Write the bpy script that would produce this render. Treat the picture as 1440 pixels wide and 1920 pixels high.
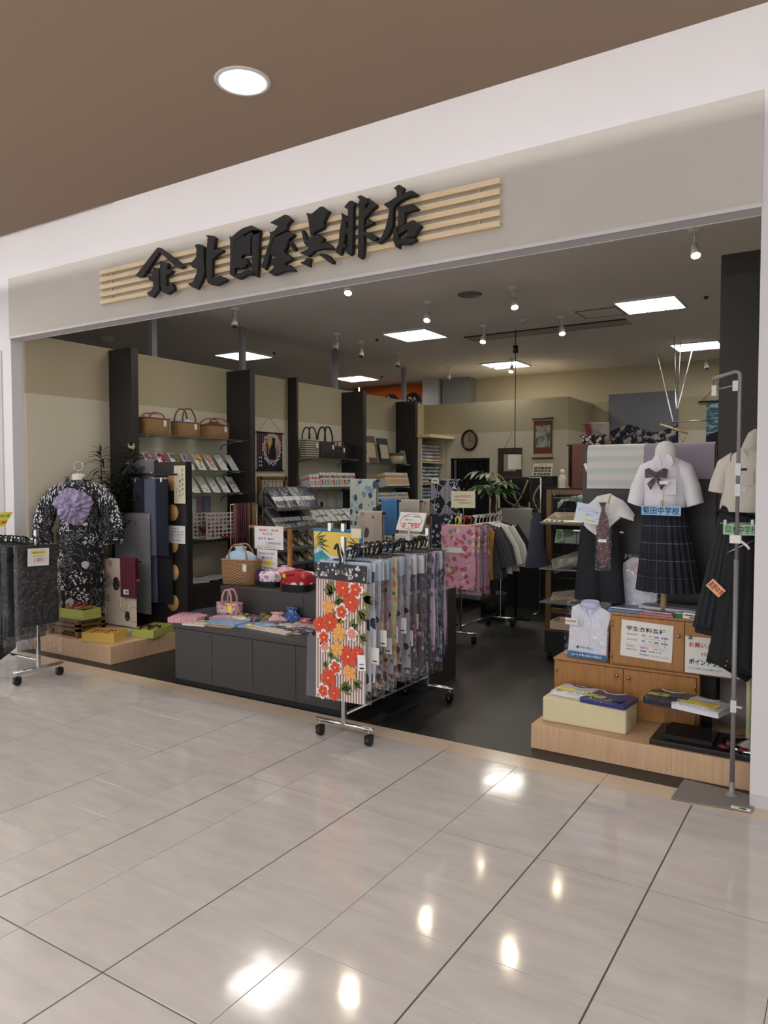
import bpy, math, random
from mathutils import Vector as V, Matrix, noise
sc = bpy.context.scene
for _o in list(bpy.data.objects): bpy.data.objects.remove(_o)
R = random.Random(7)
PI = math.pi

# ---------------------------------------------------------------- camera
EYE = V((0.0, 0.0, 1.565)); FPX = 1402.56
YAW, PIT = math.radians(-32.3595), math.radians(-2.3873)
_c = bpy.data.cameras.new('camera'); _c.sensor_fit = 'VERTICAL'; _c.sensor_height = 24.0
_c.lens = FPX / 1920 * 24.0; _c.clip_start = 0.05; _c.clip_end = 200
camera = bpy.data.objects.new('camera', _c); sc.collection.objects.link(camera)
camera.location = EYE; camera.rotation_euler = (PI / 2 + PIT, 0, -YAW); sc.camera = camera

# ---------------------------------------------------------------- world, exposure
w = bpy.data.worlds.new('mall_ambient_fill'); sc.world = w; w.use_nodes = True  # even ambient fill added in place of the mall's surrounding light
w.node_tree.nodes['Background'].inputs[0].default_value = (0.95, 0.97, 1.0, 1)
w.node_tree.nodes['Background'].inputs[1].default_value = 1.25
sc.view_settings.view_transform = 'Standard'; sc.view_settings.look = 'None'
sc.view_settings.exposure = 0.3; sc.view_settings.gamma = 1.0
sc.cycles.transparent_max_bounces = 32; sc.cycles.max_bounces = 7
sc.cycles.use_denoising = True
sc.cycles.sample_clamp_indirect = 6.0

# large unseen area lights, added as fill to brighten the mall floor and ceiling
def area(name, loc, rot, sx, sy, e, col=(1, 1, 1)):
    l = bpy.data.lights.new(name, 'AREA'); l.shape = 'RECTANGLE'; l.size = sx; l.size_y = sy; l.energy = e; l.color = col
    o = bpy.data.objects.new(name, l); sc.collection.objects.link(o); o.location = loc; o.rotation_euler = rot; return o
area('corridor_fill', (-2.2, -1.6, 3.22), (0, 0, 0), 7.0, 0.5, 190, (1, .985, .97))
area('corridor_fill', (-7.5, 1.6, 3.22), (0, 0, 0), 0.5, 4.0, 55, (1, .985, .97))

# ---------------------------------------------------------------- points on real planes
_fw = V((math.sin(YAW) * math.cos(PIT), math.cos(YAW) * math.cos(PIT), math.sin(PIT)))
_rt = V((math.cos(YAW), -math.sin(YAW), 0)); _up = _rt.cross(_fw)
def ray(x, y): return _rt * (x - 720) - _up * (y - 960) + _fw * FPX
def aY(x, y, Y): d = ray(x, y); return EYE + d * (Y / d.y)
def aX(x, y, X): d = ray(x, y); return EYE + d * (X / d.x)
def aZ(x, y, Z): d = ray(x, y); return EYE + d * ((Z - EYE.z) / d.z)

# ---------------------------------------------------------------- materials
def lin(c):
    if isinstance(c, str): c = [int(c[i:i + 2], 16) for i in (0, 2, 4)]
    return tuple(((v / 255) / 12.92 if v / 255 <= .04045 else ((v / 255 + .055) / 1.055) ** 2.4) for v in c) + (1.0,)
MATS = {}
class NT:
    def __init__(s, m): s.t = m.node_tree; s.n = s.t.nodes; s.m = m
    def new(s, ty, **k):
        nd = s.n.new('ShaderNode' + ty)
        for a, b in k.items():
            if a.startswith('_'): setattr(nd, a[1:], b)
            else:
                key = {'i0': 0, 'i1': 1, 'i2': 2}.get(a, a)
                s.put(nd.inputs[key], b)
        return nd
    def put(s, inp, v):
        if isinstance(v, bpy.types.NodeSocket): s.t.links.new(v, inp)
        else: inp.default_value = v
    def math(s, op, a, b=0.0, c=0.0):
        nd = s.n.new('ShaderNodeMath'); nd.operation = op
        s.put(nd.inputs[0], a); s.put(nd.inputs[1], b); s.put(nd.inputs[2], c); return nd.outputs[0]
    def mix(s, f, a, b):
        nd = s.n.new('ShaderNodeMix'); nd.data_type = 'RGBA'
        s.put(nd.inputs[0], f); s.put(nd.inputs[6], a if isinstance(a, bpy.types.NodeSocket) else lin(a)); s.put(nd.inputs[7], b if isinstance(b, bpy.types.NodeSocket) else lin(b)); return nd.outputs[2]
    def uv(s, kind='UV', scale=(1, 1, 1), rot=(0, 0, 0)):
        tc = s.n.new('ShaderNodeTexCoord'); mp = s.n.new('ShaderNodeMapping')
        mp.inputs['Scale'].default_value = scale; mp.inputs['Rotation'].default_value = rot
        s.t.links.new(tc.outputs[kind], mp.inputs[0]); return mp.outputs[0]
    def noise(s, vec, scale, detail=3, rough=.5):
        nd = s.new('TexNoise', Vector=vec, Scale=scale, Detail=detail, Roughness=rough); return nd.outputs[0]
    def vor(s, vec, scale, feat='F1', out='Distance', rnd=1.0):
        nd = s.n.new('ShaderNodeTexVoronoi'); nd.feature = feat; s.put(nd.inputs['Vector'], vec); s.put(nd.inputs['Scale'], scale); s.put(nd.inputs['Randomness'], rnd); return nd.outputs[out]
    def sep(s, vec):
        nd = s.n.new('ShaderNodeSeparateXYZ'); s.put(nd.inputs[0], vec); return nd.outputs
    def step(s, v, lo, hi):
        nd = s.n.new('ShaderNodeMapRange'); s.put(nd.inputs[0], v); nd.inputs[1].default_value = lo; nd.inputs[2].default_value = hi; return nd.outputs[0]
    def bump(s, h, strength=.3, dist=.01):
        nd = s.new('Bump', Strength=strength, Distance=dist, Height=h); s.put(s.n['Principled BSDF'].inputs['Normal'], nd.outputs[0])
def mat(name, col=(128, 128, 128), rough=.6, metal=0.0, fn=None, var=0.0, vs=8.0, bump=0.0, bs=60.0, kind='Object', **k):
    if name in MATS: return MATS[name]
    m = bpy.data.materials.new(name); m.use_nodes = True; MATS[name] = m
    nt = NT(m); p = nt.n['Principled BSDF']
    p.inputs['Base Color'].default_value = lin(col); p.inputs['Roughness'].default_value = rough; p.inputs['Metallic'].default_value = metal
    for a, b in k.items():
        p.inputs[a.replace('_', ' ')].default_value = b
    if var:
        c = lin(col); a = tuple(v * (1 - var) for v in c[:3]) + (1,); b = tuple(min(1, v * (1 + var)) for v in c[:3]) + (1,)
        nd = nt.n.new('ShaderNodeMix'); nd.data_type = 'RGBA'; nt.put(nd.inputs[0], nt.noise(nt.uv(kind), vs, 4)); nd.inputs[6].default_value = a; nd.inputs[7].default_value = b
        nt.put(p.inputs['Base Color'], nd.outputs[2])
    if bump: nt.bump(nt.noise(nt.uv(kind), bs, 3), bump)
    if fn:
        r = fn(nt)
        if r is not None: nt.put(p.inputs['Base Color'], r)
    return m
def emis(name, col, e):
    if name in MATS: return MATS[name]
    m = mat(name, col, .5); p = m.node_tree.nodes['Principled BSDF']
    p.inputs['Emission Color'].default_value = lin(col); p.inputs['Emission Strength'].default_value = e; return m
def film(name, base=.06, rough=.12, bs=22, strength=.9, kf=.38, tint=(1, 1, 1, 1)):
    if name in MATS: return MATS[name]
    m = bpy.data.materials.new(name); m.use_nodes = True; MATS[name] = m; nt = NT(m)
    nt.n.remove(nt.n['Principled BSDF']); out = nt.n['Material Output']
    tr = nt.new('BsdfTransparent', Color=tint); gl = nt.new('BsdfGlossy', Roughness=rough, Color=(.9, .92, .95, 1))
    bp = nt.new('Bump', Strength=strength, Distance=.02, Height=nt.noise(nt.uv('Object'), bs, 2)); nt.put(gl.inputs['Normal'], bp.outputs[0])
    lw = nt.new('LayerWeight', Blend=.25); nt.put(lw.inputs['Normal'], bp.outputs[0])
    f = nt.math('ADD', nt.math('MULTIPLY', lw.outputs[0], kf), base)
    mx = nt.new('MixShader', Fac=f); nt.put(mx.inputs[1], tr.outputs[0]); nt.put(mx.inputs[2], gl.outputs[0]); nt.put(out.inputs[0], mx.outputs[0]); return m

# patterned materials (real-scale UVs in metres)
def stripes(name, a, b, period, duty=.5, axis=0, rough=.8, soft=.03, kind='UV', third=None):
    def fn(nt):
        v = nt.math('FRACT', nt.math('DIVIDE', nt.sep(nt.uv(kind))[axis], period))
        f = nt.step(nt.math('ABSOLUTE', nt.math('SUBTRACT', v, .5)), duty / 2 - soft, duty / 2 + soft)
        return nt.mix(f, a, b)
    return mat(name, a, rough, fn=fn)
def plaid(name, base, l1, l2, p, wdt=.06, rough=.8, kind='UV'):
    def fn(nt):
        o = nt.sep(nt.uv(kind)); c = base
        for ax, ln in ((0, l1), (1, l1), (0, l2), (1, l2)):
            off = 0 if ln == l1 else .37
            v = nt.math('FRACT', nt.math('ADD', nt.math('DIVIDE', o[ax], p), off))
            f = nt.math('MULTIPLY', nt.math('LESS_THAN', v, wdt if ln == l1 else wdt * 3), .75 if ln == l1 else .5)
            c = nt.mix(f, c, ln)
        return c
    return mat(name, base, rough, fn=fn)
def flor(name, ground, cols, scale=14, thr=.42, edge=.03, second=None, rough=.75, kind='UV', line=None):
    """scattered flowers: petalled voronoi blobs in several colours"""
    def fn(nt):
        uv = nt.uv(kind)
        vo = nt.n.new('ShaderNodeTexVoronoi'); nt.put(vo.inputs['Vector'], uv); vo.inputs['Scale'].default_value = scale
        d = vo.outputs['Distance']; pet = nt.noise(uv, scale * 2.2, 2)
        d = nt.math('ADD', d, nt.math('MULTIPLY', nt.math('SUBTRACT', pet, .5), .35))
        hs = nt.sep(vo.outputs['Color'])[0]
        c = cols[0]
        for i, cc in enumerate(cols[1:]): c = nt.mix(nt.math('GREATER_THAN', hs, (i + 1) / len(cols)), c, cc)
        g = ground
        if second: g = nt.mix(nt.step(nt.noise(uv, scale * .8, 2), .5, .56), ground, second)
        f = nt.step(d, thr, thr + edge); r = nt.mix(f, c, g)
        if line: r = nt.mix(nt.math('MULTIPLY', nt.step(d, thr * .55, thr * .6), nt.math('SUBTRACT', 1, nt.step(d, thr * .62, thr * .68))), r, line)
        return r
    return mat(name, ground, rough, fn=fn)
def wood(name, a, b, rough=.45, axis=2, scale=6, stretch=14, kind='Object', **k):
    def fn(nt):
        s = [stretch, stretch, stretch]; s[axis] = 1
        v = nt.uv(kind, tuple(s)); n = nt.noise(v, scale, 6, .6); nt.bump(n, .08, .002)
        return nt.mix(nt.step(n, .3, .7), a, b)
    return mat(name, a, rough, fn=fn, **k)

# ---------------------------------------------------------------- mesh builder
ORI = {}
class B:
    DT = None
    def __init__(s): s.v = []; s.f = []; s.mi = []; s.mats = []; s.uvs = []; s.T = B.DT; s.sm = []; s.smooth = False
    def m(s, mt):
        if isinstance(mt, str): mt = MATS[mt]
        if mt not in s.mats: s.mats.append(mt)
        return s.mats.index(mt)
    def add(s, vs, fs, mt, uvs=None, smooth=None):
        o = len(s.v)
        for p in vs:
            p = V(p); s.v.append(s.T @ p if s.T else p)
        i = s.m(mt)
        for k, f in enumerate(fs):
            s.f.append([o + q for q in f]); s.mi.append(i); s.uvs.append([uvs[q] for q in f] if uvs else None)
            s.sm.append(s.smooth if smooth is None else smooth)
        return s
    def box(s, x0, x1, y0, y1, z0, z1, mt):
        vs = [(x, y, z) for z in (z0, z1) for y in (y0, y1) for x in (x0, x1)]
        uv = [(x + y, z) if z1 - z0 > .02 or abs(x1-x0) < .02 else (x, y) for x, y, z in vs]
        return s.add(vs, [(0, 2, 3, 1), (4, 5, 7, 6), (0, 1, 5, 4), (2, 6, 7, 3), (0, 4, 6, 2), (1, 3, 7, 5)], mt, uv, False)
    def ob(s, c, size, mt, rz=0, rx=0, ry=0):
        M_ = Matrix.Translation(c) @ Matrix.Rotation(rz, 4, 'Z') @ Matrix.Rotation(ry, 4, 'Y') @ Matrix.Rotation(rx, 4, 'X')
        old = s.T; s.T = (old @ M_) if old else M_; a, b, d = (q / 2 for q in size)
        s.box(-a, a, -b, b, -d, d, mt); s.T = old; return s
    def tube(s, pts, r, mt, n=8, caps=True, closed=False):
        pts = [V(p) for p in pts]; L = len(pts); rs = r if isinstance(r, (list, tuple)) else [r] * L
        vs = []; fs = []; ref = None
        for i, p in enumerate(pts):
            if closed: t = pts[(i + 1) % L] - pts[i - 1]
            else: t = pts[min(i + 1, L - 1)] - pts[max(i - 1, 0)]
            t = t.normalized() if t.length > 1e-9 else V((0, 0, 1))
            if ref is None:
                ref = V((0, 0, 1)) if abs(t.z) < .9 else V((1, 0, 0))
            x = t.cross(ref)
            if x.length < 1e-4: x = t.orthogonal()
            x.normalize(); y = t.cross(x).normalized(); ref = y.cross(t) if False else ref
            if i: # parallel transport
                x = (px_ - t * px_.dot(t)); x = x.normalized() if x.length > 1e-6 else t.orthogonal().normalized(); y = t.cross(x)
            px_ = x
            for k in range(n):
                a = 2 * PI * k / n; vs.append(p + (x * math.cos(a) + y * math.sin(a)) * rs[i])
        for i in range(L if closed else L - 1):
            j = (i + 1) % L
            for k in range(n): fs.append((i * n + k, i * n + (k + 1) % n, j * n + (k + 1) % n, j * n + k))
        if caps and not closed: fs.append(tuple(range(n - 1, -1, -1))); fs.append(tuple((L - 1) * n + k for k in range(n)))
        return s.add(vs, fs, mt, None, True)
    def rings(s, rings, mt, n=24, caps=(True, True), shape=2.0, uvw=1.0, uvh=1.0, nz=0.0, nf=3.0, pleat=0, pa=0.0):
        """lofted body: rings = (z, cx, cy, rx, ry); superellipse sections"""
        vs = []; uv = []; L = len(rings)
        for i, (z, cx, cy, rx, ry) in enumerate(rings):
            for k in range(n + 1):
                a = 2 * PI * (k % n) / n; c, q = math.cos(a), math.sin(a)
                e = 2 / shape; X = math.copysign(abs(c) ** e, c); Y_ = math.copysign(abs(q) ** e, q)
                g = 1 + (pa * math.sin(a * pleat) * (i / max(1, L - 1)) if pleat else 0)
                if nz: g += nz * noise.noise(V((c * nf, q * nf, z * nf * 1.3 + nf)))
                vs.append((cx + X * rx * g, cy + Y_ * ry * g, z)); uv.append((k / n * uvw, z * uvh))
        fs = []; m_ = n + 1
        for i in range(L - 1):
            for k in range(n): fs.append((i * m_ + k, i * m_ + k + 1, (i + 1) * m_ + k + 1, (i + 1) * m_ + k))
        if rings[0][0] > rings[-1][0]: fs = [f[::-1] for f in fs]
        s.add(vs, fs, mt, uv, True)
        for flag, i in ((caps[0], 0), (caps[1], L - 1)):
            if flag: s.add([vs[i * m_ + k] for k in range(n)], [tuple(range(n))], mt, [uv[i * m_ + k] for k in range(n)], False)
        return s
    def loft(s, secs, mt, n=14, caps=True, uvs=1.0):
        """secs = (centre, ax, ay): elliptical section given by two half-axis vectors"""
        vs = []; uv = []; L = len(secs); ln = 0; m_ = n + 1
        for i, (c, ax, ay) in enumerate(secs):
            c, ax, ay = V(c), V(ax), V(ay)
            if i: ln += (c - V(secs[i - 1][0])).length
            per = 2 * PI * (ax.length + ay.length) / 2
            for k in range(n + 1):
                a = 2 * PI * (k % n) / n; vs.append(c + ax * math.cos(a) + ay * math.sin(a)); uv.append((k / n * per, -ln))
        fs = [(i * m_ + k, i * m_ + k + 1, (i + 1) * m_ + k + 1, (i + 1) * m_ + k) for i in range(L - 1) for k in range(n)]
        s.add(vs, fs, mt, uv, True)
        if caps:
            for i in (0, L - 1): s.add([vs[i * m_ + k] for k in range(n)], [tuple(range(n))], mt, [uv[i * m_ + k] for k in range(n)], False)
        return s
    def lathe(s, prof, c, mt, n=24):
        c = V(c); return s.rings([(c.z + z, c.x, c.y, max(r, 1e-4), max(r, 1e-4)) for r, z in prof], mt, n)
    def ell(s, c, r, mt, n=12, k=7, nz=0):
        c = V(c); rr = []
        for i in range(k + 1):
            a = PI * i / k - PI / 2; rr.append((c.z + r[2] * math.sin(a), c.x, c.y, max(r[0] * math.cos(a), 1e-4), max(r[1] * math.cos(a), 1e-4)))
        return s.rings(rr, mt, n, nz=nz)
    def sheet(s, fn, nu, nv, mt, w=1.0, h=1.0, th=0.0, smooth=True):
        P = [[V(fn(i / nu, j / nv)) for i in range(nu + 1)] for j in range(nv + 1)]
        vs = [p for r in P for p in r]; uv = [(i / nu * w, j / nv * h) for j in range(nv + 1) for i in range(nu + 1)]
        q = nu + 1; fs = [(j * q + i, j * q + i + 1, (j + 1) * q + i + 1, (j + 1) * q + i) for j in range(nv) for i in range(nu)]
        s.add(vs, fs, mt, uv, smooth)
        if th:
            nrm = []
            for j in range(nv + 1):
                for i in range(nu + 1):
                    du = P[j][min(i + 1, nu)] - P[j][max(i - 1, 0)]; dv = P[min(j + 1, nv)][i] - P[max(j - 1, 0)][i]
                    nn = du.cross(dv); nrm.append(nn.normalized() if nn.length > 1e-9 else V((0, 1, 0)))
            bk = [p - nn * th for p, nn in zip(vs, nrm)]; s.add(bk, [f[::-1] for f in fs], mt, uv, smooth)
            edge = [i for i in range(nu)] ; N_ = len(vs); al = vs + bk; E = []
            bd = [(i, i + 1) for i in range(nu)] + [(j * q + nu, (j + 1) * q + nu) for j in range(nv)] + [(nv * q + i + 1, nv * q + i) for i in range(nu)] + [((j + 1) * q, j * q) for j in range(nv)]
            for a, b in bd: E.append((b, a, a + N_, b + N_))
            s.add(al, E, mt, uv + uv, False)
        return s
    def prism(s, pts, o, ax, ay, dp, mt, uvk=None):
        """flat outline pts (2d) in the frame o,ax,ay, given depth vector dp"""
        o, ax, ay, dp = V(o), V(ax), V(ay), V(dp); n = len(pts)
        a = [o + ax * x + ay * y for x, y in pts]; b = [p + dp for p in a]; uv = [tuple(p[:2]) for p in pts]
        s.add(a, [tuple(range(n))], mt, uv, False)
        if dp.length > 0:
            s.add(b, [tuple(range(n - 1, -1, -1))], mt, uv, False)
            s.add(a + b, [(i, (i + 1) % n, n + (i + 1) % n, n + i) for i in range(n)], mt, uv + uv, False)
        return s
    def text(s, txt, o, ax, ay, mt, w=None, h=None, bold=0.0, center=True, dp=0.0):
        """lettering; o = anchor, ax/ay unit directions, w,h = fitted box"""
        c = bpy.data.curves.new('t', 'FONT'); c.body = txt; c.resolution_u = 2; c.offset = bold
        if dp: c.extrude = dp
        ob_ = bpy.data.objects.new('t', c); me = bpy.data.meshes.new_from_object(ob_)
        vs = [v.co.copy() for v in me.vertices]; fs = [tuple(p.vertices) for p in me.polygons]
        bpy.data.objects.remove(ob_); bpy.data.curves.remove(c); bpy.data.meshes.remove(me)
        if not vs: return s
        x0, x1 = min(v.x for v in vs), max(v.x for v in vs); y0, y1 = min(v.y for v in vs), max(v.y for v in vs)
        H_ = y1 - y0; W_ = x1 - x0
        ky = h / H_ if h else None; kx = w / W_ if w else ky
        if ky is None: ky = kx
        o, ax, ay = V(o), V(ax), V(ay); nn = ax.cross(ay)
        cx = (x0 + x1) / 2 if center else x0; cy = (y0 + y1) / 2
        s.add([o + ax * ((v.x - cx) * kx) + ay * ((v.y - cy) * ky) + nn * v.z for v in vs], fs, mt, None, False); return s
    def build(s, name, parent=None, label=None, cat=None, group=None, kind=None, bevel=0.0, org=None):
        me = bpy.data.meshes.new(name)
        if parent is not None: o3 = ORI[parent.name]
        elif org is not None: o3 = V(org)
        else:
            xs = [p.x for p in s.v]; ys = [p.y for p in s.v]; zs = [p.z for p in s.v]
            o3 = V(((min(xs) + max(xs)) / 2, (min(ys) + max(ys)) / 2, min(zs)))
        me.from_pydata([p - o3 for p in s.v], [], s.f)
        for mt in s.mats: me.materials.append(mt)
        me.polygons.foreach_set('material_index', s.mi); me.polygons.foreach_set('use_smooth', s.sm)
        if any(u for u in s.uvs):
            ul = me.uv_layers.new(name='UVMap'); flat = []
            for f, u in zip(s.f, s.uvs):
                for q in range(len(f)): flat += list(u[q]) if u else [0.0, 0.0]
            ul.data.foreach_set('uv', flat)
        me.update(); me.validate()
        o = bpy.data.objects.new(name, me); sc.collection.objects.link(o); ORI[o.name] = o3
        if parent is not None: o.parent = parent
        else: o.location = o3
        if bevel:
            md = o.modifiers.new('bevel', 'BEVEL'); md.width = bevel; md.segments = 2; md.limit_method = 'ANGLE'
        tag(o, label, cat, group, kind); return o
def tag(o, label=None, cat=None, group=None, kind=None):
    if label: o['label'] = label
    if cat: o['category'] = cat
    if group: o['group'] = group
    if kind: o['kind'] = kind
    return o
def thing(name, label, cat, loc=(0, 0, 0), group=None, rz=0.0):
    o = bpy.data.objects.new(name, None); sc.collection.objects.link(o); o.empty_display_size = .1
    o.location = loc; ORI[o.name] = V(loc); o.rotation_euler.z = rz
    return tag(o, label, cat, group)
KIDS = {}
def kids(o): return [c for c in sc.objects if c.parent == o]
def dup(root, loc, rz=None, label=None, group=None, cache={}):
    def cp(o, par):
        c = o.copy(); sc.collection.objects.link(c); ORI[c.name] = ORI[o.name]
        if par is not None: c.parent = par
        if o.name not in cache: cache[o.name] = kids(o)
        for q in cache[o.name]: cp(q, c)
        return c
    r = cp(root, None); r.location = loc
    if rz is not None: r.rotation_euler.z = rz
    if label: r['label'] = label
    if group: r['group'] = group
    return r
def arc(c, r, a0, a1, n, ax=(1, 0, 0), ay=(0, 0, 1)):
    c, ax, ay = V(c), V(ax), V(ay); return [c + ax * (r * math.cos(a0 + (a1 - a0) * i / n)) + ay * (r * math.sin(a0 + (a1 - a0) * i / n)) for i in range(n + 1)]
def catmull(pts, k=4):
    P = [V(p) for p in pts]; out = []
    for i in range(len(P) - 1):
        a, b, c, d = P[max(i - 1, 0)], P[i], P[i + 1], P[min(i + 2, len(P) - 1)]
        for j in range(k):
            t = j / k; out.append(.5 * ((2 * b) + (c - a) * t + (2 * a - 5 * b + 4 * c - d) * t * t + (3 * b - a - 3 * c + d) * t ** 3))
    out.append(P[-1]); return out
# ================================================================ SETTING
def tile_col(nt):
    v = nt.uv('Object', (1, 1, 1)); oi = nt.new('ObjectInfo')
    add = nt.n.new('ShaderNodeVectorMath'); add.operation = 'ADD'; nt.put(add.inputs[0], v)
    cb = nt.new('CombineXYZ'); nt.put(cb.inputs[0], nt.math('MULTIPLY', oi.outputs['Random'], 50)); nt.put(cb.inputs[1], nt.math('MULTIPLY', oi.outputs['Random'], 31)); nt.put(add.inputs[1], cb.outputs[0])
    mp = nt.n.new('ShaderNodeMapping'); mp.inputs['Scale'].default_value = (2.2, 9, 1); nt.put(mp.inputs[0], add.outputs[0])
    n = nt.noise(mp.outputs[0], 1.4, 5, .6)
    wv = nt.noise(add.outputs[0], 5.0, 2); nt.bump(wv, .035, .02)
    return nt.mix(nt.step(n, .3, .72), (202, 195, 190), (186, 179, 175))
mat('floor_tile', (188, 178, 172), .09, fn=tile_col, Specular_IOR_Level=.55)
mat('grout', (98, 92, 90), .8)
mat('strip_tile', (206, 186, 164), .16, var=.07, vs=5)
def blk(nt):
    v = nt.uv('Object'); n = nt.noise(v, 5, 6, .65); nt.bump(nt.noise(v, 60, 2), .1, .002)
    return nt.mix(nt.step(n, .35, .7), (18, 18, 20), (38, 38, 40))
mat('shop_floor', (30, 30, 32), .42, fn=blk)
def twotone(nt):
    g = nt.n.new('ShaderNodeNewGeometry'); z = nt.sep(g.outputs['Position'])[2]
    nt.bump(nt.noise(nt.uv('Object'), 220, 2), .12, .002)
    f = nt.math('LESS_THAN', z, 2.37); f2 = nt.math('GREATER_THAN', z, 2.90)
    return nt.mix(f2, nt.mix(f, (180, 168, 140), (208, 199, 178)), (198, 186, 158))
mat('cream_wallpaper', (190, 180, 150), .85, fn=twotone)
mat('white_plaster', (214, 212, 214), .8, bump=.05, bs=200)
mat('fascia_paper', (190, 184, 176), .85, var=.04, vs=3, bump=.1, bs=240)
mat('trim_white', (200, 198, 198), .6)
mat('mall_ceiling', (168, 147, 128), .9, bump=.06, bs=260)
mat('shop_ceiling', (242, 236, 236), .9, bump=.06, bs=220)
mat('ribbed', (190, 188, 190), .7, fn=lambda nt: nt.mix(nt.math('GREATER_THAN', nt.math('FRACT', nt.math('MULTIPLY', nt.sep(nt.uv('Object'))[0], 90)), .5), (206, 204, 206), (168, 166, 168)))
wood('dark_wood', (33, 30, 29), (45, 41, 39), .5, 2, 8, 20)
wood('dark_wood_x', (44, 42, 42), (62, 59, 58), .45, 2, 9, 40)
wood('oak', (178, 128, 74), (158, 108, 58), .4, 2, 5, 16)
wood('ash_plinth', (212, 178, 144), (192, 156, 122), .5, 2, 5, 22)
wood('slat_wood', (226, 205, 170), (214, 190, 150), .5, 0, 5, 20)
wood('old_wood', (122, 88, 48), (92, 64, 34), .5, 2, 6, 18)
mat('chrome', (205, 205, 208), .16, 1.0); mat('steel', (170, 170, 172), .3, 1.0)
mat('black_plastic', (14, 14, 15), .35); mat('black', (10, 10, 11), .6); mat('white_plastic', (225, 225, 222), .45)
mat('paper', (232, 231, 228), .8); mat('ink', (25, 25, 28), .8); mat('ink_red', (205, 60, 60), .8); mat('ink_blue', (40, 70, 165), .8)
mat('ink_pink', (225, 130, 150), .8); mat('hl_yellow', (240, 225, 60), .8); mat('ink_green', (30, 80, 60), .8); mat('ink_grey', (130, 130, 135), .8)
mat('alu_paint', (136, 133, 134), .4, .3)
film('film', .08, kf=.45); film('film_soft', .0, .16, 14, .6, .16)
mat('shelf_glass', (215, 235, 228), .05, Transmission_Weight=.85, IOR=1.2, Alpha=.55)

# --- mall floor: tiles as parts of the floor
b = B(); b.box(-14, 8, -9, 3.80, -.05, -.0035, 'grout'); floor = b.build('floor', kind='structure')
xs = [(-1.0955, 1), (-1.5455, 0), (-2.0, 1), (-2.447, 0), (-2.695, 1), (-2.93, 0), (-3.38, 1), (-3.83, 0), (-4.28, 1)]
x = -4.28
for i in range(10): x -= .45; xs.append((x, (i % 2)))
x = -1.0955
for i in range(6): x += .45; xs.append((x, 1 if i == 0 else (i % 2 == 0) * 1))
xs.sort()
ys = [(3.80, 0), (3.37, 0), (2.911, 1), (2.457, 0), (2.197, 0), (1.925, 0), (1.481, 1), (1.03, 0), (.58, 0), (.13, 1), (-.32, 0), (-.77, 0)]
ys.sort()
tiles = {}; nt_ = 0
for i in range(len(xs) - 1):
    for j in range(len(ys) - 1):
        g0, g1, h0, h1 = [(.0032 if q[1] else .0011) for q in (xs[i], xs[i + 1], ys[j], ys[j + 1])]
        X0, X1, Y0, Y1 = xs[i][0] + g0, xs[i + 1][0] - g1, ys[j][0] + h0, ys[j + 1][0] - h1
        key = (round(X1 - X0, 3), round(Y1 - Y0, 3)); cx, cy = (X0 + X1) / 2, (Y0 + Y1) / 2
        if key not in tiles:
            a, c = (X1 - X0) / 2, (Y1 - Y0) / 2; q = .0008
            vs = [(-a, -c, -.012), (a, -c, -.012), (a, c, -.012), (-a, c, -.012), (-a, -c, -q), (a, -c, -q), (a, c, -q), (-a, c, -q), (-a + q, -c + q, 0), (a - q, -c + q, 0), (a - q, c - q, 0), (-a + q, c - q, 0)]
            fs = [(8, 9, 10, 11)] + [(k, (k + 1) % 4, 4 + (k + 1) % 4, 4 + k) for k in range(4)] + [(4 + k, 4 + (k + 1) % 4, 8 + (k + 1) % 4, 8 + k) for k in range(4)]
            me = bpy.data.meshes.new('floor_tile'); me.from_pydata(vs, [], fs); me.materials.append(MATS['floor_tile']); tiles[key] = me
        o = bpy.data.objects.new('floor_tile', tiles[key]); sc.collection.objects.link(o); o.parent = floor
        o.location = V((cx, cy, 0)) - ORI[floor.name]; nt_ += 1
# far tiles beyond the counted ones: plain continuation
b = B(); 
for (x0, x1, y0, y1) in ((-14, xs[0][0], -9, 3.80), (xs[-1][0], 8, -9, 3.80), (xs[0][0], xs[-1][0], -9, -.77)):
    nx = max(1, int((x1 - x0) / .9)); ny = max(1, int((y1 - y0) / .9))
    for i in range(nx):
        for j in range(ny):
            b.box(x0 + (x1 - x0) * i / nx + .002, x0 + (x1 - x0) * (i + 1) / nx - .002, y0 + (y1 - y0) * j / ny + .002, y0 + (y1 - y0) * (j + 1) / ny - .002, -.012, 0, 'floor_tile')
b.build('floor_tiling', floor, kind='stuff')
b = B(); b.box(-14, 8, 3.80, 3.97, -.05, -.003, 'grout'); strip = b.build('trim_1', kind='structure', label='beige tile border strip between mall floor and shop floor')
sx = [-14 + .9 * i for i in range(9)] + [-5.18, -4.28, -3.38, -2.695, -2.0, -1.0955, -.195, .7, 1.6, 8]
sx = sorted(set(sx))
for i in range(len(sx) - 1):
    if sx[i + 1] - sx[i] < .2: continue
    q = B(); q.box(sx[i] + .001, sx[i + 1] - .001, 3.802, 3.968, -.02, 0, 'strip_tile'); q.build('border_tile', strip)
b = B(); b.box(-12, .24, 3.97, 13, -.05, 0, 'shop_floor'); b.build('floor_shop', kind='structure')
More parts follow.
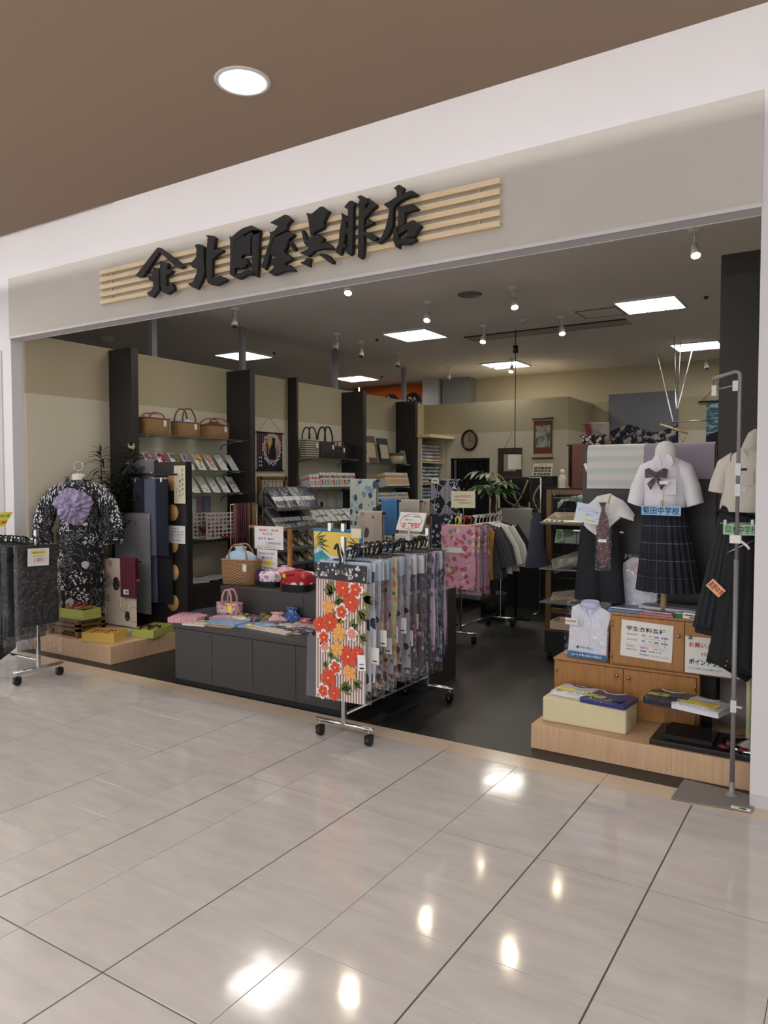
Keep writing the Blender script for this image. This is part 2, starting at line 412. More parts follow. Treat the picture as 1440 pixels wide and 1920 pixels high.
# --- mall ceiling and light cove
b = B(); b.box(-14, 8, -9, 3.10, 3.30, 3.345, 'mall_ceiling'); b.box(-14, 8, 3.075, 3.10, 3.345, 3.37, 'white_plaster'); b.build('ceiling', kind='structure')
b = B(); b.box(-14, 8, 2.2, 3.95, 3.92, 3.97, 'white_plaster'); b.box(-14, 8, 2.15, 2.2, 3.345, 3.97, 'white_plaster'); b.box(-14, -5.02, 3.80, 3.93, 3.76, 3.92, 'white_plaster'); b.build('ceiling_cove', kind='structure')
for i in range(9):
    x0 = -11 + i * 1.55
    t = thing('cove_tube_light', 'white fluorescent tube hidden in the ceiling cove above the fascia', 'light', (x0, 2.78, 3.346), 'cove lights above the shopfront')
    q = B(); q.box(x0 - .72, x0 + .72, 2.75, 2.81, 3.346, 3.375, 'white_plastic'); q.build('batten', t)
    q = B(); q.tube([(x0 - .7, 2.78, 3.395), (x0 + .7, 2.78, 3.395)], .016, emis('tube', (255, 252, 248), 24)); q.build('tube', t)
# --- shopfront wall
b = B()
b.box(-14, -6.476, 3.94, 4.06, 0, 3.92, 'white_plaster'); b.box(-.409, 8, 3.935, 4.06, 0, 3.92, 'white_plaster'); b.box(-6.476, -.409, 3.94, 4.06, 2.842, 3.92, 'white_plaster')
b.build('wall_front', kind='structure')
b = B(); b.box(-6.478, -.409, 3.928, 3.94, 2.858, 3.374, 'fascia_paper'); b.build('trim_2', kind='structure', label='beige textured fascia panel above the shop opening')
b = B(); b.box(-6.478, -.409, 3.922, 3.94, 2.838, 2.858, 'trim_white'); b.build('trim_3', kind='structure', label='thin white trim along the lower edge of the fascia')
b = B(); b.box(-7.6, -6.62, 3.93, 3.94, .02, 2.75, 'ribbed'); b.build('trim_4', kind='structure', label='pale wall panel with fine vertical ribs left of the shop')
b = B(); b.box(-.405, 8, 3.925, 3.935, 0, .06, 'trim_white'); b.build('baseboard_right', kind='structure')
# --- shop shell
b = B(); b.box(-6.55, -6.45, 4.06, 11.6, 0, 2.905, 'cream_wallpaper'); b.build('wall_left', kind='structure')
b = B(); b.box(-12, .24, 12.75, 12.9, 0, 3.467, 'cream_wallpaper'); b.build('wall_back', kind='structure')
b = B(); b.box(.14, .24, 4.06, 12.75, 0, 3.467, 'cream_wallpaper'); b.build('wall_right', kind='structure')
b = B(); b.box(-12.1, -12, 4.06, 12.9, 0, 3.467, 'white_plaster'); b.build('wall_neighbour', kind='structure')  # unseen end wall, added to stop world light leaking into the shop
dl, dr, dt = -5.86, -5.02, 2.08
dl = aY(845, 860, 11.5).x; dr = aY(918, 860, 11.5).x; dt = aY(880, 859, 11.5).z
b = B(); b.box(-6.45, dl, 11.5, 11.6, 0, 2.885, 'cream_wallpaper'); b.box(dr, -3.87, 11.5, 11.6, 0, 2.885, 'cream_wallpaper'); b.box(dl, dr, 11.5, 11.6, dt, 2.885, 'cream_wallpaper')
b.box(-3.95, -3.87, 11.6, 12.75, 0, 2.885, 'cream_wallpaper'); b.box(-6.45, -3.95, 11.6, 12.75, 2.84, 2.885, 'cream_wallpaper'); b.build('wall_room', kind='structure')
b = B(); b.box(dl, dr, 11.52, 11.56, dt - .04, dt, 'black'); b.box(dl, dl + .04, 11.52, 11.56, 0, dt, 'black'); b.box(dr - .04, dr, 11.52, 11.56, 0, dt, 'black'); dd = b.build('door_1', kind='structure', label='dark doorway to the back room')
q = B(); q.sheet(lambda u, v: (dl + .04 + (dr - dl - .08) * u, 11.55 + .025 * math.sin(u * 30), .02 + (dt - .06) * v), 60, 1, mat('navy_curtain', (16, 18, 22), .9), th=.004); q.build('door_curtain', dd)
q = B(); q.box(dl + .07, dl + .11, 11.50, 11.52, .1, dt - .03, 'steel'); q.build('curtain_rail', dd)
b = B(); b.box(-12, .24, 4.06, 12.9, 3.467, 3.55, 'shop_ceiling'); b.box(-12, .24, 4.055, 4.065, 2.84, 3.467, 'shop_ceiling'); b.build('ceiling_shop', kind='structure')
# columns and end wall of the neighbouring shop behind the partition
b = B(); b.box(-7.0, -6.66, 12.4, 12.75, 0, 3.467, 'white_plaster'); b.build('wall_column', kind='structure')
b = B(); b.box(-6.6, -6.05, 12.45, 12.75, 2.3, 3.467, mat('grey_plaster', (150, 150, 152), .8)); b.build('trim_5', kind='structure', label='grey boxed duct beside the white column')
# posts on top of the partition
for i, y in enumerate((5.57, 6.97, 8.92, 10.88)):
    q = B(); q.box(-6.53, -6.47, y - .035, y + .035, 2.905, 3.467, mat('post_grey', (150, 150, 155), .5)); q.build('trim_%d' % (6 + i), kind='structure')
# dark wooden fins dividing the wall display
fin0 = None
for i, (y0, w_, top, nm) in enumerate([(4.96, .345, 2.885, 'nearest the mall, right behind the leafy plants'), (6.634, .38, 2.875, 'between the straw handbags and the cat wall hanging'), (7.779, .15, 2.93, 'narrow, right of the cat wall hanging'), (9.008, .387, 2.86, 'between the dark handbags and the boxed books'), (10.54, .37, 2.86, 'farthest from the mall, beside the shelves of packed socks')]):
    b = B(); b.box(-6.45, -6.45 + w_, y0, y0 + .085 if i != 2 else y0 + .04, 0, top, 'dark_wood'); b.build('display_fin', label='tall dark fin, ' + nm, cat='partition', bevel=.003)
# --- tall dark panel and low partition on the right
b = B(); b.box(-.716, .135, 4.86, 4.94, 0, 2.9, 'dark_wood'); b.build('tall_panel', label='tall dark grey panel beside the right door jamb', cat='partition', bevel=.003)
b = B(); b.box(-1.533, -.716, 4.86, 4.92, 0, 1.775, 'dark_wood_x'); b.build('low_partition', label='low charcoal partition behind the school uniforms', cat='partition', bevel=.004)

# ================================================================ CEILING FITTINGS
def troffer():
    t = thing('ceiling_light', 'x', 'ceiling light', (0, 0, 0), 'square recessed lights in the shop ceiling')
    q = B()
    for a in (-.31, .31): q.box(a - .01, a + .01, -.32, .32, -.022, 0, 'white_plastic'); q.box(-.32, .32, a - .01, a + .01, -.022, 0, 'white_plastic')
    q.build('frame', t)
    q = B(); q.box(-.3, .3, -.3, .3, -.006, -.002, emis('troffer_glow', (255, 252, 244), TROF)); q.build('diffuser', t)
    for a in (-.1, .1): q = B(); q.box(a - .006, a + .006, -.3, .3, -.02, -.006, 'white_plastic'); q.build('baffle', t)
    return t
TROF = 12.0
tr0 = troffer(); first = True
for (x, y, lab) in [(-4.9, 8.5, 'in the middle of the ceiling, left of the spotlights'), (-7.9, 8.5, 'beyond the partition above the straw bags'), (-7.9, 11.5, 'beyond the partition above the dark handbags'), (-4.9, 11.45, 'above the round lantern and pendant cord'), (-1.93, 8.4, 'nearest the tall dark panel, largest in view'), (-1.95, 11.3, 'with a dark middle cell, at the far right'), (-4.9, 5.5, 'just behind the fascia, left'), (-1.93, 5.5, 'just behind the fascia, right')]:
    L_ = 'square recessed ceiling light ' + lab
    if first: tr0.location = (x, y, 3.466); tr0['label'] = L_; first = False
    else: dup(tr0, (x, y, 3.466), label=L_)
def spot(lit, e):
    t = thing('spotlight', 'x', 'spotlight', (0, 0, 0), 'stemmed spotlights on the shop ceiling')
    q = B(); q.lathe([(.0, -.03), (.045, -.028), (.05, -.004), (.05, 0)], (0, 0, 0), 'white_plastic', 16); q.build('canopy', t)
    q = B(); q.tube([(0, 0, -.02), (0, 0, -.12)], .009, 'white_plastic'); q.build('stem', t)
    q = B(); a = V((.25, -.45, -1)).normalized(); p = V((0, 0, -.12)); q.tube([p, p + a * .05, p + a * .055, p + a * .10], [.026, .028, .034, .038], 'white_plastic', 14); q.build('lamp_head', t)
    q = B(); q.tube([p + a * .1001, p + a * .104], .032, emis('spot_on', (255, 236, 200), 60) if lit else mat('spot_off', (120, 118, 112), .2, .5), 14); q.build('bulb', t)
    return t
on = spot(True, 1); off = spot(False, 0)
sp = [((655, 508), 1, 'peeking out under the fascia left of centre'), ((803, 565), 1, 'right of the central ceiling light'), ((963, 538), 1, 'beside the round ceiling speaker'), ((908, 610), 1, 'over the left end of the air slot'), ((1053, 593), 1, 'over the middle of the air slot'), ((1303, 430), 1, 'brightest one near the tall dark panel'), ((960, 672), 1, 'above the pendant lamp'),
      ((441, 577), 0, 'hanging at the left under the letters'), ((632, 625), 0, 'left one of a close pair'), ((678, 640), 0, 'right one of a close pair'), ((748, 660), 0, 'above the farthest fin'), ((842, 688), 0, 'above the white column'), ((1324, 666), 0, 'at the far right before the back wall')]
fo = ff = True
for (px, py), lit, lab in sp:
    p = aZ(px, py, 3.466); src = on if lit else off; L_ = 'white stemmed ceiling spotlight %s, %s' % ('lit' if lit else 'unlit', lab)
    if lit and fo: o = on; fo = False
    elif not lit and ff: o = off; ff = False
    else: o = dup(src, p)
    o.location = p; o['label'] = L_; o.rotation_euler.z = R.uniform(-.5, .5)
    if lit:
        l = bpy.data.lights.new('spot_beam', 'SPOT'); l.energy = 22; l.color = (1, .84, .62); l.spot_size = 1.3; l.spot_blend = .8; l.shadow_soft_size = .03
        lo = bpy.data.objects.new('spot_beam', l); sc.collection.objects.link(lo); lo.location = p + V((.035, -.07, -.26)); lo.rotation_euler = V((.25, -.45, -1)).to_track_quat('-Z', 'Y').to_euler(); 
p = aZ(881, 552, 3.466)
b = B(); b.lathe([(.001, -.012), (.11, -.012), (.125, -.006), (.128, 0)], p, mat('speaker_grille', (125, 118, 112), .6), 28); b.build('ceiling_speaker', label='round grey speaker grille in the shop ceiling', cat='speaker')
p = aZ(981, 600, 3.466)
t = thing('smoke_detector', 'small round white detector near the air slot', 'detector', p); b = B(); b.lathe([(.001, -.03), (.03, -.028), (.035, -.015), (.07, -.01), (.075, 0)], p, 'white_plastic', 20); b.build('housing', t); b = B(); b.lathe([(.001, -.036), (.012, -.034), (.014, -.028)], p, 'black_plastic', 10); b.build('sensor', t)
p = aZ(200, 632, 3.466)
b = B(); b.lathe([(.02, -.09), (.06, -.07), (.1, -.03), (.1, 0)], p, 'white_plastic', 20); b.build('ceiling_dome', label='white dome fitting above the first dark fin', cat='detector')
for (px, py) in ((1324, 556), (707, 636), (514, 661), (716, 706), (925, 688), (754, 636)):
    p = aZ(px, py, 3.466); b = B(); b.lathe([(.001, -.03), (.012, -.028), (.02, -.008), (.028, 0)], p, mat('sprinkler', (60, 52, 50), .5), 10); b.build('sprinkler', label='tiny dark sprinkler head in the shop ceiling', cat='sprinkler', group='sprinkler heads')
t = thing('air_slot', 'long pale linear air slot in the shop ceiling', 'vent', (-3.4, 9.1, 3.45))
b = B(); b.box(-4.45, -2.35, 8.99, 9.02, 3.455, 3.4665, 'black'); b.box(-4.45, -2.35, 9.3, 9.32, 3.455, 3.4665, 'black'); b.build('slot', t)
b = B(); b.box(-4.45, -2.35, 9.03, 9.29, 3.452, 3.466, mat('vent_pale', (178, 172, 165), .7)); b.build('blade', t)
t = thing('access_hatch', 'square ceiling access hatch outlined beside the air slot', 'hatch', (-2.5, 8.5, 3.466))
b = B()
for (x0, x1, y0, y1) in ((-2.74, -2.27, 8.33, 8.345), (-2.74, -2.27, 8.73, 8.745), (-2.74, -2.725, 8.33, 8.74), (-2.285, -2.27, 8.33, 8.74)): b.box(x0, x1, y0, y1, 3.46, 3.467, mat('hatch_edge', (100, 94, 92), .7))
b.build('frame', t); b = B(); b.box(-2.725, -2.285, 8.345, 8.73, 3.462, 3.467, 'shop_ceiling'); b.build('hatch_panel', t)
# mall downlights
def downlight(x, y, lab):
    t = thing('downlight', lab, 'ceiling light', (x, y, 3.299), 'round downlights in the mall ceiling')
    q = B(); q.lathe([(.098, 0), (.1, -.006), (.118, -.006), (.122, 0)], (x, y, 3.2995), 'white_plastic', 32); q.build('ring', t)
    q = B(); q.lathe([(.0001, -.004), (.098, -.004), (.0985, 0)], (x, y, 3.299), emis('downlight_glow', (255, 255, 255), 50), 32); q.build('lens', t)
p = aZ(455, 152, 3.30); downlight(p.x, p.y, 'round bright downlight in the brown mall ceiling')
for i, (x, y) in enumerate([(p.x - 3.6, p.y), (p.x + 2.9, p.y + .05), (p.x, p.y - 3), (p.x - 3.6, p.y - 3), (p.x + 2.9, p.y - 3)]): downlight(x, y, 'round downlight in the mall ceiling outside the view')
for (px, py) in ((185, 1), (835, 0)): pass

# ================================================================ SHOP SIGN
SY = 3.868
t = thing('slat_board', 'five long pale wooden slats carrying the shop lettering', 'sign', (-3.45, 3.93, 2.97))
for i in range(5):
    z1 = 3.243 - i * .0585
    q = B(); q.box(-5.165, -1.712, 3.896, 3.928, z1 - .033, z1, 'slat_wood'); q.build('slat', t, bevel=.002)
for x in (-5.05, -4.1, -3.2, -2.3, -1.85): q = B(); q.box(x - .012, x + .012, 3.918, 3.927, 2.975, 3.24, mat('slat_back', (196, 176, 146), .7)); q.build('batten', t)
def letter(name, label, ox, oy, k, polys):
    t = thing(name, label, 'letter', aY(ox + 60 / k, oy + 60, SY), 'black brush letters of the shop sign')
    ORI[t.name] = V(t.location)
    q = B()
    for pl in polys:
        pts = [aY(ox + x / k, oy + y / k, SY) for x, y in pl]; n = len(pts)
        c = sum(pts, V((0, 0, 0))) / n; ins = []
        for i in range(n):                                  # inset outline for a chamfered face
            a, p, d = pts[i - 1], pts[i], pts[(i + 1) % n]
            e1 = (p - a).normalized(); e2 = (d - p).normalized(); n1 = V((e1.z, 0, -e1.x)); n2 = V((e2.z, 0, -e2.x))
            m_ = (n1 + n2); m_ = m_.normalized() if m_.length > .2 else n1; ins.append(p - m_ * 0.004)
        ar = sum(pts[i].x * pts[(i + 1) % n].z - pts[(i + 1) % n].x * pts[i].z for i in range(n))
        if ar < 0: ins = [p * 2 - q_ for p, q_ in zip(pts, ins)]
        fr = [p + V((0, -.0, 0)) for p in pts]; bk = [p + V((0, .019, 0)) for p in pts]; cap = [p + V((0, -.008, 0)) for p in ins]
        q.add(cap, [tuple(range(n))], 'letter_black', None, False)
        q.add(fr + cap, [(i, (i + 1) % n, n + (i + 1) % n, n + i) for i in range(n)], 'letter_black', None, False)
        q.add(fr + bk, [(i, (i + 1) % n, n + (i + 1) % n, n + i) for i in range(n)], 'letter_black', None, False)
        q.add(bk, [tuple(range(n))], 'letter_black', None, False)
    q.build('letter_body', t)
    cs = [sum((aY(ox + x / k, oy + y / k, SY) for x, y in pl), V((0, 0, 0))) / len(pl) for pl in polys[:2]]
    for c in cs: q = B(); q.tube([c + V((0, .018, 0)), c + V((0, .06, 0))], .006, 'steel', 6); q.build('standoff', t)
mat('letter_black', (9, 9, 9), .6)
letter('sign_emblem', 'black house-mark emblem at the left end of the sign', 240, 440, 7.2, [
 [(105,560),(405,172),(432,175),(745,405),(775,438),(712,460),(640,430),(435,240),(215,570),(155,578)],
 [(325,438),(385,450),(432,455),(428,600),(430,745),(345,852),(295,835),(255,790),(325,745),(345,700),(345,635),(300,620),(255,555),(335,545),(345,490)],
 [(435,355),(548,385),(550,410),(535,455),(618,492),(570,540),(525,560),(525,680),(560,695),(560,640),(610,660),(640,745),(545,810),(470,780),(445,700),(440,500)]])
letter('sign_letter', 'black brush character for north, first after the emblem', 240, 440, 7.2, [
 [(905,150),(935,128),(985,132),(1035,165),(1030,300),(1045,500),(1000,640),(945,742),(870,710),(820,680),(828,648),(880,640),(935,510),(940,455),(900,455),(870,440),(820,378),(870,370),(925,300),(930,200)],
 [(1050,12),(1085,5),(1160,15),(1195,45),(1180,120),(1168,200),(1215,185),(1290,205),(1295,225),(1225,265),(1145,345),(1140,585),(1245,555),(1345,600),(1335,630),(1205,690),(1130,680),(1080,655),(1062,590),(1058,350),(1080,40)]])
letter('sign_letter', 'black brush character with a boxed outline, second after the emblem', 410, 390, 9.6, [
 [(200,512),(260,525),(310,560),(298,620),(298,1230),(205,1200),(215,900),(212,600)],
 [(245,520),(340,430),(440,360),(590,312),(765,400),(750,460),(610,500),(615,405),(480,475),(400,545),(300,600)],
 [(612,400),(765,400),(740,520),(735,800),(725,1000),(715,1250),(600,1205),(608,1000),(605,700)],
 [(205,1200),(290,1195),(400,1165),(520,1108),(620,1140),(720,1240),(600,1210),(520,1215),(430,1270),(380,1287),(300,1260)],
 [(290,600),(400,545),(440,500),(520,510),(545,460),(600,490),(590,600),(585,850),(500,850),(470,845),(420,880),(440,905),(500,910),(600,1060),(560,1040),(530,1010),(480,1080),(430,1100),(380,1085),(290,1100)]])
letter('sign_letter', 'black brush character with a long left leg, third after the emblem', 410, 390, 9.6, [
 [(930,268),(1200,115),(1240,125),(1330,210),(1325,235),(1285,265),(1240,330),(1240,400),(1040,500),(1020,530),(980,520),(930,470),(915,420),(950,430),(1010,405),(1075,330)],
 [(940,460),(1040,520),(1000,560),(940,760),(900,1000),(850,1120),(745,1040),(800,980),(870,760),(920,600)],
 [(1020,530),(1250,420),(1370,470),(1360,510),(1260,580),(1240,700),(1190,780),(1340,910),(1310,950),(1210,1000),(1210,1030),(1290,1030),(1385,1120),(1380,1140),(1200,1150),(1030,1215),(985,1215),(905,1165),(920,1140),(990,1080),(1000,1060),(945,990),(960,920),(1050,880),(930,850),(960,650)],
 [(1255,590),(1330,620),(1395,720),(1390,770),(1355,770),(1290,690)]])
letter('sign_letter', 'black brush character with two small foot strokes, fourth after the emblem', 555, 360, 9.6, [
 [(190,380),(290,390),(440,265),(485,260),(610,352),(555,450),(505,560),(525,620),(500,660),(340,735),(320,790),(260,770),(250,700),(225,500)],
 [(100,685),(150,690),(215,860),(330,780),(400,755),(515,830),(515,860),(475,910),(560,905),(640,960),(695,1030),(620,1035),(480,1035),(360,1060),(230,1168),(70,1100),(80,1085),(200,1035),(260,990),(200,980),(155,940),(130,850)],
 [(200,1185),(270,1195),(250,1355),(90,1285),(95,1255),(150,1245)],
 [(415,1130),(440,1108),(540,1115),(620,1160),(690,1245),(685,1290),(650,1295),(580,1260),(500,1190)]])
letter('sign_letter', 'black brush character with three tall strokes, fifth after the emblem', 555, 360, 9.6, [
 [(825,375),(915,430),(920,600),(880,900),(845,1020),(835,1110),(800,1142),(715,1085),(715,1040),(770,930),(790,700),(830,480)],
 [(870,275),(960,165),(1010,152),(1080,195),(1045,290),(1035,900),(1030,1110),(985,1148),(910,1105),(890,1050),(930,900),(935,420),(940,320)],
 [(890,440),(955,420),(955,540),(900,560)], [(895,640),(955,640),(945,770),(890,770)], [(840,940),(945,940),(945,1010),(835,1030)],
 [(1103,92),(1158,57),(1198,67),(1278,112),(1308,110),(1308,212),(1290,212),(1260,240),(1253,262),(1263,292),(1298,282),(1328,242),(1325,215),(1309,211),(1309,111),(1463,232),(1458,267),(1408,302),(1278,452),(1243,492),(1238,612),(1298,547),(1293,487),(1308,477),(1403,537),(1403,572),(1308,622),(1233,647),(1228,712),(1388,757),(1503,822),(1428,887),(1358,872),(1233,792),(1238,962),(1223,1172),(1173,1209),(1116,1172),(1123,612),(1138,292),(1073,232),(1138,192),(1148,142)]])
letter('sign_letter', 'black brush character at the right end of the sign', 660, 330, 9.6, [
 [(740,212),(770,210),(830,160),(860,155),(950,215),(940,250),(915,325),(1060,260),(1090,262),(1190,325),(1185,350),(1150,370),(1080,375),(940,430),(860,480),(800,530),(755,600),(750,880),(700,1010),(650,1100),(520,1215),(490,1220),(440,1190),(530,1100),(600,950),(650,760),(675,600),(575,520),(590,500),(700,440),(805,370),(805,290),(780,240)],
 [(805,560),(850,540),(900,560),(1070,505),(1110,510),(1205,590),(1190,615),(1100,640),(965,680),(945,880),(820,940),(825,850),(840,620)],
 [(750,920),(820,940),(850,1080),(870,1230),(860,1300),(840,1308),(780,1270),(740,1160),(745,1000)],
 [(840,930),(945,870),(1080,795),(1110,795),(1265,895),(1195,985),(1130,1110),(980,1110),(1010,960),(860,1070),(830,1060)],
 [(850,1135),(970,1105),(1140,1110),(1170,1150),(1160,1180),(1050,1235),(850,1240)]])
# ================================================================ GENERIC BUILDERS
ORD = ['first', 'second', 'third', 'fourth', 'fifth', 'sixth', 'seventh', 'eighth', 'ninth', 'tenth', 'eleventh', 'twelfth', 'thirteenth', 'fourteenth', 'fifteenth', 'sixteenth', 'seventeenth', 'eighteenth', 'nineteenth', 'twentieth', 'twenty-first', 'twenty-second', 'twenty-third', 'twenty-fourth', 'twenty-fifth', 'twenty-sixth', 'twenty-seventh', 'twenty-eighth', 'twenty-ninth', 'thirtieth', 'thirty-first', 'thirty-second', 'thirty-third', 'thirty-fourth']
def sign(name, label, p0, p1, p2, items, pm='paper', cat='sign', group=None, th=.0015, extra=None, curl=0.0):
    p0, p1, p2 = V(p0), V(p1), V(p2); ax = (p1 - p0); W_ = ax.length; ax.normalize(); dn = p2 - p0; dn = dn - ax * dn.dot(ax); H_ = dn.length; ay = -dn.normalized(); nn = ax.cross(ay)
    t = thing(name, label, cat, (p0 + p1) / 2 + dn, group)
    q = B(); q.prism([(0, 0), (W_, 0), (W_, -H_), (0, -H_)], p0, ax, ay, -nn * th, pm); q.build('card', t)
    def at(u, v): return p0 + ax * (u * W_) - ay * (v * H_) + nn * .0008
    q = B(); q2 = B()
    for it in items:
        if it[0] == '#':
            _, u, v, w_, h_, mt = it; c = at(u, v); a, d = ax * (w_ * W_ / 2), ay * (h_ * H_ / 2); q2.add([c - a - d, c + a - d, c + a + d, c - a + d], [(0, 1, 2, 3)], mt, None, False)
        elif it[0] == '[':
            _, u0, v0, u1, v1, mt, wd = it; k = wd * H_
            a = [at(u0, v0), at(u1, v0), at(u1, v1), at(u0, v1)]
            q2.tube([p + nn * .0002 for p in a], k / 2, mt, 4, closed=True)
        else:
            tx, u, v, w_, h_, mt = it[:6]; bo = it[6] * .22 if len(it) > 6 else .003
            q.text(tx, at(u, v) + nn * .0006, ax, ay, mt, w_ * W_ if w_ else None, h_ * H_, bo)
    if q.v: q.build('lettering', t)
    if q2.v: q2.build('print', t)
    return t
def pack(name, label, cat, c, sx, sy, sz, mt, rz=0, rx=0, ry=0, group=None, wrap=True, puff=.35, fm='film', strip=None, mg=.012):
    """a folded item in a clear sleeve: soft slab with a film around it"""
    t = thing(name, label, cat, (0, 0, 0), group)
    q = B(); q.smooth = True
    def slab(a, b_, d, mt_, pf, nn_):
        q.sheet(lambda u, v: ((u - .5) * a, (v - .5) * b_, d * (1 - pf + pf * min(1, 5 * min(u, 1 - u)) * min(1, 5 * min(v, 1 - v))) * .5 + nn_ * noise.noise(V((u * 5 + c[0] * 9, v * 5 + c[1] * 7, d)))), 8, 8, mt_, a, b_)
        q.sheet(lambda u, v: ((.5 - u) * a, (v - .5) * b_, -d * .5), 1, 1, mt_, a, b_)
        q.box(-a / 2, a / 2, -b_ / 2, b_ / 2, -d * .5, d * (1 - pf) * .5, mt_)
    slab(sx, sy, sz, mt, puff, sz * .12)
    if strip: q.box(-sx / 2, sx / 2, -sy * .12, sy * .06, sz * .5, sz * .52, strip)
    q.build('contents', t)
    if wrap:
        q = B(); q.smooth = True; a, b_ = sx + mg * 2, sy + mg * 2; d = sz * 1.12
        q.sheet(lambda u, v: ((u - .5) * a, (v - .5) * b_, d * .5 * min(1, 6 * min(u, 1 - u)) * min(1, 6 * min(v, 1 - v)) + .003 + .004 * noise.noise(V((u * 7 + c[0] * 5, v * 7, c[1] * 3)))), 10, 10, fm)
        q.build('wrapper', t)
    t.location = c; t.rotation_euler = (rx, ry, rz); return t
def hang_cloth(name, label, cat, x0, x1, y, z0, z1, mt, fold=.006, nf=5, roll=.02, back=.3, group=None, th=.004, lean=0.0):
    """cloth laid over a bar: front fall, rolled top, shorter back fall"""
    W_ = x1 - x0
    path = [(y - roll - lean * (z1 - z0), z0)] + [(y - roll - lean * (z1 - roll - z0) * (1 - i / 8), z0 + (z1 - roll - z0) * i / 8) for i in range(1, 9)] + [(y - roll * math.cos(a), z1 - roll + roll * math.sin(a)) for a in (PI / 4, PI / 2, 3 * PI / 4)] + [(y + roll, z1 - roll), (y + roll + .01, z1 - back)]
    L = len(path) - 1
    def fn(u, v):
        i = min(L, int(round(v * L))); yy, zz = path[i]
        k = max(0, 1 - (i / 9)) if i < 9 else 0
        return (x0 + W_ * u, yy + fold * k * math.sin(u * nf * 2 * PI + z0), zz)
    q = B(); hs = z1 - z0; q.sheet(fn, 20, L, mt, W_, hs * 1.3, th); return q.build(name, label=label, cat=cat, group=group)
def bar_stand(name, label, x0, x1, y, z1, zb=0.0, mt='black_plastic', group=None):
    t = thing(name, label, 'display stand', ((x0 + x1) / 2, y, zb), group)
    q = B(); q.tube([(x0 - .03, y, z1), (x1 + .03, y, z1)], .011, mt, 10); q.build('top_bar', t)
    xm = (x0 + x1) / 2
    q = B(); q.tube([(xm, y, zb + .01), (xm, y, z1)], .012, mt, 10); q.build('post', t)
    q = B(); q.box(x0 + .03, x1 - .03, y - .02, y + .02, zb, zb + .02, mt); q.box(xm - .02, xm + .02, y - .16, y + .16, zb, zb + .018, mt); q.build('foot', t); return t

# ================================================================ LEFT: KIMONO DISPLAY ON THE PLINTH
b = B(); b.box(-6.44, -5.335, 4.08, 5.12, 0, .158, 'ash_plinth'); b.build('left_plinth', label='low pale wooden plinth under the kimono mannequin', cat='plinth', bevel=.003)
flor('yukata_black', (14, 14, 16), [(200, 200, 204), (150, 150, 156), (190, 190, 196)], 22, .30, .02, line=(20, 20, 22))
def yuk(nt):
    uv = nt.uv('UV'); v1 = nt.n.new('ShaderNodeTexVoronoi'); nt.put(v1.inputs['Vector'], uv); v1.inputs['Scale'].default_value = 6.5
    big = v1.outputs['Distance']; cell = nt.sep(v1.outputs['Color'])[0]; small = nt.vor(uv, 48)
    clump = nt.math('MULTIPLY', nt.math('LESS_THAN', big, .6), nt.math('LESS_THAN', cell, .62)); dots = nt.math('LESS_THAN', small, .42)
    fine = nt.math('MULTIPLY', nt.math('LESS_THAN', nt.vor(uv, 90), .3), nt.math('MULTIPLY', nt.math('GREATER_THAN', cell, .62), nt.math('LESS_THAN', cell, .84)))
    wv = nt.noise(uv, 9, 2); ln = nt.math('LESS_THAN', nt.math('ABSOLUTE', nt.math('SUBTRACT', wv, .5)), .005)
    leaf_ = nt.math('MULTIPLY', nt.math('LESS_THAN', nt.math('ADD', big, nt.math('MULTIPLY', nt.noise(uv, 14, 2), .35)), .45), nt.math('GREATER_THAN', cell, .82))
    f = nt.math('MAXIMUM', nt.math('MULTIPLY', clump, dots), nt.math('MULTIPLY', fine, .55)); f = nt.math('MAXIMUM', f, nt.math('MULTIPLY', ln, .6)); f = nt.math('MAXIMUM', f, nt.math('MULTIPLY', leaf_, .75))
    return nt.mix(f, (12, 12, 14), (214, 214, 220))
mat('yukata', (14, 14, 16), .8, fn=yuk)
mat('skin_dummy', (222, 214, 200), .7); mat('lilac', (168, 156, 188), .8, var=.1, vs=14)
mx, my = -6.12, 4.36
def rotT(x, y, a): return Matrix.Translation((x, y, 0)) @ Matrix.Rotation(a, 4, 'Z') @ Matrix.Translation((-x, -y, 0))
B.DT = rotT(mx, my, math.radians(36))
t = thing('mannequin', 'headless cream mannequin wearing the black floral yukata', 'mannequin', (mx, my, .158))
q = B(); q.lathe([(.15, 0), (.15, .015), (.03, .03), (.02, .05), (.02, .3)], (mx, my, .158), 'old_wood', 24); q.build('base', t)
q = B(); q.lathe([(.085, 0), (.066, .04), (.060, .1), (.05, .115), (.001, .117)], (mx, my, 1.515), 'skin_dummy', 20); q.build('neck', t)
q = B(); q.tube(arc((mx, my, 1.70), .042, -PI / 2, 1.5 * PI, 18), .0045, 'chrome', 6); q.lathe([(.03, 0), (.03, .008), (.006, .012), (.006, .03)], (mx, my, 1.632), 'steel', 12); q.build('hanging_ring', t)
t = thing('yukata', 'black cotton yukata printed with white flowers and leaves', 'kimono', (mx, my, .35))
q = B(); q.rings([(.36, mx, my, .20, .13), (.6, mx, my, .22, .15), (.9, mx, my, .215, .15), (1.1, mx, my, .185, .125), (1.2, mx, my, .18, .12), (1.36, mx, my, .21, .13), (1.47, mx, my, .20, .115), (1.55, mx, my, .12, .085), (1.575, mx, my, .08, .07)], 'yukata', 40, (False, False), 2.2, 1.3, 1, .05, 2.0); q.build('body', t)
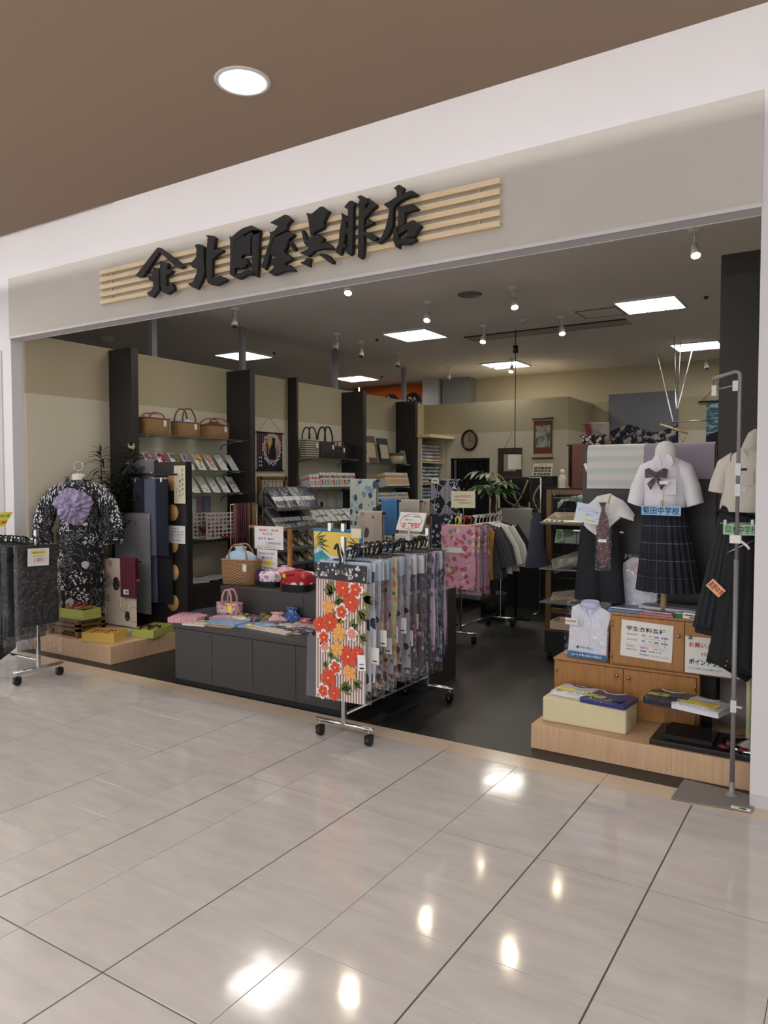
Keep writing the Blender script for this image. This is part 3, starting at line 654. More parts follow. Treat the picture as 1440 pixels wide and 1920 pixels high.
for s in (-1, 1):
    q = B()
    secs = [((mx + s * .13, my, 1.49), (0, 0, .07), (0, .06, 0)), ((mx + s * .22, my - .01, 1.40), (s * .03, 0, .11), (0, .06, 0)), ((mx + s * .28, my - .03, 1.28), (s * .05, 0, .14), (0, .05, 0)), ((mx + s * .31, my - .05, 1.14), (s * .09, 0, .10), (0, .04, 0)), ((mx + s * .32, my - .05, 1.02), (s * .095, 0, .04), (0, .035, 0)), ((mx + s * .32, my - .05, .98), (s * .09, 0, .01), (0, .02, 0))]
    q.loft(secs, 'yukata', 20); q.build('sleeve', t)
q = B()
for s in (-1, 1): q.sheet(lambda u, v: (mx + s * (.07 - .08 * v) + s * .03 * u, my - .075 - .06 * v - .012 * u, 1.60 - .2 * v), 2, 8, 'yukata', .06, .3, .006)
q.build('collar', t)
q = B(); q.rings([(1.02, mx, my, .205, .142), (1.08, mx, my, .205, .142), (1.12, mx, my, .2, .138)], 'yukata', 40, (False, False), 2.2, 1.3); q.build('belt', t)
t = thing('obi_bow', 'large ruffled lilac gauze bow on the black yukata', 'bow', (mx + .02, my - .2, 1.32))
c = V((mx + .0, my - .14, 1.33)); n_ = V((0, -1, 0)); sx_ = V((1, 0, 0)); up_ = V((0, 0, 1))
for k, (r0, r1, dep, nfr, am) in enumerate([(.04, .165, .00, 17, .022), (.03, .14, .03, 13, .02), (.015, .10, .055, 9, .02), (.0, .06, .07, 5, .016)]):
    ox, oz = (0, .01, -.012, .008)[k], (0, -.008, .012, .0)[k]
    q = B(); q.sheet(lambda u, v: c + sx_ * (ox + (r0 + (r1 - r0) * v) * math.cos(u * 2 * PI) * (1 + .10 * math.sin(3 * u * 2 * PI + k * 2) + .04 * math.sin(7 * u * 2 * PI))) + up_ * (oz + (r0 + (r1 - r0) * v) * math.sin(u * 2 * PI) * (1 + .08 * math.sin(4 * u * 2 * PI + k))) + n_ * (dep + .035 * math.sin(v * PI * .8) + am * v * math.sin(u * nfr * 2 * PI + 2 * math.sin(u * 3 * 2 * PI)) + .012 * noise.noise(V((math.cos(u*6.28)*3, math.sin(u*6.28)*3, v * 3 + k)))), 150, 8, 'lilac', th=.002); q.build('ruffle', t)
b = B(); b.ell((mx + .1, my - .16, 1.17), (.028, .012, .016), mat('shell', (215, 205, 190), .5), 12); b.build('obi_clip', label='small cream oval ornament on the yukata belt', cat='ornament')
B.DT = None
# slatted wooden stool, green box with two wooden geta, at the yukata's feet
t = thing('slatted_stool', 'small slatted wooden stool below the yukata', 'stool', (-5.95, 4.27, .158))
sx0, sx1, sy0, sy1 = -6.28, -5.85, 4.13, 4.42
for i in range(5): q = B(); yy = sy0 + i * .062; q.box(sx0, sx1, yy, yy + .045, .30, .318, 'old_wood'); q.build('slat', t)
for i in range(2):
    q = B(); q.box(sx0, sx1, sy0, sy0 + .018, .215 + i * .04, .24 + i * .04, 'old_wood'); q.build('rail', t)
    q = B(); q.box(sx1 - .018, sx1, sy0, sy1, .215 + i * .04, .24 + i * .04, 'old_wood'); q.build('rail', t)
for (x, y) in ((sx0, sy0), (sx1 - .04, sy0), (sx0, sy1 - .04), (sx1 - .04, sy1 - .04)): q = B(); q.box(x, x + .04, y, y + .04, .158, .30, 'old_wood'); q.build('leg', t)
def tray(name, label, c, sx, sy, h, mt, rz, inner, lid=None):
    t = thing(name, label, 'box', c); t.rotation_euler.z = rz; ORI[t.name] = V((0, 0, 0)); w_ = .006
    q = B(); q.box(-sx / 2, sx / 2, -sy / 2, sy / 2, 0, .004, inner)
    q.build('bottom', t)
    for a in ((-sx / 2, sx / 2, -sy / 2, -sy / 2 + w_), (-sx / 2, sx / 2, sy / 2 - w_, sy / 2), (-sx / 2, -sx / 2 + w_, -sy / 2 + w_, sy / 2 - w_), (sx / 2 - w_, sx / 2, -sy / 2 + w_, sy / 2 - w_)):
        q = B(); q.box(*a, 0, h, mt); q.build('side', t)
    return t
mat('green_card', (176, 182, 92), .7); mat('yellow_card', (214, 178, 86), .7); mat('box_inner', (205, 205, 200), .8)
def geta(label, c, rz, top, strapm, heel=.03, L=.23, W_=.09, group='pairs of sandals on the left plinth'):
    t = thing('sandal', label, 'sandal', c, group); t.rotation_euler.z = rz; ORI[t.name] = V((0, 0, 0))
    q = B(); pts = [(W_ / 2 * math.cos(a) * (1 if abs(math.sin(a)) < .9 else .95), L / 2 * math.copysign(abs(math.sin(a)) ** .75, math.sin(a))) for a in [2 * PI * k / 24 for k in range(24)]]
    q.prism(pts, (0, 0, heel), (1, 0, 0), (0, 1, 0), (0, 0, .016), top); q.build('sole', t)
    for y in (-.05, .05):
        q = B(); q.box(-W_ * .42, W_ * .42, y - .018, y + .018, 0, heel, 'old_wood'); q.build('tooth', t)
    for s in (-1, 1): q = B(); q.tube(catmull([(0, .055, heel + .016), (s * .02, .03, heel + .045), (s * .04, -.03, heel + .035), (s * .043, -.05, heel + .012)]), .007, strapm, 8); q.build('strap', t)
    return t
g = tray('shoe_box', 'green shoe box on the slatted stool with two wooden geta', (-6.0, 4.25, .318), .36, .2, .09, 'green_card', .05, 'box_inner')
mat('red_strap', (140, 60, 55), .6); mat('strap_black', (22, 20, 22), .6); mat('strap_orange', (190, 110, 50), .7); mat('straw_sole', (214, 178, 110), .8)
for i, dx in enumerate((-.06, .06)): geta('%s wooden geta with red thong standing in the green box' % ('left', 'right')[i], (-6.0 + dx, 4.25, .345), .05, 'oak', 'red_strap', .06, .18, .1)
tray('shoe_box', 'yellow shoe box on the plinth below the cream cloth', (-5.60, 4.225, .158), .30, .24, .085, 'yellow_card', .42, 'box_inner')
for i, dx in enumerate((-.06, .06)): geta('%s straw sandal in the yellow box' % ('left', 'right')[i], (-5.61 + dx, 4.235 + dx * .44, .165), .42, 'straw_sole', 'strap_orange', .035, .19, .1)
tray('shoe_box', 'lime green shoe box near the plinth edge with black thong sandals', (-5.43, 4.62, .158), .22, .34, .075, 'green_card', .28, 'box_inner')
for i, dx in enumerate((-.05, .05)): geta('%s black thong sandal in the lime green box' % ('left', 'right')[i], (-5.43 + dx, 4.60 + dx * .3, .165), .28, 'straw_sole', 'strap_black', .03, .24, .088)
# fabrics on stands
def circ_cloth(nt):
    uv = nt.uv('UV', (1, 1, 1)); vo = nt.n.new('ShaderNodeTexVoronoi'); nt.put(vo.inputs['Vector'], uv); vo.inputs['Scale'].default_value = 6.6; vo.inputs['Randomness'].default_value = .8
    d = vo.outputs['Distance']; h = nt.sep(vo.outputs['Color'])[0]; inn = nt.math('LESS_THAN', d, .46)
    ring = nt.math('LESS_THAN', nt.math('ABSOLUTE', nt.math('SUBTRACT', d, .44)), .02)
    pt = nt.math('LESS_THAN', nt.vor(uv, 45), .32)
    dark = nt.mix(pt, (26, 26, 28), (150, 145, 135)); mid = nt.mix(pt, (176, 164, 148), (96, 88, 84)); pink = nt.mix(nt.math('MULTIPLY', pt, .5), (198, 184, 168), (196, 140, 135))
    c = nt.mix(nt.math('GREATER_THAN', h, .33), dark, nt.mix(nt.math('GREATER_THAN', h, .6), mid, pink))
    c = nt.mix(nt.math('MULTIPLY', inn, nt.math('LESS_THAN', h, .82)), (204, 192, 172), c)
    return nt.mix(nt.math('MULTIPLY', ring, nt.math('GREATER_THAN', h, .6)), c, (190, 130, 125))
mat('circle_cloth', (200, 188, 168), .85, fn=circ_cloth)
hang_cloth('display_cloth', 'cream cloth with large black and pink roundels, left of the maroon towel', 'cloth', -6.02, -5.57, 4.56, .215, .84, 'circle_cloth', .003, 2, .014, .2)
bar_stand('cloth_stand', 'low stand holding the cream roundel cloth', -6.02, -5.57, 4.57, .825, .158)
def wov(nt):
    o = nt.sep(nt.uv('UV')); r_ = nt.math('FLOOR', nt.math('DIVIDE', o[1], .012)); x_ = nt.math('ADD', nt.math('DIVIDE', o[0], .03), nt.math('MULTIPLY', r_, .5))
    f = nt.math('GREATER_THAN', nt.math('FRACT', nt.math('DIVIDE', nt.math('ADD', o[1], nt.math('MULTIPLY', nt.math('SINE', nt.math('MULTIPLY', x_, 6.28)), .0018)), .012)), .5)
    return nt.mix(f, (140, 139, 143), (104, 103, 108))
mat('grey_weave', (110, 110, 112), .85, fn=wov)
hang_cloth('display_cloth', 'tall grey wave-woven cloth hanging behind the cream roundel cloth', 'cloth', -6.14, -5.63, 4.78, .30, 1.26, 'grey_weave', .004, 2, .016, .3)
bar_stand('cloth_stand', 'tall stand holding the grey woven cloth', -6.14, -5.63, 4.79, 1.243, .158)
def mar(nt):
    o = nt.sep(nt.uv('UV')); f = nt.math('GREATER_THAN', nt.math('FRACT', nt.math('DIVIDE', o[0], .045)), .55); f2 = nt.math('GREATER_THAN', nt.math('FRACT', nt.math('DIVIDE', o[1], .05)), .75)
    return nt.mix(nt.math('MULTIPLY', nt.math('MAXIMUM', f, f2), .6), (98, 22, 40), (58, 14, 30))
mat('maroon', (92, 22, 38), .85, fn=mar)
hang_cloth('towel', 'folded maroon towel over the right of the cream roundel cloth', 'towel', -5.755, -5.545, 4.535, .49, .865, 'maroon', .003, 2, .018, .2, th=.012)
sign('price_tag', 'white tag with a blue print on the maroon towel', (-5.70, 4.508, .565), (-5.63, 4.508, .567), (-5.70, 4.508, .52), [('#', .62, .5, .5, .6, mat('tag_blue', (90, 150, 180), .7))])
sign('price_tag', 'narrow white tag hanging from the lower edge of the maroon towel', (-5.76, 4.508, .49), (-5.74, 4.508, .49), (-5.76, 4.508, .405), [('#', .5, .5, .5, .7, 'tag_blue')])
sign('price_tag', 'white hand-written tag at the left edge of the roundel cloth', (-6.035, 4.50, .375), (-5.945, 4.50, .37), (-6.035, 4.50, .32), [('#', .5, .35, .8, .12, 'ink_grey'), ('#', .5, .65, .8, .12, 'ink_grey')])
sign('price_tag', 'folded white price card beside the roundel cloth, higher up', (-6.045, 4.50, .55), (-5.99, 4.50, .55), (-6.045, 4.50, .46), [('#', .5, .5, .6, .1, 'ink_grey')])
b = B(); b.box(-6.0, -5.57, 4.42, 4.66, .159, .2, mat('silver_paper', (200, 200, 205), .35)); b.build('paper_bundle', label='silvery paper bundle under the roundel cloth', cat='paper')
b = B(); b.box(-6.08, -6.0, 4.30, 4.46, .158, .21, 'black_plastic'); b.build('stand_foot', label='black angular foot block left of the yellow shoe box', cat='stand')
# dark board with wooden discs, notices and hanging indigo cloths
BX0, BX1, BY, BZ = -6.18, -5.285, 4.95, 1.745
t = thing('display_board', 'dark wooden board with a column of pale wooden discs', 'board', (-5.7, BY, .158))
BY0 = 4.90
q = B(); q.box(BX0, BX1, BY0, BY0 + .055, .158, BZ, 'dark_wood'); q.build('panel', t, bevel=.003)
q = B(); q.box(BX1, BX1 + .012, BY0 - .005, BY0 + .06, .158, BZ, 'black'); q.build('edge_strip', t)
for (px, py) in ((323, 905), (324, 961), (324, 1021), (325, 1073), (325, 1130)):
    c = aY(px, py, BY0 - .002); q = B(); q.tube([c, c + V((0, -.008, 0))], .078, wood('disc_wood', (206, 164, 110), (186, 142, 90), .5, 2, 5, 14), 28); q.build('disc', t)
y_ = BY0 - .016
p0, p1, p2 = aY(326, 873, y_), aY(347, 871, y_), aY(328, 944, y_); p1.z = p0.z; p2.x = p0.x
t = sign('notice_strip', 'tall cream notice strip written in vertical brush script', p0, p1, p2, [], mat('cream_paper', (222, 214, 186), .8), 'notice')
q = B(); W_ = p1.x - p0.x; H_ = p0.z - p2.z
for col, (txt, h0, mt, u) in enumerate((('きものお洗い', .06, 'ink', .76), ('承ります', .36, 'ink', .52), ('御相談下さい', .48, 'ink_red', .25))):
    for k, ch in enumerate(txt): q.text(ch, (p0.x + W_ * u, y_ - .001, p0.z - H_ * (h0 + .06 + k * (.125 if col < 2 else .08))), (1, 0, 0), (0, 0, 1), mt, None, H_ * (.075 if col < 2 else .045), .01)
q.build('lettering', t)
p0, p1, p2 = aY(316, 985, y_), aY(347, 984, y_), aY(316, 1018, y_); p1.z = p0.z; p2.x = p0.x
sign('notice', 'white printed notice taped between the wooden discs', p0, p1, p2, [('お知らせ', .45, .17, .4, .09, 'ink'), ('きもの着付 お洗い張り', .5, .34, .84, .09, 'ink'), ('お直し しみ抜き 加工', .5, .5, .78, .09, 'ink'), ('承っております', .52, .65, .6, .08, 'ink_red'), ('お気軽にご相談下さい', .5, .81, .7, .07, 'ink')], cat='notice')
RX0, RX1, RY, RZ = -5.98, -5.36, 4.80, 1.625
t = thing('hanging_rail', 'black rail on the dark board carrying indigo trousers', 'rail', (-5.7, RY, RZ))
q = B(); q.tube([(RX0, RY, RZ), (RX1, RY, RZ)], .012, 'black_plastic', 10); q.build('bar', t)
for x in (RX0 + .03, RX1 - .03): q = B(); q.tube([(x, RY, RZ), (x, BY0, RZ)], .009, 'black_plastic', 8); q.build('bracket', t)
mat('indigo', (24, 28, 44), .9, var=.2, vs=20); mat('slate_cloth', (88, 92, 112), .9, var=.12, vs=30); mat('darkblue', (16, 18, 28), .9)
def trousers(label, x0, x1, z1, z0, mts, y):
    t = thing('hanging_trousers', label, 'trousers', ((x0 + x1) / 2, y, z0), 'indigo work trousers on the rail')
    q = B(); xm = (x0 + x1) / 2
    q.tube(arc((xm, y, z1 + .045), .022, 0, 1.25 * PI, 10), .004, 'chrome', 6); q.tube([(x0 + .02, y, z1 + .01), (x1 - .02, y, z1 + .01)], .004, 'chrome', 6); q.build('hanger', t)
    for i, mt in enumerate(mts):
        a = x0 + (x1 - x0) * i / len(mts); d = x0 + (x1 - x0) * (i + 1) / len(mts)
        q = B(); q.loft([(((a + d) / 2, y, z1)), ((d - a) / 2, 0, 0), (0, .02, 0)] and [(V(((a + d) / 2, y, z1 - (z1 - z0) * k / 5)), V(((d - a) / 2 * (1 + .08 * k / 5), 0, 0)), V((0, .022 + .006 * math.sin(k), 0))) for k in range(6)], mt, 14); q.build('leg', t)
    for x in (x0 + .06, x1 - .06): q = B(); q.box(x - .012, x + .012, y - .028, y + .028, z1 - .025, z1 + .015, 'chrome'); q.build('clip', t)
trousers('indigo work trousers with a slate grey panel, on the black rail', -5.90, -5.42, 1.58, .86, ['indigo', 'slate_cloth', 'indigo'], 4.80)
trousers('dark blue trousers hanging lower behind the slate panelled pair', -5.84, -5.44, .98, .40, ['slate_cloth', 'darkblue'], 4.86)
b = B(); b.box(-6.1, -5.75, 4.955, 4.957, 1.62, 1.76, 'slate_cloth'); 
hang_cloth('folded_cloth', 'grey folded cloth draped over the top of the dark board', 'cloth', -6.12, -5.72, 4.927, 1.52, 1.768, mat('grey_cloth', (120, 120, 130), .9), .002, 2, .03, .1, th=.003)
# leafy potted plants between yukata and board
mat('leaf_dark', (40, 56, 34), .45, var=.3, vs=6); mat('bark', (70, 58, 42), .8); mat('bloom', (190, 175, 150), .7); mat('pot_black', (24, 24, 24), .5)
def leaf(q, p, d, L, W_, mt, droop=.4, n=5, up=V((0, 0, 1))):
    d = d.normalized(); s = d.cross(up); s = s.normalized() if s.length > .1 else V((1, 0, 0)); vs = []; 
    for i in range(n + 1):
        t_ = i / n; w_ = W_ * math.sin(PI * (t_ * .92 + .04)) ** .8; c = p + d * (L * t_) - up * (droop * L * t_ * t_)
        vs += [c - s * w_ + up * w_ * .25, c, c + s * w_ + up * w_ * .25]
    fs = []
    for i in range(n):
        a = i * 3; fs += [(a, a + 1, a + 4, a + 3), (a + 1, a + 2, a + 5, a + 4)]
    q.add(vs, fs, mt, None, True)
def leafy(name, label, base, stems, seed, L=.16, W_=.013, mt='leaf_dark', pot=(.12, .2)):
    r = random.Random(seed); t = thing(name, label, 'plant', base)
    q = B(); q.lathe([(.001, 0), (pot[0] * .8, 0), (pot[0], pot[1]), (pot[0] * .9, pot[1]), (pot[0] * .88, pot[1] - .03), (.001, pot[1] - .03)], base, 'pot_black', 22); q.build('pot', t)
    nl = 0
    for (dx, dy, h, zs) in stems:
        b0 = V(base) + V((0, 0, pot[1] - .03)); tip = V(base) + V((dx, dy, h)); pts = catmull([b0, (b0 + tip) / 2 + V((dx * .2, dy * .2, 0)), tip], 5)
        q = B(); q.tube(pts, [.008 - .004 * i / len(pts) for i in range(len(pts))], 'bark', 6); q.build('stem', t)
        q = B(); k = 0; n = int((h - zs) / .0105)
        for i in range(n):
            u = (zs - .1 + (h - zs + .1) * (i / n) ** .85) / h; u = min(max(u, .05), 1); j = min(len(pts) - 1, int(u * (len(pts) - 1))); p = pts[j].lerp(pts[min(j + 1, len(pts) - 1)], u * (len(pts) - 1) - j)
            a = i * 2.4 + r.random(); el = r.uniform(-.1, .75) + (.6 if i > n - 6 else 0)
            leaf(q, p, V((math.cos(a), math.sin(a), el)), L * r.uniform(.7, 1.1), W_ * r.uniform(.8, 1.2), mt, r.uniform(.1, .6), 4)
        q.build('leaves', t, kind='stuff')
    return t
leafy('leafy_plant', 'tall slender dark-leaved plant with feathery tip, right of the yukata', (-6.22, 4.72, .158), [(-.03, -.02, 1.70, 1.15), (.06, .02, 1.45, 1.0)], 3, .17, .015, pot=(.07, .16))
leafy('leafy_plant', 'dense bushy dark-leaved plant in front of the first dark fin', (-6.0, 4.84, .158), [(0, .02, 1.72, .9), (-.1, .0, 1.5, 1.0), (.08, -.02, 1.45, 1.0), (-.04, .04, 1.35, .95), (.05, 0, 1.6, 1.0), (.10, 0, 1.5, 1.0), (-.12, -.03, 1.35, .95)], 5, .18, .017, pot=(.065, .16))
b = B()
for i in range(10): a = i * 2.4; b.ell(V((-5.97, 4.84, 1.885)) + V((math.cos(a) * .02, math.sin(a) * .02, i * .003)), (.014, .014, .02), 'bloom', 8, 5)
b.build('seed_head', label='pale dried flower head topping the bushy dark plant', cat='flower')

# ================================================================ LEFT WALL DISPLAY BAYS
WX = -6.45
def shelf(label, y0, y1, z, x1=-6.1, mt='shelf_glass', th=.008, brk=True):
    t = thing('wall_shelf', label, 'shelf', ((WX + x1) / 2, (y0 + y1) / 2, z - th), 'shelves on the left wall')
    q = B(); q.box(WX, x1, y0, y1, z - th, z, mt); q.build('plate', t)
    if brk:
        for y in (y0 + .1, y1 - .1):
            q = B(); q.tube([(WX + .005, y, z - .1), (WX + .04, y, z - .05), (x1 - .1, y, z - th - .008), (x1, y, z - th - .008)], .007, 'steel', 6); q.build('bracket', t)
    return t
mat('basket_weave', (160, 112, 68), .8); 
def bask(nt):
    o = nt.sep(nt.uv('UV')); r_ = nt.math('FLOOR', nt.math('DIVIDE', o[1], .011)); f = nt.math('FRACT', nt.math('ADD', nt.math('DIVIDE', o[0], .017), nt.math('MULTIPLY', r_, .5))); g = nt.math('FRACT', nt.math('DIVIDE', o[1], .011))
    h = nt.math('MULTIPLY', nt.math('SINE', nt.math('MULTIPLY', f, 3.14)), nt.math('SINE', nt.math('MULTIPLY', g, 3.14))); nt.bump(h, .8, .006)
    return nt.mix(h, (104, 70, 42), (210, 166, 116))
mat('wicker', (170, 124, 78), .75, fn=bask)
mat('wicker_dark', (120, 78, 46), .75, fn=lambda nt: nt.mix(nt.math('GREATER_THAN', nt.math('FRACT', nt.math('DIVIDE', nt.sep(nt.uv('UV'))[1], .008)), .5), (120, 80, 48), (92, 58, 34)))
def handbag(name, label, c, L, D, H_, mt, rz=0, handle=.1, hm=None, hr=.006, nh=2, hw=.5, group=None, top=None, lip=True, cat='bag', taper=.93, tag_=True, tk=1.0):
    t = thing(name, label, cat, c, group); t.rotation_euler.z = rz; ORI[t.name] = V((0, 0, 0))
    q = B(); q.rings([(0, 0, 0, L / 2 * taper, D / 2 * .9), (H_ * .03, 0, 0, L / 2 * .97 * taper, D / 2), (H_ * .5, 0, 0, L / 2 * (.5 + taper / 2), D / 2), (H_, 0, 0, L / 2, D / 2 * .92)], mt, 36, (True, False), 5.0, 2 * (L + D), 1); q.rings([(H_, 0, 0, L / 2 * .96, D / 2 * .86), (.02, 0, 0, L / 2 * .9, D / 2 * .8)], mt, 24, (False, True), 5.0, 1, 1); q.build('body', t)
    if lip:
        q = B(); pts = []
        for k in range(36):
            a = 2 * PI * k / 36; cc, ss = math.cos(a), math.sin(a); pts.append((math.copysign(abs(cc) ** .4, cc) * L / 2, math.copysign(abs(ss) ** .4, ss) * D / 2 * .92, H_))
        q.tube(pts, .007, hm or mt, 6, closed=True); q.build('rim', t)
    for k in range(nh):
        y = (D / 2 * .8) * (1 if k else -1) if nh > 1 else 0
        q = B(); q.tube(catmull([(-L * hw / 2, y, H_ - .02), (-L * hw / 2, y, H_ + handle * .4), (-L * hw * .28, y * .8, H_ + handle * .92), (0, y * .7, H_ + handle), (L * hw * .28, y * .8, H_ + handle * .92), (L * hw / 2, y, H_ + handle * .4), (L * hw / 2, y, H_ - .02)], 4), hr, hm or mt, 8); q.build('handle', t)
    if top:
        q = B(); q.rings([(H_ * .8, 0, 0, L * .42, D * .38), (H_ + .03 * tk, 0, 0, L * .40, D * .40), (H_ + .065 * tk, 0, 0, L * .26, D * .3), (H_ + .08 * tk, 0, 0, L * .13, D * .2), (H_ + .11 * tk, 0, 0, L * .17, D * .22)], top, 60, (False, True), 2.2, 1, 1, .16, 5.5); q.build('drawstring_pouch', t)
    if tag_:
        q = B(); q.box(L * .18, L * .18 + .035, -D / 2 - .006, -D / 2 - .004, H_ * .55, H_ * .55 + .06, 'paper'); q.build('tag', t)
    return t
rzw = PI / 2    # bags face +x: their long side runs along the wall
shelf('long glass shelf carrying the three straw bags', 5.06, 6.62, 2.04)
mat('pink_cloth', (205, 160, 168), .8, var=.1, vs=20); mat('brown_scarf', (110, 62, 36), .7, var=.3, vs=30); mat('blue_gauze', (176, 206, 228), .8, var=.08, vs=20)
gb = 'straw bags on the glass shelf'
ycs = [aX(287, 800, -6.25).y, aX(347, 800, -6.25).y, aX(402, 800, -6.25).y]
handbag('straw_bag', 'straw bag with pink cloth top, leftmost on the glass shelf', (-6.25, ycs[0], 2.04), .36, .17, .175, 'wicker', rzw, .06, 'wicker_dark', group=gb, top='pink_cloth', tk=.5)
handbag('straw_bag', 'straw bag with tall round cane handles, middle of the glass shelf', (-6.25, ycs[1], 2.04), .32, .16, .16, 'wicker', rzw, .15, 'old_wood', .009, group=gb, hw=.55, top='blue_gauze', tk=.35)
handbag('straw_bag', 'low straw bag with brown scarf, rightmost on the glass shelf', (-6.25, ycs[2], 2.04), .36, .18, .155, 'wicker', rzw, .08, 'brown_scarf', group=gb, hw=.8, top='brown_scarf', tk=.4)
# hair ornament cards in two sloping tiers
mat('card_white', (214, 216, 214), .6); mat('clear_sleeve', (220, 228, 228), .2)
shelf('upper sloped glass shelf of hair ornaments', 5.06, 6.62, 1.68, -6.13); shelf('lower sloped glass shelf of hair ornaments', 5.06, 6.62, 1.425, -6.1)
cols = [(150, 50, 60), (190, 90, 120), (180, 40, 70), (150, 130, 60), (170, 120, 150), (215, 160, 60), (225, 150, 130), (200, 200, 205), (195, 198, 205)]
nm_ = ['dark red', 'pink', 'crimson', 'olive', 'mauve', 'orange', 'salmon', 'silver grey', 'pale blue']
def orn(y, z, i, tier, col, big, total):
    t = thing('hair_ornament_pack', '%s hair ornament in clear sleeve, %s from left on the %s sloped shelf' % (nm_[i % 9], ORD[i], tier), 'packet', (0, 0, 0), 'hair ornaments on the sloped shelves')
    q = B(); q.box(-.055, .055, -.115, .115, -.002, 0, 'card_white'); q.build('card', t)
    mt = mat('orn_%d' % (i % 9), col, .7, var=.35, vs=60); q = B(); r = random.Random(i * 7 + big)
    if big:
        for k in range(9): q.ell((r.uniform(-.028, .028), r.uniform(0, .07), .012 + r.uniform(0, .01)), (.018, .018, .012), mt, 8, 5)
        for k in range(4): q.tube([(r.uniform(-.02, .02), 0, .01), (r.uniform(-.03, .03), -.09, .006)], .0035, mt, 5)
    else:
        for k in range(12): q.ell((r.uniform(-.03, .03), r.uniform(-.09, .07), .005), (.007, .007, .004), mt, 6, 4)
    q.build('ornament', t)
    q = B(); q.sheet(lambda u, v: ((u - .5) * .13, (v - .5) * .27, .006 + (.022 if big else .008) * math.sin(PI * u) * math.sin(PI * v)), 6, 6, 'film'); q.build('sleeve', t)
    sl = math.radians(52)
    t.location = (-6.155 - .115 * math.cos(sl) - .02, y, z + .115 * math.sin(sl) + .006); t.rotation_euler = (sl, 0, PI / 2)
for i in range(9): orn(5.12 + i * .172, 1.682, i, 'upper', cols[i], i < 7, 9)
for i in range(10): orn(5.10 + i * .157, 1.427, i, 'lower', cols[(i * 4 + 1) % 9], 0, 10)
# things hanging under the lower tier
hm = [('card_white', 'white'), (mat('mauve', (160, 140, 160), .7), 'mauve'), (mat('bluegrey', (130, 140, 158), .7), 'blue grey')]
for i, (px, py0, py1, mi_) in enumerate(((361, 934, 985, 0), (372, 932, 990, 1), (387, 930, 975, 2))):
    p = aX(px, py0, -6.38); p2 = aX(px, py1, -6.38); t = pack('hanging_pack', '%s flat accessory pack hanging under the sloped shelves' % hm[i][1], 'packet', (-6.37, p.y, (p.z + p2.z) / 2), .10, p.z - p2.z, .012, hm[i][0], 0, PI / 2, 0, 'flat packs hanging under the sloped shelves'); t.rotation_euler = (PI / 2, 0, PI / 2)
shelf('dark wooden shelf below the hanging packs', 5.06, 6.62, .905, -6.12, 'dark_wood', .03, False)
y0, y1 = 5.98, 6.50
t = thing('lattice_basket', 'white plastic lattice basket of small coloured goods', 'basket', (-6.25, (y0 + y1) / 2, .905))
mat('pinkish', (214, 200, 196), .6)
q = B(); q.box(-6.36, -6.14, y0, y1, .907, .915, 'pinkish'); q.build('bottom', t)
q = B(); zz = [.915 + .045 * k for k in range(7)]
for z in zz: q.box(-6.146, -6.138, y0, y1, z, z + .016, 'pinkish'); q.box(-6.36, -6.352, y0, y1, z, z + .016, 'pinkish')
for k in range(9): yy = y0 + (y1 - y0 - .016) * k / 8; q.box(-6.147, -6.137, yy, yy + .018, .91, 1.2, 'pinkish'); q.box(-6.361, -6.351, yy, yy + .018, .91, 1.2, 'pinkish')
q.build('lattice_wall', t, kind='stuff')
q = B(); r = random.Random(4)
for k in range(26): q.ell((-6.24 + r.uniform(-.06, .06), r.uniform(y0 + .05, y1 - .05), .95 + r.uniform(0, .17)), (.035, .04, .02), mat('trk%d' % (k % 4), [(150, 30, 50), (40, 40, 50), (170, 150, 150), (90, 60, 70)][k % 4], .7), 8, 5)
q.build('small_goods', t, kind='stuff')
b = B(); b.sheet(lambda u, v: (-6.2 + .09 * v, 6.2 + .4 * u, .912 + .025 * math.sin(u * 9) * math.sin(v * 5) + .02), 14, 5, mat('red_cloth', (130, 20, 34), .8), th=.003); b.build('red_cloth', label='crumpled dark red cloth beside the lattice basket', cat='cloth')
# base cabinets along the left wall
def cabinet(label, y0, y1, z1, x1, nd):
    t = thing('base_cabinet', label, 'cabinet', ((WX + x1) / 2, (y0 + y1) / 2, 0), 'low dark cabinets along the left wall')
    q = B(); q.box(-6.444, x1, y0, y1, .06, z1, 'dark_wood'); q.build('body', t); q = B(); q.box(-6.44, x1 - .04, y0, y1, 0, .06, 'black'); q.build('toe_kick', t)
    for i in range(nd):
        a = y0 + (y1 - y0) * i / nd; d = y0 + (y1 - y0) * (i + 1) / nd; q = B(); q.box(x1, x1 + .016, a + .003, d - .003, .07, z1 - .01, 'dark_wood'); dd_ = q.build('door', t)
        q = B(); q.tube([(x1 + .016, d - .05, z1 - .08), (x1 + .03, d - .05, z1 - .08)], .008, 'steel', 8); q.build('knob', dd_)
for i, (a, c, lb) in enumerate(((5.06, 6.62, 'under the hair ornament shelves'), (6.73, 7.77, 'below the cat wall hanging'), (7.83, 9.0, 'below the dark handbags'), (9.1, 10.53, 'below the boxed books'))): cabinet('low dark cabinet ' + lb, a, c, .455, -5.95, 3)
sck = [(225, 228, 226), (190, 205, 200), (205, 196, 200), (170, 190, 200)]
for i in range(9):
    pack('flat_packet', 'pale flat packet, %s in the row on the low cabinet' % ORD[i], 'packet', (-6.12 + R.uniform(-.04, .03), 5.75 + i * .092, .468 + (i % 3) * .006), .24, .26, .012, mat('sc%d' % (i % 4), sck[i % 4], .6), R.uniform(-.5, .5), group='flat packets on the low cabinet')
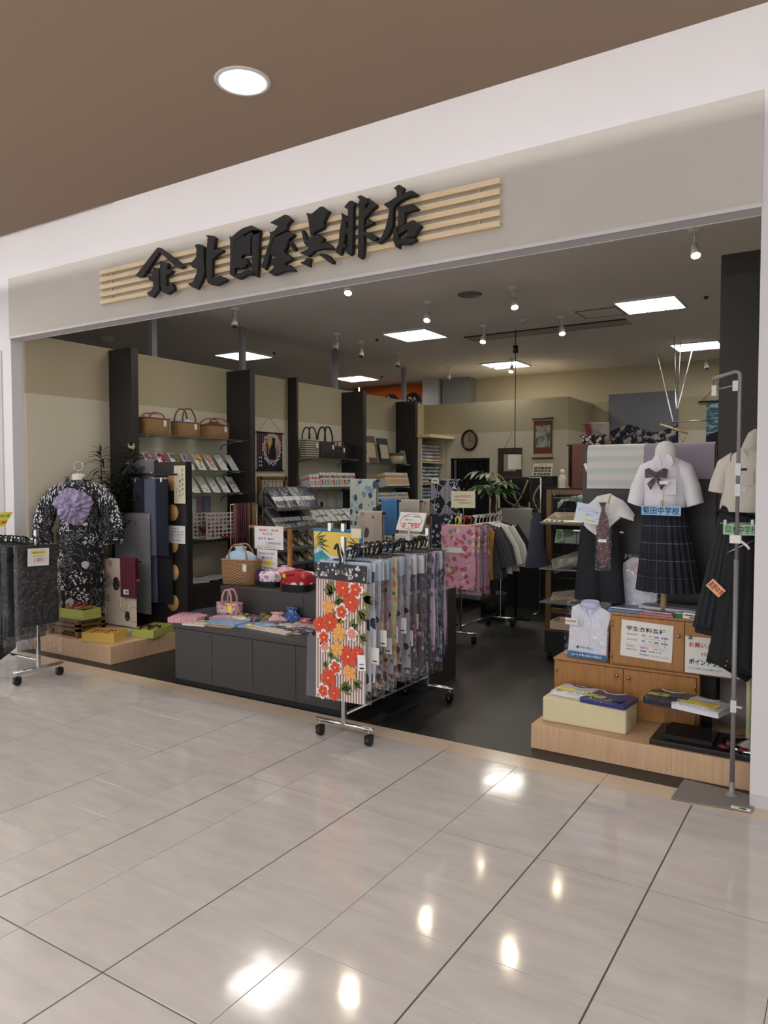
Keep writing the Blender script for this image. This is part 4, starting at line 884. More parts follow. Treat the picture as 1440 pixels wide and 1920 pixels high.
# braided cords on a rod before the second fin
mat('cordm0', (120, 60, 66), .8); mat('cordm1', (72, 36, 48), .8); mat('cordm2', (120, 112, 60), .8); mat('cordm3', (150, 100, 84), .8); mat('cordm4', (90, 44, 60), .8)
CX = -5.88
ya, yb = aX(438, 948, CX).y, aX(478, 946, CX).y; zr = 1.30
t = thing('cord_rod', 'thin metal rod with braided cords before the second dark fin', 'rod', (CX, (ya + yb) / 2, zr))
q = B(); q.tube([(CX, ya - .05, zr), (CX, yb + .03, zr)], .006, 'steel', 8); q.build('rod', t)
for y in (ya - .05, yb + .03): q = B(); q.tube([(CX, y, zr), (CX + .0, y, .47), (CX, y, .455)], .006, 'steel', 8); q.build('upright', t)
cn = ['dusty red', 'dark plum', 'olive green', 'light brown', 'maroon']
for i in range(11):
    y = ya + .01 + (yb - ya - .02) * i / 10; k = [3, 0, 1, 4, 1, 0, 4, 2, 1, 2, 3][i]; q = B()
    for s in (-1, 1):
        for w_ in (-.006, .006): q.tube([(CX + s * .008, y + w_, zr), (CX + s * .014, y + w_ + R.uniform(-.006, .006), zr - .3), (CX + s * .018, y + w_ + R.uniform(-.01, .01), zr - R.uniform(.55, .72))], .005, MATS['cordm%d' % k], 5)
    q.tube(arc((CX, y, zr), .01, 0, PI, 6), .007, MATS['cordm%d' % k], 6); q.build('braided_cord', label='%s braided cord, %s from left on the metal rod' % (cn[k], ORD[i]), cat='cord', group='braided cords on the metal rod')
# cat wall hanging
t = thing('wall_hanging', 'wall hanging with a black cat inside a white blossom wreath', 'wall hanging', (-6.44, 7.39, 1.68))
c0, c1 = aX(481, 808, -6.43), aX(530, 884, -6.43); ya, yb, zt, zb = c0.y + .02, c1.y, c0.z - .01, c1.z + .01
mat('wine', (110, 66, 76), .8); mat('night', (26, 20, 30), .8); mat('blossom', (205, 206, 222), .8); mat('moon', (190, 160, 100), .8); mat('cat_black', (8, 8, 10), .8)
q = B(); q.box(-6.436, -6.433, ya, yb, zb, zt, 'night'); q.build('cloth', t)
q = B(); X_ = -6.4322
q.add([(X_, ya + .15, zt), (X_, yb, zt), (X_, yb, zt - .2), (X_, ya + .18, zt - .12)], [(0, 3, 2, 1)], 'wine')
for k in range(4): q.box(X_ - .0005, X_ + .0003, ya + .01 + k * .035, ya + .028 + k * .035, zt - .3, zt, 'wine')
cy, cz = (ya + yb) / 2 + .04, (zb + zt) / 2 + .07
q.prism([(math.cos(a) * .1, math.sin(a) * .11) for a in [2 * PI * k / 24 for k in range(24)]], (X_ + .0006, cy + .01, cz + .06), (0, 1, 0), (0, 0, 1), (0, 0, 0), 'moon')
q.prism([(math.cos(a) * .15, math.sin(a) * .175) for a in [2 * PI * k / 24 for k in range(24)]], (X_ + .0003, cy - .01, cz - .03), (0, 1, 0), (0, 0, 1), (0, 0, 0), mat('wreath_in', (150, 112, 96), .8))
r = random.Random(9)
for k in range(90):
    a = 2 * PI * k / 90; rr = r.uniform(.88, 1.12); q.prism([(math.cos(e) * .012, math.sin(e) * .012) for e in [2 * PI * j / 5 for j in range(5)]], (X_ + .0012, cy + .165 * rr * math.cos(a) - .01, cz + .19 * rr * math.sin(a) - .03), (0, 1, 0), (0, 0, 1), (0, 0, 0), 'blossom')
for k in range(6): q.box(X_, X_ + .001, ya + .02 + (k % 2) * .04, ya + .04 + (k % 2) * .04, zb + .05 + k // 2 * .05, zb + .075 + k // 2 * .05, 'blossom')
q.build('printed_wreath', t, kind='stuff')
q = B(); cp = [(-.06, -.17), (.07, -.17), (.075, -.1), (.06, -.02), (.05, .04), (.055, .09), (.05, .13), (.035, .105), (.015, .105), (0, .13), (-.005, .09), (.0, .05), (-.03, .0), (-.06, -.06), (-.07, -.12)]
q.prism(cp, (X_ + .0018, cy, cz - .0), (0, 1, 0), (0, 0, 1), (0, 0, 0), 'cat_black'); q.tube(catmull([(X_ + .002, cy - .05, cz - .15), (X_ + .002, cy - .1, cz - .1), (X_ + .002, cy - .09, cz - .02), (X_ + .002, cy - .11, cz + .03)]), .009, 'cat_black', 6); q.build('cat_figure', t)
for z in (zt, zb): q = B(); q.tube([(-6.43, ya - .03, z), (-6.43, yb + .02, z)], .009, 'black_plastic', 8); q.build('rod', t)
hk = aX(503, 781, -6.44); q = B(); q.tube([(-6.43, ya + .01, zt), (-6.43, hk.y, hk.z), (-6.43, yb - .01, zt)], .003, 'steel', 5); q.build('cord', t)
# wooden grid frame with pouch
ya, yb = 7.02, 7.52
t = thing('grid_frame', 'wooden framed wire grid standing below the cat hanging', 'rack', (-6.28, 7.27, .455))
for y in (ya, yb): q = B(); q.box(-6.30, -6.26, y - .025, y + .025, .455, 1.62, 'old_wood'); q.build('post', t)
for z in (1.57, .75): q = B(); q.box(-6.30, -6.26, ya, yb, z, z + .05, 'old_wood'); q.build('rail', t)
q = B()
for k in range(7): q.tube([(-6.28, ya + .03 + k * .073, .78), (-6.28, ya + .03 + k * .073, 1.58)], .003, 'black_plastic', 5)
for k in range(8): q.tube([(-6.28, ya, .85 + k * .1), (-6.28, yb, .85 + k * .1)], .003, 'black_plastic', 5)
q.build('wire_grid', t, kind='stuff')
t = thing('drawstring_pouch', 'grey drawstring pouch hanging on the wooden grid frame', 'pouch', (-6.2, 7.05, 1.24))
q = B(); q.rings([(1.24, -6.2, 7.06, .03, .11), (1.27, -6.2, 7.06, .045, .14), (1.36, -6.2, 7.06, .05, .14), (1.45, -6.2, 7.06, .03, .09), (1.475, -6.2, 7.06, .015, .045), (1.49, -6.2, 7.06, .02, .06)], mat('pouch_grey', (120, 120, 126), .8), 22, (True, True), 2.4, .5, 1, .06, 3); q.build('body', t)
q = B(); q.tube(catmull([(-6.2, 7.04, 1.475), (-6.23, 7.0, 1.52), (-6.27, 7.06, 1.54), (-6.23, 7.1, 1.52), (-6.2, 7.08, 1.475)]), .004, 'black', 6); q.build('string', t)
# metal rack of dark packs standing before the third bay
t = thing('sloped_rack', 'grey metal rack with sloping tiers of dark packs and sandals', 'rack', (-5.78, 7.1, 0))
for y in (6.68, 7.50): q = B(); q.box(-5.925, -5.905, y - .01, y + .01, 0, 1.46, 'steel'); q.build('post', t); q = B(); q.box(-6.0, -5.6, y - .01, y + .01, 0, .02, 'steel'); q.build('foot', t)
TI = [(1.22, 1.40), (.98, 1.14), (.73, .9), (.56, .66)]
for z0, z1 in TI: q = B(); q.add([(-5.70, 6.67, z0), (-5.70, 7.51, z0), (-5.95, 7.51, z1 + .02), (-5.95, 6.67, z1 + .02), (-5.70, 6.67, z0 - .01), (-5.70, 7.51, z0 - .01), (-5.95, 7.51, z1 + .01), (-5.95, 6.67, z1 + .01)], [(0, 1, 2, 3), (7, 6, 5, 4), (0, 4, 5, 1), (2, 6, 7, 3), (1, 5, 6, 2), (3, 7, 4, 0)], mat('rack_grey', (120, 122, 126), .4, .4)); q.box(-5.71, -5.69, 6.67, 7.51, z0, z0 + .03, 'rack_grey'); q.build('tray', t)
mat('pack_navy', (24, 30, 52), .5, var=.4, vs=50); mat('pack_black', (20, 20, 22), .4, var=.3, vs=60); mat('pack_silver', (130, 132, 135), .35, var=.4, vs=40); mat('pack_bluew', (32, 42, 80), .6, var=.4, vs=60); mat('zori', (205, 195, 170), .6)
ang = math.atan2(.2, .25)
for ti, (z0, z1) in enumerate(TI[:2]):
    for k in range(4):
        mt, ml = [('pack_navy', 'navy'), ('pack_black', 'black'), ('pack_silver', 'silver'), ('pack_bluew', 'dark blue')][(k + ti * 2) % 4]
        pk = pack('kimono_belt_pack', '%s pack, %s from left on the %s tier of the metal rack' % (ml, ORD[k], ('top', 'second')[ti]), 'packet', (-5.80, 6.79 + k * .2, (z0 + z1) / 2 + .045), .19, .34, .022, mt, PI / 2, ang + .2, 0, 'packs on the sloping metal rack', strip='paper')
for ti, (z0, z1) in enumerate(TI[2:]):
    for k in range(4):
        t = geta('pale zori sandal, %s from left on the %s tier of the metal rack' % (ORD[k], ('third', 'lowest')[ti]), (-5.83, 6.8 + k * .19, (z0 + z1) / 2 + .0), 0, 'zori', 'strap_black' if (k + ti) % 2 else 'red_strap', .02, .22, .085, 'zori on the metal rack'); t.rotation_euler = (ang * .9, 0, PI / 2)
# bay three: dark handbags, packets
shelf('glass shelf carrying the dark handbags', 7.84, 9.0, 1.872)
mat('bag_black', (24, 22, 24), .45); plaid('bag_plaid', (40, 34, 40), (90, 80, 84), (20, 18, 20), .04); stripes('bag_stripe', (40, 38, 44), (180, 172, 150), .03, .4, 1); mat('bag_brown', (52, 42, 42), .6)
gb = 'dark handbags on the glass shelf'
handbag('handbag', 'handbag with cream and black bands, leftmost of the dark handbags', (-6.25, 7.99, 1.872), .32, .14, .25, 'bag_stripe', rzw, .16, 'bag_black', .009, group=gb, lip=False)
handbag('handbag', 'brown black handbag with tall looped handles', (-6.22, 8.30, 1.872), .34, .15, .23, 'bag_brown', rzw, .2, 'bag_black', .012, group=gb, lip=False)
handbag('handbag', 'small checked handbag with wooden handles', (-6.24, 8.62, 1.872), .30, .12, .18, 'bag_plaid', rzw, .07, 'old_wood', .007, group=gb, lip=False)
t = thing('folded_bag', 'black angular bag with a pale lining leaning at the shelf end', 'bag', (-6.25, 8.86, 1.872), gb)
q = B(); q.prism([(-.13, 0), (.12, 0), (.12, .18), (.02, .22), (-.1, .19), (-.14, .1)], (-6.2, 8.87, 1.872), (0, 1, 0), (0, 0, 1), (-.06, 0, 0), 'bag_black'); q.build('body', t); q = B(); q.prism([(.0, 0.01), (.12, .01), (.12, .2), (.03, .21)], (-6.262, 8.87, 1.872), (0, 1, 0), (0, 0, 1), (-.02, 0, 0), 'paper'); q.build('lining', t)
shelf('glass shelf with a row of boxed tabi packets', 7.84, 9.0, 1.465)
mat('spine_red', (170, 60, 80), .6); mat('spine_green', (120, 150, 130), .6); mat('spine_or', (215, 150, 60), .6); mat('spine_blue', (120, 150, 180), .6)
def row(y0, y1, z, n, hh, cols, what, where, group, x=-6.2, dep=.15, lean=.22):
    for i in range(n):
        cw = (y1 - y0) / n; cn_, cm = cols[i % len(cols)]
        t = thing('flat_box', '%s banded %s, %s from left %s' % (cn_, what, ORD[i], where), 'packet', (0, 0, 0), group)
        q = B(); q.box(-cw * .42, cw * .42, -dep / 2, dep / 2, 0, hh, 'card_white'); q.build('carton', t)
        q = B(); q.box(-cw * .43, cw * .43, -dep / 2 - .001, dep / 2 * .98, hh * .62, hh * .8, cm); q.box(-cw * .25, cw * .25, -dep / 2 - .0015, -dep / 2, hh * .12, hh * .5, cm); q.build('printed_band', t)
        t.location = (x, y0 + cw * (i + .5), z); t.rotation_euler = (-lean, 0, PI / 2)
row(8.1, 8.95, 1.467, 13, .2, [('red', 'spine_red'), ('green', 'spine_green'), ('grey', 'ink_grey'), ('orange', 'spine_or')], 'white packet', 'on the shelf under the handbags', 'white packets under the handbags')
row(7.86, 8.08, 1.467, 3, .17, [('pink', 'ink_pink'), ('grey', 'ink_grey')], 'small packet', 'at the left shelf end under the handbags', 'small packets under the handbags')
for i in range(5):
    y = 7.98 + i * .22; t = sign('hanging_carton', 'white hanging carton, %s from left under the packet shelf' % ORD[i], (-6.430, y, 1.40), (-6.430, y + .15, 1.40), (-6.430, y, 1.17), [('#', .5, .75, .4, .35, 'ink'), ('#', .5, .12, .8, .1, 'paper')] if i in (1, 2) else [('#', .5, .15, .7, .06, 'hl_yellow')], 'card_white', 'packet', 'white cartons on the third bay wall', .02)
shelf('sloped glass shelf of cards beside the dark fin', 7.55, 9.0, 1.0, -5.95)
for i in range(10):
    c_, m_ = [('red', 'spine_red'), ('white', 'paper'), ('green', 'spine_green')][i % 3]
    pack('flat_packet', '%s edged flat pack, %s from left on the sloped card shelf' % (c_, ORD[i]), 'packet', (-6.06, 7.64 + i * .14, 1.095 + .004 * (i % 2)), .12, .22, .01, 'card_white', PI / 2, .75, 0, 'flat packs on the sloped card shelf', strip=m_)
# bay four: books, packets
shelf('glass shelf of boxed books and gift sets', 9.12, 10.5, 1.835)
mat('book_brown', (96, 74, 62), .6); mat('book_pic', (190, 176, 150), .6, var=.3, vs=25); mat('book_navy', (40, 44, 56), .6)
def book(label, y, w_, h_, mt, x=-6.2, lean=.18):
    t = thing('boxed_book', label, 'book', (0, 0, 0), 'boxed books on the glass shelf'); q = B(); q.box(-w_ / 2, w_ / 2, 0, .03, 0, h_, mt); q.build('cover', t)
    q = B(); q.box(-w_ * .4, w_ * .4, -.001, 0, h_ * .2, h_ * .75, 'book_pic'); q.build('cover_picture', t); t.location = (x, y, 1.836); t.rotation_euler = (-lean, 0, PI / 2)
book('small pale boxed set at the left end of the book shelf', 9.3, .16, .15, 'book_pic'); book('brown boxed book with a landscape cover, larger left one', 9.55, .3, .42, 'book_brown', -6.25); book('navy topped boxed book, larger right one', 9.93, .28, .40, 'book_navy', -6.25)
t = thing('round_box', 'round cream boxes stacked at the right of the book shelf', 'box', (-6.25, 10.22, 1.836)); q = B(); q.lathe([(.001, 0), (.11, 0), (.11, .13), (.001, .13)], (-6.25, 10.24, 1.836), 'book_pic', 24); q.build('drum', t); q = B(); q.lathe([(.001, 0), (.115, 0), (.115, .04), (.001, .04)], (-6.25, 10.24, 1.967), 'wicker_dark', 24); q.build('lid', t)
book('green white card leaning at the right end of the book shelf', 10.42, .13, .22, 'spine_green')
shelf('glass shelf of orange banded packets', 9.12, 10.5, 1.47)
row(9.75, 10.45, 1.472, 8, .21, [('orange', 'spine_or')], 'cream packet', 'on the shelf under the books', 'orange banded packets')
shelf('glass shelf of pale blue packets', 9.12, 10.5, 1.2)
row(9.5, 10.45, 1.202, 9, .17, [('blue', 'spine_blue'), ('blue', 'spine_blue'), ('orange', 'spine_or')], 'pale packet', 'on the lower shelf under the books', 'pale packets on the lower shelf')
b = B(); b.box(-6.42, -6.3, 9.3, 9.62, 1.66, 1.80, film('film_box', .25, .1, 10)); b.build('clear_case', label='clear plastic case hanging below the book shelf', cat='case')
# bay five: packed socks in a wooden shelf unit
t = thing('sock_shelf', 'wooden shelf unit of plastic packed socks in the far corner', 'shelf', (-6.2, 11.05, 0))
X0, X1 = -6.45, -6.02
for y in (10.64, 11.44): q = B(); q.box(X0, X1, y, y + .03, 0, 2.27, 'cream_wallpaper'); q.build('side_panel', t)
q = B(); q.box(X0, X1 + .18, 10.6, 11.49, 2.27, 2.32, mat('pale_wood', (214, 196, 150), .6)); q.build('top_board', t)
for z in (.4, .8, 1.15, 1.5, 1.86): q = B(); q.box(X0, X1, 10.67, 11.44, z, z + .02, 'pale_wood'); q.build('board', t)
scol = [('pale blue', (150, 175, 205)), ('white', (222, 222, 230)), ('pink', (222, 170, 180)), ('lilac', (205, 200, 215)), ('mid blue', (110, 145, 185)), ('grey blue', (165, 180, 195))]
k = 0
for zi, z in enumerate((1.88, 1.52, 1.17, .82)):
    for col in range(3):
        for j in range(5):
            nm2, cc = scol[(zi * 2 + col + (j // 3)) % 6]; k += 1
            q = B(); q.ell((X0 + .22, 10.82 + col * .24, z + .03 + j * .058), (.19, .105, .032), mat('sock_' + nm2.replace(' ', '_'), [min(255, int(v * .6 + 96)) for v in cc], .3, var=.2, vs=40), 12, 6, .15)
            q.build('sock_pack', label='%s sock pack, %s up in %s stack of %s shelf' % (nm2, ORD[j], ('left', 'middle', 'right')[col], ('top', 'second', 'third', 'fourth')[zi]), cat='sock pack', group='sock packs in the corner shelf')
# ================================================================ CENTRAL COUNTERS
t = thing('display_counter', 'long low charcoal counter with panel doors behind the front rack', 'counter', (-3.65, 4.24, 0))
q = B(); q.box(-4.43, -2.86, 3.99, 4.49, .04, .436, 'dark_wood_x'); q.build('body', t)
q = B(); q.box(-4.42, -2.86, 4.0, 4.49, 0, .04, 'black'); q.build('toe_kick', t)
q = B(); q.box(-4.445, -2.86, 3.97, 4.49, .436, .472, 'dark_wood_x'); q.build('top', t, bevel=.004)
sx = [-4.43, -4.035, -3.632, -3.237, -2.86]
for i in range(4): q = B(); q.box(sx[i] + .002, sx[i + 1] - .002, 3.976, 3.99, .045, .432, 'dark_wood_x'); q.build('door', t)
t = thing('counter_riser', 'taller charcoal riser behind the low counter carrying bags', 'counter', (-3.68, 4.9, 0))
q = B(); q.box(-4.46, -2.9, 4.51, 5.3, 0, .675, 'dark_wood_x'); q.build('body', t)
q = B(); q.box(-4.462, -2.9, 4.498, 5.3, .675, .695, 'dark_wood_x'); q.build('top', t)
for a, c in ((-4.46, -3.591), (-3.589, -2.9)): q = B(); q.box(a + .001, c - .001, 4.5, 4.51, .475, .674, 'dark_wood_x'); q.build('front_panel', t)
b = B(); b.box(-2.89, -2.69, 4.8, 5.32, 0, .72, 'dark_wood_x'); b.build('side_counter', label='black counter end showing right of the front rack', cat='counter', bevel=.003)
# goods on the riser
flor('paisley', (206, 178, 176), [(160, 70, 86), (120, 60, 76), (190, 120, 120)], 44, .42, .08, line=(110, 50, 64))
z0 = .695
c0 = aY(449, 1098, 4.66)
handbag('straw_bag', 'square straw basket bag with pale blue drawstring lining on the riser', (c0.x, 4.68, z0), .33, .15, .205, 'wicker', .25, .13, mat('cane', (164, 122, 88), .5), .007, hw=.5, top='blue_gauze')
def pouchbox(label, c, r, h, lower, upper, rz=0, ribbon=None, sq=3.0):
    t = thing('pouch_bag', label, 'pouch', c, 'small kimono pouches on the riser'); ORI[t.name] = V((0, 0, 0)); t.rotation_euler.z = rz
    q = B(); q.rings([(0, 0, 0, r, r * .8), (h * .35, 0, 0, r * 1.04, r * .84)], lower, 26, (True, True), sq); q.build('base', t)
    q = B(); q.rings([(h * .35, 0, 0, r * 1.03, r * .83), (h * .75, 0, 0, r * 1.12, r * .9), (h * .95, 0, 0, r * .95, r * .75), (h * 1.02, 0, 0, r * .45, r * .3), (h * 1.0, 0, 0, r * .25, r * .2), (h * 1.1, 0, 0, r * .35, r * .25)], upper, 30, (False, True), sq, 4 * r * 1.7, 1, .05, 4); q.build('cloth_top', t)
    if ribbon: q = B(); q.tube(catmull([(r * .2, -r * .85, h * .9), (-r * .5, -r * .95, h * .8), (-r * .7, -r * .95, h * .4), (-r * .6, -r * 1.0, 0.0)]), .006, ribbon, 6); q.ell((-r * .45, -r * .95, h * .8), (.016, .012, .018), 'hl_yellow', 8, 5); q.build('tassel', t)
flor('fl_white_purple', (224, 216, 224), [(150, 90, 140), (190, 120, 160)], 22, .38, .06); flor('fl_pink_soft', (228, 180, 196), [(235, 220, 225), (210, 130, 160)], 26, .38, .05); flor('fl_red', (170, 24, 36), [(235, 222, 222), (235, 222, 222), (200, 90, 100)], 16, .33, .04)
mat('purple_cloth', (70, 34, 90), .8, var=.15, vs=30)
def onr(px, py, Y): p = aY(px, py, Y); return (p.x, p.y, z0)
pouchbox('deep purple pouch with black base, leftmost pouch on the riser', onr(482, 1100, 4.74), .075, .12, 'black', 'purple_cloth')
pouchbox('white pouch with purple blossoms on a black base', onr(508, 1105, 4.70), .085, .125, 'black', 'fl_white_purple', .1)
pouchbox('soft pink blossom pouch behind the red pouch', onr(534, 1098, 4.80), .085, .15, 'black', 'fl_pink_soft')
pouchbox('large red pouch with white blossoms, gold knot and red tassel', onr(560, 1108, 4.66), .125, .15, 'black', 'fl_red', .1, 'red_cloth')
# the two notices on a wooden stand
t = thing('notice_stand', 'wooden T stand holding the two white notices', 'stand', (-4.1, 4.9, .695))
q = B(); q.box(-4.04, -4.01, 4.86, 4.89, .695, 1.16, 'oak'); q.build('post', t)
q = B(); a0, a1 = aY(474, 987, 4.87), aY(540, 990, 4.87); q.tube([(a0.x - .01, 4.84, a0.z), (a1.x, 4.84, a0.z - .005)], .014, 'oak', 10); q.build('bar', t)
q = B(); q.box(-4.12, -3.94, 4.8, 4.95, .695, .71, 'oak'); q.build('foot', t)
p0, p1, p2 = aY(477, 986, 4.81), aY(531, 988, 4.81), aY(475, 1028, 4.81)
sign('notice', 'white notice in red and blue about summer festival dressing', p0, p1, p2, [('湖族祭り　長浜祭', .5, .17, .68, .11, 'ink_red', .02), ('花火大会', .46, .33, .36, .11, 'ink_red', .02), ('ゆかた', .28, .54, .28, .12, 'ink_blue', .03), ('着付け', .58, .55, .22, .09, 'ink_blue', .03), ('ご予約受付中！', .66, .74, .54, .12, 'ink_blue', .03), ('ヘアセットもご相談ください', .42, .87, .62, .045, 'ink'), ('要予約　当日受付もできます', .5, .94, .8, .04, 'ink')], cat='notice')
p0, p1, p2 = aY(482, 1029, 4.812), aY(520, 1032, 4.812), aY(482, 1079, 4.812)
sign('notice', 'white price notice with yellow price boxes below the festival notice', p0, p1, p2, [('帯やゆかた', .36, .15, .48, .08, 'ink_blue', .03), ('予約', .74, .15, .22, .08, 'ink_red', .03), ('着付け', .5, .31, .56, .11, 'ink_blue', .04), ('#', .56, .50, .4, .2, 'hl_yellow'), ('￥500', .44, .48, .5, .12, 'ink_red', .02), ('より', .82, .5, .12, .06, 'ink_blue'), ('へア 着物帯 お直し', .5, .68, .7, .07, 'ink_blue', .03), ('#', .62, .86, .45, .18, 'hl_yellow'), ('￥1300', .5, .85, .52, .11, 'ink_red', .02)], cat='notice')
# goods lying on the low counter
z0 = .472
def small_bag():
    p = aY(437, 1138, 4.42)
    t = handbag('small_bag', 'small pink paisley handbag with fabric handles on the low counter', (p.x, 4.38, z0), .23, .09, .12, 'paisley', .1, .10, 'paisley', .008, hw=.38, nh=2, lip=False, tag_=False)
    q = B(); q.box(.02, .055, -.045, -.043, .05, .1, 'hl_yellow'); q.build('tag', t)
small_bag()
def flatpk(label, px, py, sx_, sy_, mt, rz, h=.01, dz=0, strip=None, name='folded_cloth', cat='handkerchief', group='packed handkerchiefs on the low counter'):
    sx_ *= 1.5; sy_ *= 1.5; h *= 1.5; p = aZ(px, py, z0 + h / 2 + dz); return pack(name, label, cat, (p.x, p.y, z0 + .0005 + h / 2 + dz), sx_, sy_, h, mt, rz, group=group, strip=strip, puff=.5)
stripes('pk_stripe', (226, 210, 214), (200, 110, 130), .012, .4, 0); mat('pk_blue', (150, 180, 215), .6, var=.2, vs=30); mat('pk_cream', (226, 214, 200), .6, var=.12, vs=30); mat('pk_pink', (216, 190, 192), .7, var=.15, vs=30); mat('pk_navy', (44, 52, 72), .7, var=.5, vs=50); mat('pk_grey', (112, 104, 104), .8, var=.1, vs=30); mat('pk_orange', (214, 178, 120), .7); flor('pk_mix', (70, 74, 92), [(190, 140, 150), (160, 170, 190), (120, 60, 70)], 34, .4)
flatpk('stack of pink striped cloths at the left counter corner', 352, 1158, .16, .13, 'pk_stripe', .35, .035)
flatpk('white cloth pack in front of the pink striped stack', 374, 1168, .13, .11, 'pk_cream', .2, .012)
flatpk('orange edged cloth at the front edge of the counter', 402, 1169, .3, .14, 'pk_orange', .15, .004)
flatpk('navy patterned round pack behind the striped stack', 385, 1150, .18, .14, 'pk_navy', .5, .014)
flatpk('navy pack at the back left of the counter', 405, 1145, .2, .14, 'pk_navy', -.3, .012)
flatpk('pale blue cloth pack near the counter middle', 425, 1166, .2, .13, 'pk_blue', .1, .014, .005)
flatpk('blue and white pack behind the pale blue one', 440, 1154, .17, .14, 'pk_blue', -.5, .012)
flatpk('pale pink and white flat pack, widest on the counter', 470, 1148, .3, .16, 'pk_pink', .2, .012)
flatpk('thin grey mat with small yellow tags in the counter middle', 482, 1166, .34, .26, 'pk_grey', .05, .004)
flatpk('navy speckled pack at the back of the counter', 510, 1150, .22, .14, 'pk_navy', .1, .012)
flatpk('long cream patterned cloth pack near the front edge', 512, 1178, .3, .11, 'pk_cream', -.12, .014, strip='pk_navy')
flatpk('pink sheet under the packs at the front edge', 530, 1179, .32, .12, 'pk_pink', -.05, .003)
flatpk('mixed pattern pack at the right of the counter', 560, 1178, .24, .14, 'pk_mix', .1, .018)
for lb, px, py, a_, c_, mt, rz, h_ in [('pale blue sheet pack at the middle front edge', 455, 1171, .2, .12, 'pk_blue', .3, .008), ('cream pack behind the grey mat', 496, 1150, .2, .14, 'pk_cream', .2, .012), ('striped pink pack behind the olive pouch', 484, 1156, .16, .1, 'pk_stripe', -.3, .012), ('mixed cloth pack at the back right corner', 565, 1160, .22, .14, 'pk_mix', -.2, .03), ('navy cloth pack beside the red floral pouch', 556, 1173, .18, .1, 'pk_navy', .4, .016), ('pink cloth pack at the far right front', 585, 1176, .2, .12, 'pk_pink', .1, .02), ('teal cloth pack behind the blue pouch', 548, 1153, .16, .1, 'pk_blue', .4, .02)]: flatpk(lb, px, py, a_, c_, mt, rz, h_)
for i_, (px, py, a_, c_, mt, rz) in enumerate([(395, 1156, .16, .12, 'pk_navy', .8), (418, 1158, .15, .1, 'pk_stripe', .3), (450, 1160, .17, .1, 'pk_cream', -.4), (476, 1160, .14, .1, 'pk_mix', .6), (500, 1172, .15, .1, 'pk_blue', -.2), (522, 1171, .13, .1, 'pk_mix', .5), (541, 1175, .15, .09, 'pk_cream', -.3), (566, 1172, .13, .1, 'pk_pink', .3), (580, 1166, .14, .1, 'pk_navy', -.5), (590, 1172, .14, .1, 'pk_mix', .2), (525, 1150, .15, .08, 'pk_grey', .2), (575, 1151, .15, .09, 'pk_cream', .4)]): flatpk('crumpled %s cloth pack among the small goods, %s from the left' % ({'pk_navy': 'navy', 'pk_stripe': 'pink striped', 'pk_cream': 'cream', 'pk_mix': 'mixed print', 'pk_blue': 'pale blue', 'pk_pink': 'pale pink', 'pk_grey': 'grey'}[mt], ORD[i_]), px, py, a_ * .8, c_ * .8, mt, rz, .022)
def ppouch(label, px, py, r, h, mt, cat='pouch'):
    r *= 1.5; h *= 1.15
    p = aZ(px, py, z0 + .02); t = thing('small_pouch', label, cat, (p.x, p.y, z0 + .004), 'small soft pouches on the low counter'); ORI[t.name] = V((0, 0, 0))
    q = B(); q.rings([(0, 0, 0, r * .75, r * .6), (h * .12, 0, 0, r, r * .8), (h * .4, 0, 0, r * .92, r * .7), (h * .66, 0, 0, r * .5, r * .4), (h * .78, 0, 0, r * .34, r * .25), (h, 0, 0, r * .62, r * .4)], mt, 28, (True, True), 2.2, 1, 1, .45, 4.5); q.build('body', t); q = B(); q.tube([V((math.cos(a) * r * .3, math.sin(a) * r * .27, h * .78)) for a in [2 * PI * k / 10 for k in range(10)]], .004, 'hl_yellow', 5, closed=True); q.build('string', t)
flor('pch_pink', (220, 176, 184), [(200, 90, 110)], 40, .2); flor('pch_blue', (44, 84, 150), [(170, 190, 220)], 40, .3); flor('pch_olive', (120, 112, 70), [(60, 60, 40)], 40, .35); flor('pch_teal', (50, 100, 120), [(160, 130, 120), (30, 50, 70)], 34, .4); flor('pch_red', (180, 90, 100), [(230, 200, 205), (80, 40, 60)], 34, .4)
for (lb, px, py, r, h, mt) in [('pink spotted pouch in the middle of the low counter', 519, 1163, .055, .065, 'pch_pink'), ('bright blue pouch standing beside the pink one', 548, 1163, .05, .10, 'pch_blue'), ('olive pouch left of the pink spotted one', 503, 1162, .04, .045, 'pch_olive'), ('dark patterned pouch behind the blue one', 533, 1158, .045, .06, 'pk_mix'), ('teal pouch at the back right of the counter', 577, 1157, .06, .07, 'pch_teal'), ('grey white pouch behind the blue pouch', 560, 1154, .055, .07, 'pk_cream'), ('red floral pouch at the right front of the counter', 573, 1170, .05, .05, 'pch_red'), ('small mixed pouch left of the olive one', 494, 1156, .035, .04, 'pch_olive')]: ppouch(lb, px, py, r, h, mt)
for i, (px, py) in enumerate(((467, 1170), (490, 1165), (411, 1152), (438, 1157), (462, 1150), (524, 1155), (508, 1155), (535, 1152))):
    p = aZ(px, py, z0 + .03); b = B(); b.prism([(-.018, -.012), (.018, -.012), (.014, .014), (-.014, .012)], (p.x, p.y, z0 + .022), (1, .2, 0), (-.1, .8, .3), (0, 0, .002), 'hl_yellow'); b.build('price_tag', label='yellow paper price tag among the goods on the low counter', cat='price tag', group='yellow tags on the low counter')

